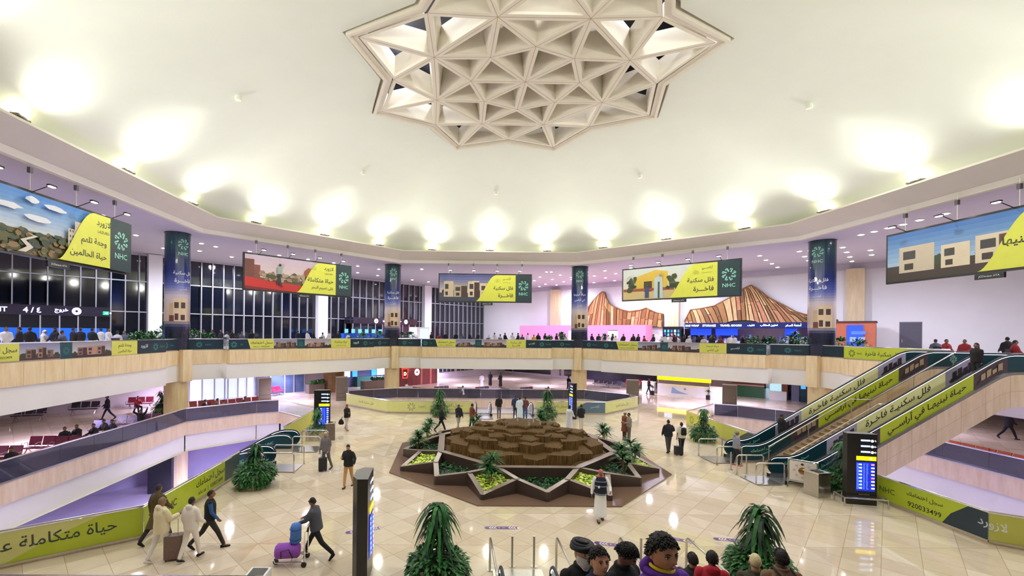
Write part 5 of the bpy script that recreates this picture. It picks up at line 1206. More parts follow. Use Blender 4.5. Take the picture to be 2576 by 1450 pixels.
for px0, px1, z1, m, nm, lab, cat in ((1667, 1714, 7.55, BLACK, 'vending_machine', 'dark drinks vending machine with glowing bottles beside the pink hoarding', 'vending machine'),):
    rt = root(nm, (0, 0, 0), lab, cat); mb = MB(); slab(mb, NR, DR, px0, px1, FU, z1, 2.4, .9, m); mb.obj('cabinet', rt)
    cv = wcanvas(NR, DR, px0, FU, 2.42); WL = wlen(NR, DR, px0, px1, 2.42)
    for k in range(5):
        for j in range(3): cv.rect(WL*(.08+.18*k), 1.1+.45*j, WL*(.18+.18*k), 1.42+.45*j, lit(*g.choice([(60, 140, 230), (180, 220, 250), (220, 90, 110), (40, 90, 200)]), 1.6))
    cv.obj('lit_front', rt)
rt = root('service_kiosk', (0, 0, 0), 'terracotta brown kiosk with a blue screen right of the right column', 'kiosk'); mb = MB(); slab(mb, NR, DR, 2098, 2203, FU, 7.85, 4.2, 3.4, mat('terracotta', srgb(176, 98, 74), .5)); mb.obj('body', rt)
mb = MB(); slab(mb, NR, DR, 2096, 2206, 7.85, 7.97, 4.3, 3.5, mat('kiosk_cornice', srgb(70, 40, 50), .5)); mb.obj('roof', rt)
mb = MB(); slab(mb, NR, DR, 2130, 2171, FU+.7, 7.6, 4.28, .1, lit(30, 60, 230, 1.4)); mb.obj('screen', rt)
cv = wcanvas(NR, DR, 2130, FU+.7, 4.29); cv.rect(.3, 1.2, 1.3, 1.5, ink(90, 130, 240)); [cv.rect(.2+.6*i, .5, .65+.6*i, .95, ink(150, 180, 240)) for i in range(2)]; cv.obj('screen_print', rt)
o = MB(); slab(o, NR, DR, 2264, 2318, FU, 7.9, .05, .06, mat('grey_door', srgb(92, 90, 108), .4)); d_ = struct(o.obj('door_1')); o = MB(); slab(o, NR, DR, 2262, 2320, FU, 7.97, .02, .03, mat('door_frame_grey', srgb(130, 128, 140), .5)); o.obj('door_frame', d_); o = MB(); slab(o, NR, DR, 2268, 2270, FU+1.2, FU+1.5, .12, .05, STEEL); o.obj('door_handle', d_)
rt = root('warning_board', (0, 0, 0), 'white board with a red warning triangle in front of the pink hoarding', 'sign'); mb = MB(); slab(mb, NR, DR, 1529, 1554, 5.0, 7.05, 8.2, .08, INKW); mb.obj('board', rt)
cv = wcanvas(NR, DR, 1529, 5.0, 8.22); WL = wlen(NR, DR, 1529, 1554, 8.22); cv.poly([(WL*.25, .95), (WL*.75, .95), (WL*.5, 1.6)], ink(190, 40, 40)); cv.rect(WL*.48, 1.05, WL*.52, 1.35, INKW); cv.rect(0, 2.0, WL, 2.05, INKK); cv.obj('print', rt)
# glazed entrance lobby with the exit signs along the left wall
def lobby(px0, px1, off, label, texts, blue, zt=7.6):
    rt = root('entrance_lobby', (0, 0, 0), label, 'entrance lobby', 'glazed entrance lobbies'); n = NL; D = DL
    mb = MB(); slab(mb, n, D, px0, px1, zt, zt+.8, off, off-.2, mat('mirror_fascia', srgb(90, 86, 110), .1, .8, var=.1)); mb.obj('fascia', rt)
    mb = MB(); s0, s1 = sW(px0, n, D-off), sW(px1, n, D-off); s = s0; T_ = V((NL.y, -NL.x, 0))
    while s <= s1: mb.box(wallp(n, D, s, (FU+zt)/2, off-.05), (.09, .09, zt-FU), alu, atan2(T_.y, T_.x)); s += 1.15
    mb.obj('posts', rt)
    mb = MB(); slab(mb, n, D, px0, px1, FU, zt, off-.12, .03, NIGHT); mb.obj('glass_front', rt)
    if blue: mb = MB(); slab(mb, n, D, px0, px1-8, FU, FU+1.75, off-.02, .03, lit(10, 84, 190, .7)); mb.obj('blue_print', rt)
    cv = wcanvas(n, D, px0, zt, off+.01); WL = s1-s0
    for t, f_, h in texts:
        if t == '@': cv.disc(WL*f_, .4, .30, lit(200, 200, 255, 6)); cv.disc(WL*f_, .4, .1, navy)
        else: cv.text(t, WL*f_, .4, h, lit(190, 190, 255, 5), 0, .02)
    cv.obj('lettering', rt)
lobby(-60, 276, 2.6, 'glazed entrance lobby with glowing exit lettering at the far left', (('EXIT', .14, .36), ('4 / ٤', .38, .42), ('خروج', .60, .40), ('@', .72, 0)), True)
lobby(888, 1050, 2.2, 'glazed entrance lobby with two round signs behind the second column', (('@', .33, 0), ('EXIT', .46, .2), ('@', .80, 0), ('خروج', .70, .25)), False)
rt = root('exit_sign', (0, 0, 0), 'small green running man exit sign above the left lobby', 'sign'); mb = MB(); slab(mb, NL, DL, 259, 273, 7.75, 8.05, 3.0, .08, lit(30, 190, 120, 1.5)); mb.obj('lit_box', rt); cv = wcanvas(NL, DL, 259, 7.75, 3.01); cv.rect(.1, .1, .35, .2, INKW); cv.disc(.5, .16, .08, INKW, 8); cv.obj('symbol', rt)
rt = root('photo_booth', (0, 0, 0), 'white glowing booth with a blue front beside the third pilaster', 'booth'); mb = MB(); slab(mb, NL, DL, 1049, 1080, FU, 7.2, 9.0, 1.5, INKW); mb.obj('cabinet', rt); mb = MB(); slab(mb, NL, DL, 1057, 1078, FU+.4, 7.0, 9.03, .03, lit(150, 180, 250, 1.6)); mb.obj('front_panel', rt)
rt = root('blue_counter', (0, 0, 0), 'row of blue check in counters behind the plants left of the second column', 'counter'); mb = MB()
for i in range(6): mb = MB(); slab(mb, NL, DL, 866+i*17, 879+i*17, FU, FU+1.5, 7.0, .8, mat('blue_counter', srgb(20, 90, 200), .35)); mb.obj('desk', rt); mb = MB()
for i in range(6): mb = MB(); slab(mb, NL, DL, 868+i*17, 876+i*17, FU+1.55, FU+2.0, 6.9, .08, lit(90, 160, 255, 1.6)); mb.obj('screen', rt)
# ---------------------------------------------------------------- main floor: glass doors, shops, counters under the gallery
L0 = 32.0
def lowwall(px0, px1, z1, off, m, mb=None): mb = mb or MB(); slab(mb, NL, L0, px0, px1, .02, z1, off, .08, m); return mb
rt = root('glass_entrance', (0, 0, 0), 'pale glowing glass entrance doors at the left under the gallery', 'glass doors')
lowwall(478, 642, 2.7, .3, lit(188, 200, 250, .9)).obj('lit_glass', rt); lowwall(642, 770, 2.7, .3, mat('blue_grey_glass', srgb(86, 104, 140), .12, var=.2, scale=1)).obj('dark_glass', rt)
mb = MB()
for i, px in enumerate((478, 510, 541, 567, 575, 600, 622, 642, 682, 718, 741, 768)): slab(mb, NL, L0, px-1.5, px+1.5, 0, 2.7, .4, .06, alu)
mb.obj('door_frame', rt)
L1_ = 29.5
rt = root('planter_box', (0, 0, 0), 'long brown planter box with green shrubs left of the slatted kiosk', 'planter', 'planter boxes at the shops'); mb = MB(); slab(mb, NL, L1_, 779, 818, 0, .95, .2, .8, cabm); mb.obj('box', rt); mb = MB(); g = random.Random(3)
for i in range(60): s_ = sW(g.uniform(782, 815), NL, L1_); mb.ball(wallp(NL, L1_, s_, 1.05+g.uniform(0, .2), 0), g.uniform(.12, .26), g.choice(DG), 6, 4)
mb.obj('shrubs', rt)
rt = root('planter_box', (0, 0, 0), 'brown planter box with green shrubs in front of the lit shop', 'planter', 'planter boxes at the shops'); mb = MB(); slab(mb, NL, L1_, 918, 972, 0, .95, 1.2, .8, cabm); mb.obj('box', rt); mb = MB()
for i in range(40): s_ = sW(g.uniform(935, 968), NL, L1_-1); mb.ball(wallp(NL, L1_, s_, 1.05+g.uniform(0, .2), 1), g.uniform(.12, .24), g.choice(DG), 6, 4)
mb.obj('shrubs', rt)
rt = root('slatted_kiosk', (0, 0, 0), 'round corner kiosk clad in woven golden slats', 'kiosk'); p = G(840, 985); mb = MB(); wv = mat('golden_slats', srgb(150, 116, 66), .5, var=.2, scale=5)
mb.prism([(p.x+1.1*cos(k*pi/8), p.y+.9*sin(k*pi/8)) for k in range(16)], 0, 2.72, wv); mb.obj('drum', rt); mb = MB()
for k in range(18): mb.prism([(p.x+1.14*cos(q*pi/8), p.y+.94*sin(q*pi/8)) for q in range(16)], .1+.15*k, .15+.15*k, mat('slat_shadow', srgb(96, 70, 40), .6), cap=False)
mb.obj('slats', rt)
rt = root('shop', (0, 0, 0), 'brightly lit shop with blue phone screens left of the second column', 'shop')
lowwall(845, 975, 2.72, .2, mat('shop_back', srgb(90, 96, 130), .4)).obj('back_wall', rt)
for a, b, m in ((854, 882, lit(200, 214, 255, 1.3)), (888, 900, lit(60, 140, 235, 1.5)), (936, 948, lit(60, 140, 235, 1.5)), (950, 970, lit(226, 232, 255, 1.7)), (903, 934, lit(210, 60, 60, .9))):
    mb = MB(); slab(mb, NL, L0, a, b, 1.2 if a != 903 else 2.35, 2.65, .5, .06, m); mb.obj('lit_panel', rt)
mb = MB(); slab(mb, NL, L0, 900, 945, .0, 1.2, .9, .6, mat('green_counter', srgb(40, 96, 84), .4)); mb.obj('counter', rt)
# red coffee shop
rt = root('coffee_shop', (0, 0, 0), 'dark red coffee shop wall with a glowing cup sign right of the second column', 'shop'); D2 = 28.1
mb = MB(); slab(mb, NL, D2, 1001, 1101, 0, 2.72, 0, .3, mat('red_brown_wall', srgb(112, 44, 44), .5, var=.3, scale=1.2, stretch=(1.6, 1.6, .2))); mb.obj('wall_panel', rt)
cv = wcanvas(NL, D2, 1001, 0, .01); WL = wlen(NL, D2, 1001, 1101, .01); red = lit(255, 50, 30, 2.2)
cv.poly([(WL*.10, 2.15), (WL*.26, 2.15), (WL*.24, .95), (WL*.12, .95)], red); cv.poly([(WL*.12, 2.05), (WL*.24, 2.05), (WL*.225, 1.05), (WL*.135, 1.05)], ink(90, 24, 26)); cv.rect(WL*.09, 2.2, WL*.27, 2.3, red); cv.text('D', WL*.18, 1.5, .42, lit(255, 220, 190, 3), 0, .04)
cv.disc(WL*.47, 1.6, .42, lit(250, 226, 240, 1.2)); cv.disc(WL*.47, 1.6, .14, ink(150, 60, 70)); cv.disc(WL*.235, 2.45, .14, lit(230, 80, 200, 2), 12)
for f_ in (.56, .80): cv.rect(WL*f_, .05, WL*(f_+.045), 2.7, ink(200, 120, 110))
cv.obj('cup_sign', rt)
for f_ in (.3, .45, .65, .8):
    s_ = sW(1001, NL, D2)+WL*f_; p = wallp(NL, D2, s_, 2.68, .35); lamp('SPOT', p, 60, (1, .75, .8), .05, wallp(NL, D2, s_, 0, .1), 70, 'shop_spot_glow')
# far dark windows of the lower level
mb = MB()
for a, b in ((1106, 1144), (1151, 1192), (1245, 1290), (1292, 1386), (1408, 1412), (1420, 1440)):
    n_, D_ = (NL, L0) if a < 1225 else (NR, DR); slab(mb, n_, D_, a, b, .9 if a < 1225 else .3, 2.72, .1, .05, NIGHT)
w2 = struct(mb.obj('window_2')); mb = MB()
for px in (1115, 1125, 1135, 1160, 1170, 1181): slab(mb, NL, L0, px-.8, px+.8, .9, 2.72, .16, .04, alu)
mb.obj('window_frame', w2)
mb = MB(); slab(mb, NR, DR, 1475, 1652, .1, 2.72, .2, .1, mat('dark_lounge_wall', srgb(44, 44, 66), .3, var=.5, scale=.6)); struct(mb.obj('wall_lounge'))
# yellow service counter
p0 = G(1656, 990); p1 = G(1786, 1002); d = (p1-p0); d.z = 0; L_ = d.length; d.normalize(); nn = V((d.y, -d.x, 0)); az_ = atan2(d.y, d.x); c = (p0+p1)/2+V((0, 0, 0))
rt = root('information_counter', (0, 0, 0), 'white service counter under a glowing yellow band, right of the third column', 'counter')
mb = MB(); mb.box((c.x, c.y, .55), (L_, .7, 1.1), INKW, az_); mb.obj('desk', rt); mb = MB(); mb.box((c.x, c.y, 1.78), (L_+.1, .5, .42), lit(255, 214, 0, 1.6), az_); mb.obj('yellow_band', rt); mb = MB(); mb.box((c.x-nn.x*.6, c.y-nn.y*.6, 2.35), (L_+.3, .4, .75), mat('counter_canopy', srgb(56, 48, 52), .4), az_); mb.obj('canopy', rt)
cv = Canvas(flat(p0+nn*.36, d, nn))
cv.poly([(L_*.28, .2), (L_*.62, .2), (L_*.42, .5), (L_*.3, .9)], ink(150, 186, 230)); cv.disc(L_*.55, .75, .12, ink(150, 186, 210), 10); cv.obj('print', rt)
cv = Canvas(flat(p0+nn*.28, d, nn))
for a in (.2, .75):
    for k in range(3): cv.rect(L_*(a-.06), 2.05+.17*k, L_*(a+.1), 2.15+.17*k, lit(200, 214, 255, 2.2))
cv.disc(L_*.9, 2.12, .13, lit(255, 190, 30, 2.5), 10); cv.disc(L_*.9, 2.4, .13, lit(255, 190, 30, 2.5), 10); cv.obj('direction_signs', rt)
for q in (0, 1):
    mb = MB(); e = p0 if q == 0 else p1; mb.tube([(e.x, e.y, 0), (e.x, e.y, 2.72)], .06, STEEL, 8); mb.obj('pole', rt)
for px, py, w_, nm in ((1632, 988, 1.3, 'left'), (1808, 1005, 1.5, 'right')):
    p = G(px, py); rt = root('white_counter', (p.x, p.y, 0), 'white curved desk at the %s end of the yellow banded counter' % nm, 'counter', None, az_); mb = MB(); mb.box((0, 0, .6), (w_, .6, 1.2), INKW); mb.box((0, 0, 1.22), (w_+.1, .7, .05), WHITE); mb.obj('desk', rt)
for px, py, nm in ((1641, 991, 'left'), (1781, 1003, 'right')):
    p = G(px, py+3); rt = root('potted_plant', (p.x, p.y, 0), 'small potted plant in a black pot at the %s of the white counter' % nm, 'plant', 'small plants at the counter'); mb = MB(); mb.prism([(.2*cos(k*pi/6), .2*sin(k*pi/6)) for k in range(12)], 0, .45, BLACK); mb.obj('pot', rt); mb = MB(); spiky(mb, V((0, 0, .8)), 30, .5, .05, DG, random.Random(5), (.1, 1.4), .5); mb.tube([(0, 0, .4), (0, 0, 1.1)], .03, DG[1], 5); mb.obj('foliage', rt)
# right hand shops
def rshop(px0, px1, parts, label):
    rt = root('shop', (0, 0, 0), label, 'shop', 'small shops at the right under the gallery')
    for nm, a, b, z0, z1, off, m in parts: mb = MB(); slab(mb, NR, 37.5, a, b, z0, z1, off, .3, m); mb.obj(nm, rt)
tc_ = mat('red_brown_wood', srgb(146, 78, 56), .5)
rshop(1844, 1922, [('back_wall', 1844, 1924, 0, 2.7, .2, tc_), ('counter', 1846, 1922, 0, 1.2, 1.0, mat('dark_green_counter', srgb(30, 92, 56), .4)), ('counter_top', 1845, 1923, 1.2, 1.32, 1.1, mat('counter_top_pink', srgb(200, 150, 140), .4)), ('window_pane', 1853, 1874, 1.6, 2.5, .6, lit(60, 110, 190, .8)), ('window_pane', 1888, 1912, 1.6, 2.5, .6, lit(180, 210, 240, 1))], 'small shop with a dark green counter and red brown frame')
rshop(1928, 2032, [('back_wall', 1928, 2034, 0, 2.7, .1, mat('shop_pale', srgb(200, 206, 214), .5)), ('glass_case', 1938, 1966, .2, 2.6, .5, lit(170, 210, 220, .8)), ('side_panel', 1968, 1983, 0, 2.7, .5, tc_), ('ticket_machine', 1992, 2012, 0, 2.2, .8, mat('machine_grey', srgb(120, 126, 160), .3)), ('ticket_machine', 2015, 2030, 0, 2.2, .9, mat('machine_teal', srgb(30, 70, 90), .3)), ('screen', 2016, 2028, 1.3, 2.1, 1.0, lit(70, 150, 220, 1.2)), ('white_desk', 1936, 1980, 0, .9, 1.4, INKW)], 'pale shop with glass case and ticket machines beside the right column')
p = G(1916, 999); bin_(p.x, p.y-.6, .5, 1.0, 'white bin standing by the green shop counter', INKW)
# arrivals level through the left opening
p = G(404, 1240, -5); rt = root('black_screen_back', (p.x, p.y, -5), 'tall black screen back standing on the lower level', 'screen', None, .2); mb = MB(); mb.box((0, 0, 1.3), (1.5, .4, 2.6), BLACK); mb.obj('panel', rt); mb = MB(); mb.box((0, 0, 2.72), (2.0, .5, .3), mat('crimson_fascia', srgb(170, 30, 70), .4)); mb.obj('red_header', rt)
p = G(446, 1210, -5); rt = root('pink_sign', (p.x, p.y, -5), 'folded pink board beside the black screen on the lower level', 'sign'); mb = MB(); mb.box((0, 0, .55), (.9, .1, 1.1), ink(230, 110, 120), .6); mb.obj('board', rt)
# ---------------------------------------------------------------- people
def ring_loft(mb, rings, m, n=14):      # rings: (centre, axis_u, axis_v) with lengths = radii ; closed with fans
    vs = []; fs = []
    for c, u, v in rings:
        for j in range(n): a = 2*pi*j/n; vs.append(V(c)+V(u)*cos(a)+V(v)*sin(a))
    k = len(rings)
    for i in range(k-1):
        for j in range(n): fs.append((i*n+j, i*n+(j+1) % n, (i+1)*n+(j+1) % n, (i+1)*n+j))
    fs += [tuple(range(n))[::-1], tuple((k-1)*n+j for j in range(n))]; mb.add(vs, fs, m)
def limb(mb, pts, m, n=10):     # pts: (point, radius); rounded joints
    for (p, r), (q, s) in zip(pts, pts[1:]):
        mb.tube([p, V(p).lerp(V(q), .5), q], [r, (r+s)/2, s], m, n)
    for p, r in pts: mb.ball(p, r, m, n, 6)
def remesh(mb, name, parent, m, vox=.022, extra=None, sm=2, mats=None):
    me = bpy.data.meshes.new(name); me.from_pydata(mb.v, [], mb.f); o = bpy.data.objects.new(name, me); C.objects.link(o)
    r = o.modifiers.new('r', 'REMESH'); r.mode = 'VOXEL'; r.voxel_size = vox; r.use_smooth_shade = True
    if sm: s = o.modifiers.new('s', 'SMOOTH'); s.factor = .5; s.iterations = sm
    dg = bpy.context.evaluated_depsgraph_get(); m2 = bpy.data.meshes.new_from_object(o.evaluated_get(dg)); o.modifiers.clear(); o.data = m2; m2.name = name; bpy.data.meshes.remove(me)
    m2.materials.clear(); m2.materials.append(m)
    if extra and extra.v:
        nv = len(m2.vertices); vv = [tuple(v.co) for v in m2.vertices]+extra.v; ff = [tuple(p.vertices) for p in m2.polygons]+[tuple(i+nv for i in f) for f in extra.f]; k0 = len(m2.polygons)
        m3 = bpy.data.meshes.new(name); m3.from_pydata(vv, [], ff); m3.materials.append(m)
        for x in extra.mats: m3.materials.append(x)
        m3.polygons.foreach_set('material_index', [0]*k0+[1+i for i in extra.m]); m3.polygons.foreach_set('use_smooth', [True]*len(ff)); m3.update(); o.data = m3; bpy.data.meshes.remove(m2)
    o.parent = parent; return o
def gauss(x, y, cx, cy, sx, sy): return math.exp(-((x-cx)/sx)**2-((y-cy)/sy)**2)
def head(mb, c, Rm, sk, s=1.0, nu=28, nv=22, wide=1.0, face=None, iris=(50, 30, 20), lip=(140, 80, 70), beard=None, nose=1.0, old=0):
    """head centred at c (ear height); local +y is the face"""
    vs = []
    for i in range(nv+1):
        t = pi*i/nv; z = cos(t)
        for j in range(nu):
            a = 2*pi*j/nu; x = sin(t)*sin(a); y = sin(t)*cos(a)
            px = x*.076*wide; py = y*.098; pz = z*.122
            low = max(0, -z); px *= 1-.34*low**1.5; py *= 1-.10*low; 
            if y < 0: py *= 1-.35*low; pz += .018*low*(-y)
            if y > 0:
                f_ = y**1.5; X = px/.07; Z = pz/.12
                d = 0
                d += .024*nose*gauss(X, Z, 0, -.16, .16, .17)+.013*nose*gauss(X, Z, 0, .06, .13, .22)      # nose
                d += .004*gauss(X, Z, .20, -.22, .10, .08)+.004*gauss(X, Z, -.20, -.22, .10, .08)
                d -= .013*(gauss(X, Z, .40, .06, .20, .12)+gauss(X, Z, -.40, .06, .20, .12))                  # sockets
                d += .006*(gauss(X, Z, .40, .24, .30, .08)+gauss(X, Z, -.40, .24, .30, .08))                    # brow
                d += .007*gauss(X, Z, 0, -.46, .26, .07)+.006*gauss(X, Z, 0, -.58, .22, .06)-.006*gauss(X, Z, 0, -.52, .30, .025)   # lips
                d += .010*gauss(X, Z, 0, -.84, .34, .13)+.005*(gauss(X, Z, .6, -.18, .22, .2)+gauss(X, Z, -.6, -.18, .22, .2)) # chin, cheeks
                py += d*f_
            vs.append(V(c)+Rm @ V((px*s, py*s, pz*s)))
    fs = [(i*nu+j, (i+1)*nu+j, (i+1)*nu+(j+1) % nu, i*nu+(j+1) % nu) for i in range(nv) for j in range(nu)]
    mb.add(vs, fs, sk)
    for sx in (-1, 1):      # ears
        mb.ball(V(c)+Rm @ V((sx*.076*wide*s, -.006*s, -.004*s)), (.011*s, .020*s, .032*s), sk, 8, 6, Rm.to_3x3())
    if face:
        w_ = mat('eye_white', (.8, .78, .74), .2, var=0); ir = mat('iris_%d' % iris[0], srgb(*iris), .15, var=0); hb = face
        lp = mat('lip_%d_%d' % lip[:2], srgb(*lip), .5, var=.05)
        for sx in (-1, 1):
            e = V((sx*.030*wide*s, .083*s, .008*s)); mb.ball(V(c)+Rm @ e, (.0145*s, .009*s, .0072*s), w_, 12, 8, Rm.to_3x3()); mb.ball(V(c)+Rm @ (e+V((0, .0068*s, 0))), (.0058*s, .004*s, .0060*s), ir, 10, 6, Rm.to_3x3())
            P_ = [V(c)+Rm @ V((sx*x*wide*s, y*s, z*s)) for x, y, z in ((.013, .098, .026), (.028, .096, .033), (.045, .084, .028))]; mb.tube(P_, [.0032*s, .0042*s, .002*s], hb, 6)
            P_ = [V(c)+Rm @ V((sx*x*wide*s, y*s, z*s)) for x, y, z in ((.015, .0895, .0125), (.030, .0925, .0175), (.045, .082, .0115))]; mb.tube(P_, [.0022*s, .003*s, .0018*s], sk if old else hb, 6)
            P_ = [V(c)+Rm @ V((sx*x*wide*s, y*s, z*s)) for x, y, z in ((.016, .089, .001), (.030, .091, -.003), (.044, .082, .002))]; mb.tube(P_, .0022*s, sk, 6)
            mb.ball(V(c)+Rm @ V((sx*.008*s, .108*s*(.97+.03*nose), -.030*s)), (.0035*s, .004*s, .0025*s), ir, 6, 4)
        P_ = [V(c)+Rm @ V((x*s, y*s, z*s)) for x, y, z in ((-.022, .089, -.062), (-.010, .098, -.0595), (0, .1, -.0605), (.010, .098, -.0595), (.022, .089, -.062))]; mb.tube(P_, [.001*s, .0036*s, .0034*s, .0036*s, .001*s], lp, 6)
        P_ = [V(c)+Rm @ V((x*s, y*s, z*s)) for x, y, z in ((-.020, .088, -.064), (0, .097, -.068), (.020, .088, -.064))]; mb.tube(P_, [.001*s, .0048*s, .001*s], lp, 6)
def hand(mb, w, d, palmn, sk, side, s=1.0, curl=.5):
    """w: wrist, d: unit forearm direction, palmn: palm normal"""
    w = V(w); d = V(d).normalized(); pn = V(palmn); pn = (pn-d*pn.dot(d)).normalized(); lat = d.cross(pn)*side
    mb.ball(w+d*.045*s, (.001, .001, .001), sk, 6, 4)
    c = w+d*.048*s; rot = Matrix((lat, pn, d)).transposed(); mb.ball(c, (.040*s, .017*s, .052*s), sk, 10, 7, rot)
    for i, (o, L_) in enumerate(((-.027, .066), (-.009, .075), (.009, .070), (.026, .055))):
        a = w+d*.088*s+lat*o*s; k1 = a+(d*cos(curl*.6)+pn*sin(curl*.6))*L_*.42*s; k2 = k1+(d*cos(curl*1.4)+pn*sin(curl*1.4))*L_*.32*s; k3 = k2+(d*cos(curl*2.0)+pn*sin(curl*2.0))*L_*.26*s
        mb.tube([a-d*.02*s, a, k1, k2, k3], [.0085*s, .0088*s, .0082*s, .0075*s, .005*s], sk, 6)
    a = w+d*.03*s-lat*.030*s; b = a+(d*.6-lat*.8)*.032*s+pn*.006*s; e = b+(d*.9-lat*.25)*.028*s+pn*.012*s; mb.tube([a, b, e], [.011*s, .010*s, .006*s], sk, 6)
def person(pos, face, label, h=1.72, pose='stand', top=('jacket', (40, 40, 50)), legs=(40, 42, 50), shoe=(24, 22, 24), hair=('short', (24, 20, 20)), sk=(150, 110, 84), armL=(0, .12, .15), armR=(0, .12, .15), stride=0, bulk=1.0,
           headyaw=0, headpitch=0, group=None, vox=.024, lod=1, lean=0, facefull=None, sole=None, wide=1.0, name='person', extras=(), phase=1, proto=False, legcurl=None, robe=None):
    """facing: bearing in degrees (0 looks away from the viewer). arms: (swing forward deg, out deg, elbow bend deg)"""
    k = h/1.72; rt = root(name, pos, label, 'person', group, -R(face)); skm = skin(*sk); B = MB(); E_ = MB()
    X, Y, Z = V((1, 0, 0)), V((0, 1, 0)), V((0, 0, 1))
    hz = .93
    if pose == 'sit': hz = .50
    st = R(stride)
    legpts = []
    for sgn in (-1, 1):
        hip = V((sgn*.09, 0, hz)); 
        if pose == 'sit': knee = hip+V((sgn*.03, .43, -.01)); ank = knee+V((0, .06, -.42)); toe = ank+V((0, .15, -.045))
        else:
            a = st*sgn*phase; fw = a > 0
            knee = hip+V((sgn*.005, sin(a)*.44, -cos(a)*.44)); bend = 0 if fw or st == 0 else -R(abs(stride)*.9)
            a2 = a*.75+bend if st else 0; ank = knee+V((0, sin(a2)*.43, -cos(a2)*.43)); tp = -.3*(a2-(0)) if fw else a2*1.1
            toe = ank+V((0, .15*cos(tp), -.045+.15*sin(tp)*(1 if not fw else .6)))
        legpts.append((hip, knee, ank, toe))
    low = min(min(l[2].z-.075, l[3].z-.02) for l in legpts); dz = -low if pose != 'sit' else 0
    legpts = [tuple(p+Z*dz for p in l) for l in legpts]; hz += dz
    ln = R(lean); up = V((0, sin(ln), cos(ln))); fwd = V((0, cos(ln), -sin(ln)))
    pel = V((0, 0, hz+.02)); waist = pel+up*.16; chest = pel+up*.36; sh = pel+up*.50; nk = pel+up*.56; hd = pel+up*(.675)+fwd*.02
    if headpitch: hd = pel+up*.685+fwd*(.02+.05*sin(R(-headpitch)))
    bw = bulk
    ring_loft(B, [(pel-up*.10, X*.13*bw, fwd*.095*bw), (pel, X*.165*bw, fwd*.11*bw), (waist, X*.135*bw, fwd*.095*bw), (chest, X*.165*bw, fwd*.115*bw), (sh-up*.06, X*.15, fwd*.09), (sh+up*.0, X*.10, fwd*.075), (sh+up*.03, X*.07, fwd*.06), (nk+up*.02, X*.055, fwd*.055)], skm)
    B.tube([sh, nk+up*.02, hd-up*.05], [.062, .055, .054], skm, 12)
    arms = []
    for sgn, (sw_, out, bend) in ((-1, armL), (1, armR)):
        s_ = sh+X*(sgn*.185*(.6+.4*bw))-up*.02; a, o, b = R(sw_), R(out), R(bend)
        d1 = V((sgn*sin(o), sin(a)*cos(o), -cos(a)*cos(o))).normalized(); el = s_+d1*.28
        d2 = V((sgn*sin(o)*cos(b)*.6-sgn*sin(b)*.25, sin(a+b)*cos(o), -cos(a+b)*cos(o))).normalized(); wr_ = el+d2*.25
        arms.append((s_, el, wr_, d2, sgn))
        limb(B, [(s_-up*.04-X*(sgn*.02), .038), (el, .036), (wr_, .027)], skm)
        hand(E_, wr_, d2, V((-sgn, .2, 0)), skm, sgn, 1.0, .55)
        B.ball(wr_+d2*.045, (.036, .036, .036), skm, 8, 6) if lod == 0 else None
    for hip, knee, ank, toe in legpts:
        limb(B, [(hip, .085), (knee, .055), (ank, .040)], skm); limb(B, [(ank-Z*.03, .036), (toe, .030)], skm)
    Rh = Euler((R(headpitch)-ln*.4, 0, -R(headyaw))).to_matrix(); hs = 1.0
    if facefull: head(E_, hd, Rh, skm, hs, 56, 44, wide, facefull.get('brow'), facefull.get('iris', (50, 30, 20)), facefull.get('lip', (150, 90, 80)), nose=facefull.get('nose', 1), old=facefull.get('old', 0))
    else: head(E_, hd, Rh, skm, hs, 18 if lod else 12, 14 if lod else 9, wide, mat('brow_dark', srgb(30, 24, 22), .8) if lod else None)
    vox_b = vox
    remesh(B, 'body', rt, skm, vox_b, E_)
    H = lambda x, y, z: hd+Rh @ V((x, y, z))
    # garments
    kind, col = top[0], top[1]; tm = fabric(*col) if not isinstance(col, bpy.types.Material) else col
    T_ = MB(); g_ = 1.0+.0*bw; ex = .022 if kind in ('shirt', 'tshirt') else .038
    hem = {'jacket': -.10, 'puffer': -.16, 'coat': -.42, 'hoodie': -.09, 'shirt': -.06, 'tshirt': -.06, 'thobe': -.80, 'abaya': -.84, 'vest': -.05}[kind]
    rr = [(sh+up*.055, X*(.060+ex*.4), fwd*(.058+ex*.4)), (sh+up*.025, X*(.105+ex*.6), fwd*(.075+ex*.6)), (sh-up*.02, X*(.150+ex*.8), fwd*(.092+ex*.8)), (sh-up*.07, X*(.162+ex)*(.5+.5*bw), fwd*(.105+ex)*bw), (chest, X*(.172*bw+ex), fwd*(.122*bw+ex)), (waist, X*(.152*bw+ex), fwd*(.118*bw+ex)), (pel+up*.0, X*(.170*bw+ex), fwd*(.125*bw+ex))]
    if kind in ('thobe', 'abaya', 'coat'):
        spread = abs(stride)/30*.16; mid = (legpts[0][2]+legpts[1][2])/2 if pose != 'sit' else V((0, .35, .3))
        for t in (.35, .7, 1.0):
            c = pel+Z*(hem*t); c.y += (mid.y*.4)*t; rr.append((c, X*((.185+.05*t)*bw), Y*((.15+.05*t+spread*t)*bw)))
    else: rr.append((pel+up*hem, X*(.165*bw+ex), fwd*(.125*bw+ex)))
    if pose == 'sit' and kind in ('thobe', 'abaya', 'coat'): rr = rr[:5]+[(pel-Z*.1, X*.2, Y*.17)]; [limb(T_, [(l[0]+Z*.0, .12), (l[1], .10), (l[2]+Z*.1, .10)], tm) for l in legpts]
    ring_loft(T_, rr, tm, 18)
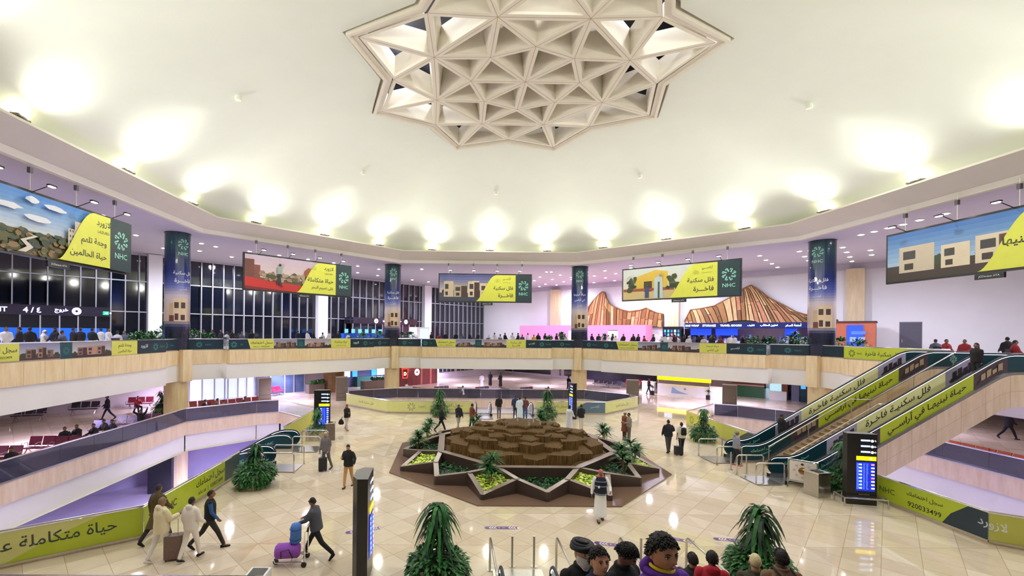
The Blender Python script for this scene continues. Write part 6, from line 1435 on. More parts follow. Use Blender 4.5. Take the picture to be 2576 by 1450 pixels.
    if kind not in ('vest',):
        for s_, el, wr_, d2, sgn in arms:
            e2 = .018 if kind in ('shirt', 'tshirt') else .026
            if kind == 'puffer': e2 = .038
            if kind == 'tshirt': limb(T_, [(s_, .052+e2), (s_.lerp(el, .75), .046+e2)], tm)
            else: limb(T_, [(s_-up*.03-X*(sgn*.012), .048+e2), (s_.lerp(el, .45), .046+e2), (el, .040+e2), (wr_-d2*.005, .030+e2*.8)], tm)
    else:
        for s_, el, wr_, d2, sgn in arms: T_.ball(s_, .07, tm, 10, 6)
    if kind in ('hoodie', 'puffer') or 'hood' in extras: T_.ball(sh-fwd*.085+up*.05, (.11, .075, .08), tm, 12, 8)
    if kind == 'jacket' or 'collar' in extras: T_.tube([nk+up*.0+V((.075*cos(q*pi/6), .07*sin(q*pi/6), 0)) for q in range(12)], .022, tm, 6, True)
    remesh(T_, {'vest': 'waistcoat', 'tshirt': 'shirt', 'puffer': 'jacket'}.get(kind, kind), rt, tm, vox*.9)
    if robe: # second garment under a vest : sleeves and skirt of a long robe
        rm = fabric(*robe); Q = MB(); mid = (legpts[0][2]+legpts[1][2])/2
        ring_loft(Q, [(sh+up*.03, X*.10, fwd*.09), (sh-up*.01, X*.172, fwd*.11), (chest, X*(.175*bw), fwd*(.125*bw)), (pel, X*.175*bw, fwd*.13*bw)]+[(pel-Z*(.80*t)+Y*(mid.y*.4*t), X*(.175+.03*t)*bw, Y*(.13+.05*t+abs(stride)/30*.14*t)) for t in (.4, .75, 1)], rm, 18)
        for s_, el, wr_, d2, sgn in arms: limb(Q, [(s_, .072), (el, .060), (wr_, .046)], rm)
        remesh(Q, 'robe', rt, rm, vox*.9)
    if vox < .02 and kind in ('jacket', 'coat'):
        Q = MB(); Q.tube([nk+fwd*.075+up*.02, sh+fwd*(.125+.0)*bw-up*.04, chest+fwd*(.163*bw), waist+fwd*(.160*bw), pel+fwd*(.166*bw)], .003, mat('zip_dark', srgb(60, 50, 70), .4), 6); Q.obj('zipper', rt)
    if legs and kind not in ('abaya',):
        lm = fabric(*legs) if not isinstance(legs, bpy.types.Material) else legs; Q = MB()
        ring_loft(Q, [(pel+up*.06, X*.155*bw, fwd*.115*bw), (pel-up*.03, X*.175*bw, fwd*.128*bw), (pel-up*.14, X*.13*bw, fwd*.10*bw)], lm, 16)
        for hip, knee, ank, toe in legpts: limb(Q, [(hip-Z*.02, .098*(.5+.5*bw)), (knee, .072), (ank+Z*.03, .056)], lm)
        remesh(Q, 'trousers', rt, lm, vox*.9)
    sm_ = fabric(*shoe)
    for hip, knee, ank, toe in legpts:
        Q = MB(); d = (toe-(ank-Z*.045)); dn = V((0, d.y, d.z)).normalized(); u = V((0, -dn.z, dn.y)); b0 = ank-Z*.055
        ring_loft(Q, [(b0-dn*.085, X*.02, u*.02), (b0-dn*.07, X*.038, u*.045), (b0, X*.044, u*.05), (b0+dn*.09, X*.048, u*.036), (b0+dn*.16, X*.040, u*.026), (b0+dn*.185, X*.015, u*.012)], sm_, 10)
        if sole: ring_loft(Q, [(b0-dn*.09-u*.035, X*.03, u*.012), (b0-u*.035, X*.046, u*.014), (b0+dn*.1-u*.03, X*.05, u*.014), (b0+dn*.185-u*.02, X*.025, u*.01)], fabric(*sole), 10)
        Q.obj('shoe', rt, smooth=True)
    # hair and headwear
    hk, hc = hair[0], hair[1]; hm = mat('hair_%d_%d_%d' % hc, srgb(*hc), .6, var=.25, scale=60, bump=.15); Q = MB(); nu, nv = (36, 20) if facefull else (16, 9)
    def cap(scale, zc, back, mbx, m, front=.0, tilt=0, side=.0, zadd=0, jit=0):
        vs = []; g = random.Random(3)
        for i in range(nv+1):
            for j in range(nu):
                a = 2*pi*j/nu; ya = cos(a); lim = (R(zc)+(R(back)-R(zc))*(.5-.5*ya)**1.2)
                if side: lim += R(side)*abs(sin(a))**6
                t = lim*i/nv; x, y, z = sin(t)*sin(a), sin(t)*cos(a), cos(t); js = (1+g.uniform(-jit, jit))*(1-(scale-1.015)*(i/nv)**4/scale); low = max(0, -z)
                yy = y*.098*scale*js*(1-(.25*low if y < 0 else 0))+front
                vs.append(H(x*.076*wide*scale*js*(1-.2*low), yy-.004, z*.122*scale*js+zadd))
        mbx.add(vs, [(i*nu+j, (i+1)*nu+j, (i+1)*nu+(j+1) % nu, i*nu+(j+1) % nu) for i in range(nv) for j in range(nu)], m)
    if hk == 'short': cap(1.08, 50, 118, Q, hm, jit=.015, side=8)
    elif hk == 'thick': cap(1.13, 53, 114, Q, hm, jit=.03, side=10, zadd=.008)
    elif hk == 'bald': cap(1.035, 8, 112, Q, hm)
    elif hk == 'long': cap(1.14, 50, 150, Q, hm); Q.ball(H(0, -.06, -.10), (.075, .05, .11), hm, 12, 8)
    if vox < .02 and hk in ('short', 'thick'):
        g4 = random.Random(int(h*100)+hc[0]); sc_ = 1.13 if hk == 'thick' else 1.07
        for i in range(420):
            a = g4.uniform(0, 2*pi); lim = R(56+(108-56)*(.5-.5*cos(a))**1.2+14*abs(sin(a))**4); t = lim*sqrt(g4.uniform(.02, 1)); dr = V((sin(t)*sin(a)*.076*wide, sin(t)*cos(a)*.098, cos(t)*.122)); b0 = H(*(dr*sc_*.97)+V((0, 0, .004)))
            swp = V((g4.uniform(-.012, .012)+.006, .014*cos(a)+g4.uniform(-.006, .006), -.012*sin(t)+.004)); L4 = .75 if hk == 'thick' else .3
            m4 = H(*(dr*sc_*1.03+swp*.6*L4)); t4 = H(*(dr*sc_*1.02+swp*1.4*L4)); Q.tube([b0, m4, t4], [.007, .0055, .0012], hm, 5)
    if hk in ('short', 'thick', 'bald', 'long'): Q.obj('hair', rt, smooth=True)
    if hk == 'beanie': cap(1.13, 70, 106, Q, hm); Q.tube([H(.080*wide*sin(a)*1.1, .1*cos(a)*1.1, .022-.012*cos(a+pi)) for a in [q*pi/8 for q in range(16)]], .012, hm, 6, True); Q.obj('beanie', rt, smooth=True)
    if hk == 'cap': cap(1.12, 66, 100, Q, hm); Q.add([H(x, y, z) for x, y, z in ((-.07, .085, .045), (.07, .085, .045), (.055, .165, .028), (0, .18, .026), (-.055, .165, .028))], [(0, 1, 2, 3, 4)], hm); Q.obj('cap', rt, smooth=True)
    if hk == 'skullcap': cap(1.12, 48, 70, Q, hm); Q.obj('white_cap', rt, smooth=True)
    if hk == 'turban':
        for q in range(7):
            z = .035+.014*q; r = (.088, .100, .106, .106, .098, .082, .055)[q]; Q.tube([H(r*sin(a), r*1.15*cos(a)-.006, z+.014*sin(a*1.0+q)) for a in [w_*pi/10 for w_ in range(20)]], .019, hm, 8, True)
        Q.ball(H(0, 0, .10), (.06, .07, .04), hm, 12, 6); Q.obj('turban', rt, smooth=True)
    if hk == 'scarf':       # head scarf falling over shoulders
        cap(1.14, 62, 150, Q, hm); ring_loft(Q, [(H(0, -.03, -.05), X*.095, fwd*.085), (H(0, -.05, -.12), X*.115, fwd*.10), (H(0, -.06, -.20), X*.17, fwd*.13), (H(0, -.07, -.27), X*.19, fwd*.14)], hm, 14); Q.obj('headscarf', rt, smooth=True)
    if facefull and facefull.get('beard'):
        Q = MB(); bm = mat('beard_hair', srgb(*facefull['beard']), .8, var=.2, scale=50, bump=.6)
        vs = []; nu2 = 26; nv2 = 12
        for i in range(nv2+1):
            for j in range(nu2+1):
                a = (j/nu2-.5)*pi*1.15; t = i/nv2; z = -.036-.125*t+.012*cos(a)*0; r = .084*(1-.55*t**2); lip_ = .0 if abs(a) > .35 else .0
                vs.append(H(r*.93*wide*sin(a), (r*1.28*cos(a)+.004*sin(j*2.1)+.006), z+.028*abs(sin(a))*(1-t)-.012*cos(a)*t))
        Q.add(vs, [(i*(nu2+1)+j, (i+1)*(nu2+1)+j, (i+1)*(nu2+1)+j+1, i*(nu2+1)+j+1) for i in range(nv2) for j in range(nu2)], bm)
        for sx in (-1, 1): Q.tube([H(0, .108, -.046), H(sx*.018, .103, -.052), H(sx*.036, .085, -.066)], [.007, .008, .004], bm, 8)
        Q.obj('beard', rt, smooth=True)
    if 'backpack' in extras:
        Q = MB(); bm = fabric(26, 26, 32); c = chest-fwd*.24*bw-up*.02; ring_loft(Q, [(c+up*.20, X*.09, fwd*.05), (c+up*.15, X*.14, fwd*.09), (c-up*.12, X*.15, fwd*.11), (c-up*.20, X*.13, fwd*.08)], bm, 12)
        for sx in (-1, 1): Q.tube([c+up*.16+X*sx*.09+fwd*.05, sh+X*sx*.11+up*.06, chest+X*sx*.12+fwd*.17*bw, waist+X*sx*.14+fwd*.02], .014, bm, 5)
        Q.obj('backpack', rt, smooth=True)
    if 'sling' in extras:
        Q = MB(); Q.tube([sh+X*.12+up*.05, chest-X*.02-fwd*.16*bw, waist-X*.17*bw-fwd*.05], .012, fabric(24, 24, 28), 5); Q.obj('bag_strap', rt)
    rt.scale = (k, k, k)
    rt['_j'] = 1; JT[rt.name] = dict(arms=arms, hd=hd, nk=nk, sh=sh, legs=legpts, k=k, chest=chest, pel=pel, fwd=fwd, up=up, Rh=Rh)
    del rt['_j']
    return rt
JT = {}
def suitcase(pos, rz, label, col, w=.42, h=.62, d=.26, handle=.42):
    rt = root('suitcase', pos, label, 'suitcase', None, rz); m = mat('case_%d_%d_%d' % col, srgb(*col), .45, var=.08, scale=20); mb = MB()
    pr = [(x*w/2, y*d/2) for x, y in ((-.85, -1), (.85, -1), (1, -.8), (1, .8), (.85, 1), (-.85, 1), (-1, .8), (-1, -.8))]; mb.prism(pr, .07, .07+h, m); mb.prism([(x*.94, y*.94) for x, y in pr], .06, .08+h, m)
    for k in range(4): mb.box((-w*.3+w*.2*k, d/2, .07+h/2), (.02, .012, h*.85), m); mb.box((-w*.3+w*.2*k, -d/2, .07+h/2), (.02, .012, h*.85), m)
    mb.obj('shell', rt)
    for sx in (-1, 1):
        for sy in (-1, 1): mb = MB(); mb.tube([(sx*w*.38-.015, sy*d*.3, .035), (sx*w*.38+.015, sy*d*.3, .035)], .034, BLACK, 10); mb.obj('wheel', rt)
    mb = MB(); z = .07+h+handle; mb.tube([(-.10, 0, .07+h-.02), (-.10, 0, z), (.10, 0, z), (.10, 0, .07+h-.02)], .012, STEEL, 6); mb.obj('handle', rt); return rt
def at(px, py): p = G(px, py); return (p.x, p.y, 0)
BLK = (26, 26, 32); g = random.Random(1)
# --- left group by the green balustrade
person(at(397, 1362), 15, 'person in olive brown coat with a shoulder bag walking close to the green balustrade', 1.76, 'stand', ('coat', (84, 72, 40)), (40, 36, 34), hair=('short', (40, 32, 26)), sk=(120, 86, 66), stride=26, armL=(-14, 8, 20), armR=(18, 8, 30), extras=('sling',))
pc_ = person(at(405, 1412), 28, 'person in a cream fleece coat and beige cap pulling the brown suitcase', 1.74, 'stand', ('puffer', (236, 224, 190)), (232, 226, 224), (226, 220, 214), ('cap', (136, 112, 84)), (150, 110, 84), (6, 8, 10), (20, 10, 75), 16, 1.16)
p = at(437, 1408); suitcase(p, .35, 'brown grey rolling suitcase between the cream coat and the white hooded suit', (122, 100, 92), .46, .62, .28, .45)
person(at(480, 1408), 14, 'person in a white hooded suit seen from behind next to the suitcase', 1.72, 'stand', ('hoodie', (240, 232, 228)), (238, 230, 224), (30, 28, 30), ('short', (30, 26, 26)), (110, 80, 60), (-8, 10, 25), (4, 16, 45), 15, 1.05, sole=(230, 226, 224), extras=('hood',))
person(at(528, 1380), 62, 'bearded person in a black waistcoat and blue checked shirt striding right', 1.76, 'stand', ('vest', (22, 26, 38)), (52, 46, 44), (22, 22, 26), ('short', (26, 20, 20)), (140, 96, 74), (-12, 8, 10), (8, 8, 30), 27, 1.0, robe=None, sole=(220, 216, 214))
rt = bpy.data.objects[max((o.name for o in bpy.data.objects if o.name.startswith('person') and o.parent is None), key=lambda n: n)]
J_ = JT[rt.name]; Q = MB()
for s_, el, wr_, d2, sgn in J_['arms']: limb(Q, [(s_, .066), (el, .055), (wr_, .042)], fabric(50, 90, 150))
remesh(Q, 'shirt_sleeves', rt, fabric(50, 90, 150), .02)
# --- luggage trolley and its owner
p = at(795, 1402); person(p, -78, 'person in grey jacket and black beanie pushing the luggage trolley', 1.76, 'stand', ('jacket', (84, 86, 98)), (26, 28, 36), (24, 24, 28), ('beanie', (26, 24, 24)), (160, 112, 84), (26, 6, 38), (34, 6, 30), 30, 1.04, lean=9)
tp = at(735, 1418); rt = root('luggage_trolley', tp, 'chrome luggage trolley loaded with a purple bag and a blue bundle', 'luggage trolley', None, R(8)); mb = MB()
mb.tube([(.38, -.26, .12), (.38, -.26, .96), (.45, -.26, 1.02), (.45, .26, 1.02), (.38, .26, .96), (.38, .26, .12)], .018, CHROME, 7); mb.tube([(.38, -.26, .14), (-.42, -.20, .14), (-.5, 0, .14), (-.42, .20, .14), (.38, .26, .14)], .018, CHROME, 7); mb.tube([(.3, -.24, .14), (.3, .24, .14)], .014, CHROME, 6); mb.tube([(0, -.23, .14), (0, .23, .14)], .014, CHROME, 6); mb.obj('frame', rt)
for x, y in ((.36, -.27), (.36, .27), (-.44, 0)): mb = MB(); mb.tube([(x, y-.02, .075), (x, y+.02, .075)], .075, BLACK, 14); mb.obj('wheel', rt)
for y in (-.26, .26): mb = MB(); mb.tube([(.47, y-.09, 1.03), (.45, y+.09, 1.03)], .032, BLACK, 8); mb.obj('grip', rt)
cr_, sr_ = cos(R(8)), sin(R(8)); tw = lambda x, y, z: (tp[0]+x*cr_-y*sr_, tp[1]+x*sr_+y*cr_, z)
rt = root('travel_bag', tw(-.05, -.01, .17), 'bulging purple travel bag lying on the luggage trolley', 'bag', None, R(8)); mb = MB(); mp_ = fabric(150, 80, 190); ring_loft(mb, [(V((-.40, 0, .2)), V((0, .16, 0)), V((0, 0, .14))), (V((-.34, 0, .2)), V((0, .23, 0)), V((0, 0, .2))), (V((.20, 0, .2)), V((0, .23, 0)), V((0, 0, .2))), (V((.26, 0, .2)), V((0, .16, 0)), V((0, 0, .15)))], mp_, 16); mb.obj('bag_body', rt, smooth=True)
mb = MB(); mb.tube([(-.2, -.235, .1), (-.2, -.26, .3), (.0, -.25, .34), (.1, -.235, .1)], .014, BLACK, 6); mb.obj('strap', rt)
rt = root('bundle', tw(.08, .02, .56), 'upright blue wrapped bundle standing on the purple bag', 'bag', None, R(8)); mb = MB(); mbm = fabric(80, 130, 214); ring_loft(mb, [(V((0, 0, 0)), V((.10, 0, 0)), V((0, .10, 0))), (V((0, 0, .05)), V((.155, 0, 0)), V((0, .155, 0))), (V((.01, 0, .45)), V((.15, 0, 0)), V((0, .15, 0))), (V((.01, 0, .53)), V((.12, 0, 0)), V((0, .12, 0))), (V((.01, 0, .56)), V((.04, 0, 0)), V((0, .04, 0)))], mbm, 16); mb.obj('wrapped_body', rt, smooth=True); mb = MB(); [mb.tube([(.157*cos(a), .157*sin(a), z) for a in [q*pi/8 for q in range(16)]], .008, mat('blue_cord', srgb(30, 60, 130), .5), 5, True) for z in (.12, .40)]; mb.obj('cord', rt)
# --- middle of the hall
person(at(876, 1226), 190, 'person in black sweater and tan trousers looking down at a phone', 1.74, 'stand', ('jacket', BLK), (190, 146, 92), (40, 32, 28), ('short', (24, 20, 20)), (196, 146, 116), (20, 28, 30), (24, 4, 85), 14, headpitch=-28)
p = person(at(820, 1183), 205, 'old person in a grey checked suit with a suitcase, left of the hall', 1.74, 'stand', ('jacket', (112, 106, 110)), (98, 100, 108), (70, 60, 60), ('skullcap', (206, 190, 160)), (180, 140, 116), (0, 10, 30), (4, 12, 20), 14, 1.08, headpitch=-20, extras=('sling',))
suitcase(at(812, 1186), .2, 'black rolling suitcase beside the old person in grey', (34, 34, 40), .38, .55, .24, .3)
person(at(872, 1083), 130, 'person in black top and red headscarf carrying a black bag', 1.66, 'stand', ('jacket', (30, 26, 28)), (196, 190, 186), (170, 120, 100), ('scarf', (150, 50, 56)), (170, 124, 100), (-6, 14, 6), (20, 5, 80), 14)
rt = root('handbag', at(858, 1083), 'black bag carried low by the person with the red headscarf', 'bag'); mb = MB(); ring_loft(mb, [(V((0, 0, .38)), V((.12, 0, 0)), V((0, .08, 0))), (V((0, 0, .45)), V((.2, 0, 0)), V((0, .12, 0))), (V((0, 0, .62)), V((.15, 0, 0)), V((0, .1, 0))), (V((0, 0, .74)), V((.05, 0, 0)), V((0, .04, 0)))], fabric(24, 22, 28), 12); mb.obj('bag_body', rt, smooth=True); mb = MB(); mb.tube([(0, 0, .7), (.04, 0, .84), (.08, 0, .9), (.04, 0, .72)], .012, BLACK, 5); mb.obj('strap', rt)
gd_ = person(at(1510, 1311), 188, 'guard in white robe, black reflective vest and red checked headscarf before the fountain', 1.74, 'stand', ('vest', (26, 30, 48)), (236, 236, 240), (24, 24, 28), ('scarf', (190, 104, 100)), (140, 100, 76), (14, 22, 60), (-4, 16, 14), 10, 1.08, robe=(240, 240, 244))
J_ = JT[gd_.name]; Q = MB(); rf = mat('reflective_band', srgb(150, 158, 190), .3, .3)
for dz_, k_ in ((-.06, 1.02), (.20, 1.0), (.36, .97)):
    c = J_['pel']+V((0, 0, dz_+.05)); Q.tube([c+V((.218*k_*cos(a), .170*k_*sin(a), 0)) for a in [q*pi/10 for q in range(20)]], .018, rf, 4, True)
Q.obj('reflective_bands', gd_); Q = MB(); Q.box((.09, .185, 1.22), (.06, .01, .08), INKW); Q.obj('badge', gd_)
person(at(1681, 1139), 6, 'person in dark jacket and grey trousers walking away at the right', 1.76, 'stand', ('jacket', (30, 32, 46)), (78, 74, 78), BLK, ('short', (40, 34, 32)), (150, 110, 84), (4, 14, 20), (14, 24, 50), 10, 1.12)
person(at(1714, 1144), 2, 'person in white shirt with a black backpack pulling a small suitcase away', 1.70, 'stand', ('tshirt', (226, 222, 206)), (34, 32, 38), BLK, ('short', (26, 22, 22)), (120, 84, 64), (-4, 10, 8), (4, 10, 12), 10, 1.05, extras=('backpack',))
suitcase(at(1707, 1146), .1, 'small black rolling suitcase behind the person with the backpack', (30, 30, 38), .42, .42, .26, .36)
person(at(1571, 1108), 75, 'person in brown clothes and white cap hugging another, right of the fountain', 1.72, 'stand', ('coat', (130, 76, 56)), (90, 60, 50), BLK, ('skullcap', (236, 226, 214)), (140, 100, 80), (20, 8, 62), (14, 8, 70), 0)
person(at(1582, 1111), -90, 'person in grey safari suit hugging another, right of the fountain', 1.70, 'stand', ('shirt', (150, 138, 128)), (110, 102, 98), BLK, ('short', (30, 26, 26)), (130, 94, 74), (22, 6, 62), (18, 6, 66), 0, 1.1)
person(at(1852, 1172), 100, 'person in grey hooded top pointing right, by the right queue rails', 1.70, 'stand', ('hoodie', (150, 150, 166)), (36, 36, 46), (190, 120, 110), ('beanie', (140, 140, 156)), (150, 110, 84), (30, 30, 20), (-4, 8, 20), 6, extras=('hood',))
p = V((X0+2.6, (YR[0]+YR[1])/2, .72)); person(p, 90, 'person in black and a dark cap riding up the far right escalator', 1.70, 'stand', ('jacket', BLK), (40, 40, 48), BLK, ('cap', (24, 24, 28)), (140, 100, 80))
p = V((X0+9.0, YR[3]+.55, 4.55)); person(p, -90, 'person in black seen from behind high on the near right escalator', 1.70, 'stand', ('jacket', (30, 24, 30)), (40, 40, 48), BLK, ('long', (26, 22, 22)), (140, 100, 80))
# --- beyond the fountain
for px, py, fc, t, l, hr, s_, lb in ((1110, 1089, 100, ('jacket', (24, 30, 42)), (30, 30, 38), ('short', (24, 20, 20)), 24, 'person in black striding right, behind the fountain at the left'), (1153, 1083, 150, ('jacket', (46, 42, 60)), (196, 188, 186), ('skullcap', (160, 150, 150)), 14, 'person in dark jacket and pale trousers behind the fountain'),
    (1187, 1082, 60, ('jacket', (130, 66, 44)), (60, 46, 44), ('short', (40, 26, 22)), 6, 'person in rust brown jacket with a pale blue bag behind the fountain'), (1255, 1053, 0, ('jacket', (26, 26, 32)), (110, 104, 110), ('short', (24, 20, 20)), 6, 'person in black top standing at the small back escalators'),
    (1307, 1058, 0, ('thobe', (214, 234, 246)), None, ('short', (24, 20, 20)), 0, 'tall person in a pale white robe at the small back escalators'), (1321, 1057, 10, ('shirt', (110, 64, 66)), (70, 90, 140), ('short', (24, 20, 20)), 8, 'person in maroon shirt and blue jeans beside the white robe'), (1296, 1052, 0, ('jacket', (50, 60, 90)), (60, 60, 80), ('short', (24, 20, 20)), 0, 'small person in blue left of the white robe'),
    (1432, 1088, 50, ('thobe', (230, 234, 244)), None, ('short', (24, 20, 20)), 6, 'person in white robe with black bag behind the fountain at the right'), (1462, 1084, 0, ('jacket', (30, 30, 38)), (216, 206, 196), ('short', (24, 20, 20)), 6, 'person in black jacket and cream trousers before the back pillar'),
    (1259, 975, -30, ('abaya', (26, 24, 34)), None, ('scarf', (26, 24, 34)), 0, 'woman in black robe beside the glowing lamp at the back'), (1233, 972, 20, ('abaya', (30, 28, 36)), None, ('scarf', (30, 28, 36)), 0, 'woman in black robe next to the back right palm'), (1212, 978, 200, ('thobe', (220, 216, 224)), None, ('short', (30, 24, 24)), 10, 'person in white robe walking at the back'),
    (1430, 986, 60, ('jacket', (26, 26, 34)), (30, 30, 38), ('short', (24, 20, 20)), 8, 'person in black beside the back right column'), (1632, 993, 120, ('jacket', (40, 28, 30)), (24, 24, 28), ('short', (24, 20, 20)), 12, 'person in dark clothes walking past the white desk'),
    (1988, 1007, 20, ('jacket', (30, 32, 50)), (40, 44, 66), ('short', (24, 20, 20)), 4, 'person in dark blue at the ticket machines'), (270, 1056, 240, ('jacket', (22, 22, 34)), (34, 40, 70), ('short', (24, 20, 20)), 24, 'person in black walking across the waiting area at the left'), (2537, 1105, 100, ('jacket', (20, 20, 34)), (24, 24, 40), ('short', (24, 20, 20)), 26, 'person in black walking at the right edge beyond the opening')):
    person(at(px, py), fc, lb, 1.72, 'stand', t, l, BLK, hr, (130, 96, 76), (8, 10, 20), (14, 8, 40), s_, vox=.032, lod=1, group='people beyond the fountain')
# --- seated people of the waiting area
for px, py, z, fc, t, hr, lb in ((33, 1129, 1.2, 170, (30, 26, 34), (24, 20, 20), 'person in black slumped on the nearest maroon seats'), (164, 1080, 1.15, 150, (30, 30, 42), (60, 54, 56), 'person in black reclining left of the woman with folded hands'), (197, 1067, 1.3, 180, (24, 22, 28), (60, 50, 50), 'person in black facing the viewer with folded hands'), (240, 1065, 1.3, 190, (28, 26, 34), (24, 20, 20), 'person in dark headscarf looking at a phone'),
        (266, 1054, 1.3, 200, (26, 24, 36), (24, 20, 20), 'person in black jacket bent over a phone, left of a pair'), (287, 1055, 1.3, 200, (24, 22, 30), (24, 20, 20), 'person in black jacket bent over a phone, right of a pair'), (354, 1031, 1.3, 180, (22, 20, 28), (24, 20, 20), 'person in black with both arms raised behind the head'), (512, 1006, 1.3, 60, (60, 30, 40), (24, 20, 20), 'seated person in dark red right of the left column'), (543, 1003, 1.3, 60, (120, 90, 80), (24, 20, 20), 'seated person in brown in the red row'), (560, 1006, 1.3, 60, (150, 120, 100), (60, 40, 30), 'seated person in tan in the red row'), (613, 998, 1.3, 60, (70, 50, 60), (24, 20, 20), 'seated person beside the brown cabinet'),
        (345, 997, 1.3, 120, (150, 30, 50), (24, 20, 20), 'seated person in red far behind the walking man'),
        (1167, 971, 1.3, -60, (220, 214, 220), (30, 24, 24), 'seated person in white behind the smoked glass'), (1382, 973, 1.3, -100, (180, 140, 110), (30, 24, 24), 'seated person in tan near the right of the smoked glass'), (1022, 962, 1.3, 40, (226, 216, 216), (30, 24, 24), 'person in white seated in front of the coffee shop'), (2572, 1137, 1.3, -60, (180, 160, 110), (24, 20, 20), 'seated person in beige at the right edge')):
    q_ = G(px, py, z) if px < 2500 else V((23.9, -4.2, 0))
    up = 'raised' in lb
    person((q_.x, q_.y, 0), fc, lb, 1.70, 'sit', ('jacket', t), (40, 38, 46), BLK, ('short', hr), (150, 110, 90), (150, 50, 60) if up else (30, 4, 55), (150, 50, 60) if up else (30, 4, 55), vox=.032, lean=0 if up else 6, headpitch=-18 if not up else 0, group='people in the waiting areas')
# --- people on the escalators below the viewer
def fore(px, py, d, hh, **kw):    # head centre seen at px, py, at distance d
    r_ = ray(px, py); hp = CAM+r_*d; k = hh/1.72
    kw.setdefault('lean', 0); rt = person((0, 0, 0), kw.pop('fc'), kw.pop('label'), hh, **kw); j = JT[rt.name]; o = Matrix.Rotation(-R(kw_fc[0]), 3, 'Z') @ (j['hd']*k); rt.location = hp-o; return rt
kw_fc = [0]
def F(px, py, d, hh, fc, label, **kw): kw_fc[0] = fc; return fore(px, py, d, hh, fc=fc, label=label, vox=.014, **kw)
dkb = mat('brow_dark', srgb(26, 20, 18), .8)
F(1466, 1392, 4.9, 1.80, 172, 'old man in a black turban and black coat with a white beard', top=('coat', (24, 24, 30)), legs=BLK, hair=('turban', (24, 26, 38)), wide=1.08, sk=(216, 172, 146), facefull=dict(brow=mat('brow_grey', srgb(120, 110, 104), .8), beard=(244, 240, 236), old=1, nose=1.15), headyaw=-8, headpitch=8, extras=('collar',))
F(1509, 1414, 4.15, 1.70, 176, 'young man with black hair and a navy jacket looking at the viewer', top=('jacket', (20, 28, 64)), legs=BLK, hair=('thick', (14, 11, 12)), wide=1.08, sk=(224, 168, 134), facefull=dict(brow=dkb, nose=1.25), headyaw=-2, headpitch=12)
F(1576, 1396, 4.7, 1.74, 150, 'man with black hair looking down between the others', top=('jacket', (22, 22, 28)), legs=BLK, hair=('thick', (18, 16, 18)), sk=(160, 114, 90), facefull=dict(brow=dkb), headpitch=-34, headyaw=-20)
pm = F(1668, 1392, 3.15, 1.74, 160, 'man in a purple fleece with a yellow collar looking right', top=('jacket', (98, 44, 160)), legs=(40, 40, 50), hair=('thick', (14, 11, 12)), sk=(212, 154, 118), facefull=dict(brow=dkb, nose=1.35, lip=(150, 86, 76)), headyaw=6, headpitch=2, bulk=1.18, wide=1.22)
J_ = JT[pm.name]; Q = MB(); ym = fabric(236, 214, 40); nk = J_['nk']; Q.tube([nk+J_['up']*.022+J_['fwd']*.01+V((.076*cos(a), .078*sin(a), .012*cos(a*1))) for a in [q*pi/8 for q in range(16)]], .013, ym, 7, True); Q.obj('yellow_collar', pm, smooth=True)
Q = MB(); Q.ball(nk-J_['fwd']*.07+J_['up']*.0, (.12, .06, .07), fabric(98, 44, 160), 12, 8); Q.tube([nk-J_['up']*.005+V((.098*cos(a), .096*sin(a), 0)) for a in [q*pi/8 for q in range(16)]], .028, fabric(98, 44, 160), 8, True); Q.obj('hood', pm, smooth=True)
F(1742, 1410, 7.6, 1.74, 2, 'person in a black jacket seen from behind, left of the red jacket', top=('jacket', (26, 26, 32)), legs=BLK, hair=('short', (34, 30, 30)), sk=(170, 130, 106))
F(1791, 1408, 7.2, 1.72, 20, 'person in a red hooded jacket seen from behind on the escalator below', top=('puffer', (176, 28, 48)), legs=BLK, hair=('thick', (24, 20, 22)), sk=(150, 110, 86), extras=('hood',))
F(1900, 1416, 6.6, 1.72, 25, 'person in a beige cap and dark olive jacket at the lower right', top=('jacket', (70, 66, 52)), legs=BLK, hair=('cap', (222, 206, 160)), sk=(190, 150, 120))
F(1965, 1406, 6.0, 1.76, 8, 'person with brown jacket and dark straps seen from behind at the lower right', top=('jacket', (128, 100, 76)), legs=BLK, hair=('short', (30, 24, 26)), sk=(90, 62, 52), bulk=1.15, extras=('backpack',))
# --- crowd along the upper gallery: a few figures, then copies
PRO = []
for i, (t, l, hr, ps) in enumerate(((('thobe', (226, 224, 232)), None, ('short', (24, 20, 20)), 'stand'), (('jacket', (30, 30, 40)), (40, 40, 50), ('short', (24, 20, 20)), 'stand'), (('jacket', (90, 96, 120)), (60, 60, 70), ('short', (40, 30, 28)), 'sit'), (('abaya', (26, 24, 32)), None, ('scarf', (26, 24, 32)), 'stand'),
        (('shirt', (210, 206, 216)), (50, 50, 60), ('short', (24, 20, 20)), 'sit'), (('jacket', (150, 40, 50)), (40, 40, 50), ('short', (24, 20, 20)), 'sit'), (('shirt', (216, 170, 40)), (50, 50, 60), ('short', (24, 20, 20)), 'sit'), (('thobe', (230, 226, 234)), None, ('scarf', (236, 232, 236)), 'sit'))):
    PRO.append((person((0, 0, FU), 0, '', 1.70, ps, t, l, BLK, hr, (140, 104, 84), (10, 8, 40), (16, 8, 30), 0, vox=.045, lod=0), ps, ('white robe', 'black jacket', 'grey jacket', 'black robe', 'white shirt', 'red jacket', 'yellow shirt', 'white headcloth')[i]))
USED = set(); g = random.Random(12)
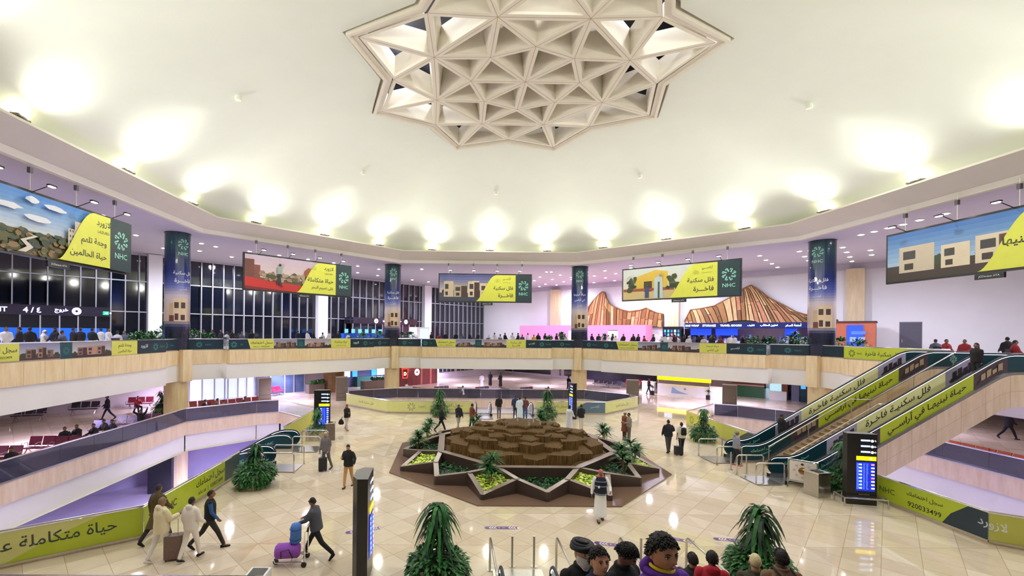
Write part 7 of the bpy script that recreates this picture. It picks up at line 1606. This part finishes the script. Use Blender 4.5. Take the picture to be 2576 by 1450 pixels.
zones = [((10, 120), 8.2, 4, 'below the exit lettering'), ((120, 330), 7.6, 9, 'in front of the left entrance lobby'), ((370, 420), 3.2, 2, 'left of the first printed column'), ((500, 640), 4.2, 7, 'below the runner banner'), ((745, 880), 4.0, 7, 'left of the blue counters'), ((1075, 1235), 3.8, 8, 'below the dusk villa banner'), ((1240, 1430), 4.2, 14, 'left of the third printed column'), ((1475, 1650), 4.5, 10, 'in front of the pink hoarding'), ((1655, 1790), 4.0, 11, 'at the left of the shop row'), ((1790, 2030), 3.6, 14, 'at the shop counters'), ((2330, 2440), 3.0, 3, 'near the top of the escalators'), ((2520, 2575), 2.0, 2, 'at the right edge behind the escalators')]
ORD = 'first second third fourth fifth sixth seventh eighth ninth tenth eleventh twelfth thirteenth fourteenth'.split()
for (a, b), dp_, n, where in zones:
    xs = sorted(g.uniform(a, b) for _ in range(n)); xs = [a+(b-a)*(i+.5)/n+g.uniform(-.3, .3)*(b-a)/n for i in range(n)]
    for i, px in enumerate(xs):
        q = ray(px, 850); q.z = 0; th = atan2(q.x, q.y); 
        # walk out along the ray until outside the balcony edge
        t = 5.0
        while t < 90:
            p = V((CAM.x, CAM.y, 0))+q*t
            if oct_r(atan2(p.x, p.y), 1.0) and max(abs(p.x), abs(p.y), abs(p.x+p.y)*.7071, abs(p.x-p.y)*.7071) > 24.4 and p.y > -15: break
            t += .25
        p = p+q*g.uniform(.3, .3+dp_*.42)
        while any(hypot(p.x-cx0, p.y-cy0) < 1.6 for cx0, cy0 in COLS): p = p+q*.4
        sit_only = g.random() < .36
        k = g.choice([2, 2, 4, 7, 5] if sit_only else [0, 1, 1, 3]); k = 6 if (where.startswith('left of the third') and i == 7) else k
        if where.startswith('at the shop') and i == 5: k = 1
        src = PRO[k][0]; c = src if k not in USED else dup(src); USED.add(k)
        c.location = (p.x, p.y, FU+.0 if PRO[k][1] == 'stand' else FU+.28); c.rotation_euler = (0, 0, g.uniform(0, 6.28)); c['label'] = '%s from left, person in %s %s' % (ORD[i], PRO[k][2], where); c['group'] = 'people on the upper gallery'
        if PRO[k][1] == 'sit':
            key = 'stool'
            if key not in KIDS:
                rt = root('waiting_chair', (0, 0, FU), '', 'chair', 'chairs on the upper gallery'); mb = MB(); mb.box((0, 0, .58), (.46, .46, .06), mat('dark_seat', srgb(52, 46, 60), .5)); mb.obj('seat', rt); mb = MB(); mb.box((0, -.23, .86), (.46, .05, .5), mat('dark_seat', srgb(52, 46, 60), .5)); mb.obj('backrest', rt)
                for sx in (-1, 1):
                    for sy in (-1, 1): mb = MB(); mb.tube([(sx*.2, sy*.2, 0), (sx*.19, sy*.19, .56)], .02, STEEL, 6); mb.obj('leg', rt)
                KIDS[key] = rt; ch = rt
            else: ch = dup(KIDS[key])
            ch.location = (p.x, p.y, FU); ch.rotation_euler = c.rotation_euler; ch['label'] = 'dark chair under the %s person %s' % (ORD[i], where)
for k, x in enumerate(PRO):
    if k not in USED:
        for ch in list(x[0].children): bpy.data.objects.remove(ch)
        bpy.data.objects.remove(x[0])
# plants on the gallery
def gplant(px, dist, label, h=1.6, s=1):
    q = ray(px, 850); q.z = 0; t = 5.0
    while t < 90:
        p = V((CAM.x, CAM.y, 0))+q*t
        if max(abs(p.x), abs(p.y), abs(p.x+p.y)*.7071, abs(p.x-p.y)*.7071) > 24.4 and p.y > -15: break
        t += .25
    p = p+q*dist
    while any(hypot(p.x-cx0, p.y-cy0) < 1.75 for cx0, cy0 in COLS): p = p+q*.3
    rt = root('gallery_plant', (p.x, p.y, FU), label, 'plant', 'green plants along the upper gallery'); g = random.Random(int(px)); mb = MB(); mb.box((0, 0, .3), (.55, .55, .6), cabm); mb.obj('pot', rt); mb = MB(); bush(mb, (0, 0, .9), .6*s, h*.45, int(240*s), .34, .06, [DG[0], DG[2], mat('leaf_mid', srgb(58, 120, 48), .5, var=.2)], g); spiky(mb, V((0, 0, h*.8)), 26, .6, .05, DG, g, (.4, 2)); mb.obj('foliage', rt)
for px, d_, h_, s_, lb in ((345, .5, 1.3, 1.1, 'first leafy plant behind the left balustrade'), (362, .5, 1.3, 1.1, 'second leafy plant behind the left balustrade'), (384, .5, 1.3, 1.1, 'leafy plant in front of the first white pilaster'), (412, 1.0, 2.1, 1.2, 'tall plant left of the first printed column'), (489, .9, 1.8, 1.2, 'tall plant right of the first printed column'), (522, .6, 1.3, .9, 'low plant right of the first printed column'), (913, 1.2, 1.5, 1.1, 'plant in front of the blue counters, left'), (955, .8, 1.9, 1.3, 'tall plant left of the second printed column'), (1012, .8, 1.7, 1.1, 'plant right of the second printed column'), (1032, .8, 1.8, 1.2, 'bright plant beside the white booth'),
                         (1412, .6, 2.0, 1.0, 'plant left of the third printed column'), (1522, .6, 1.8, .9, 'plant left of the warning board'), (1382, .6, 1.3, .7, 'low plant by the pink hoarding'), (1895, .6, 1.4, .9, 'low plant behind the dark end of the printed strip'), (1935, .6, 1.5, .9, 'plant beside the shop counter at the right'), (1998, .6, 2.2, 1.3, 'tall dark plant left of the right printed column'), (2025, .6, 1.5, .9, 'plant touching the right printed column'), (2115, .5, 1.6, 1.1, 'plant in front of the terracotta kiosk'), (2160, .5, 1.3, .8, 'low plant right of the kiosk screen')):
    gplant(px, d_, lb, h_, s_)
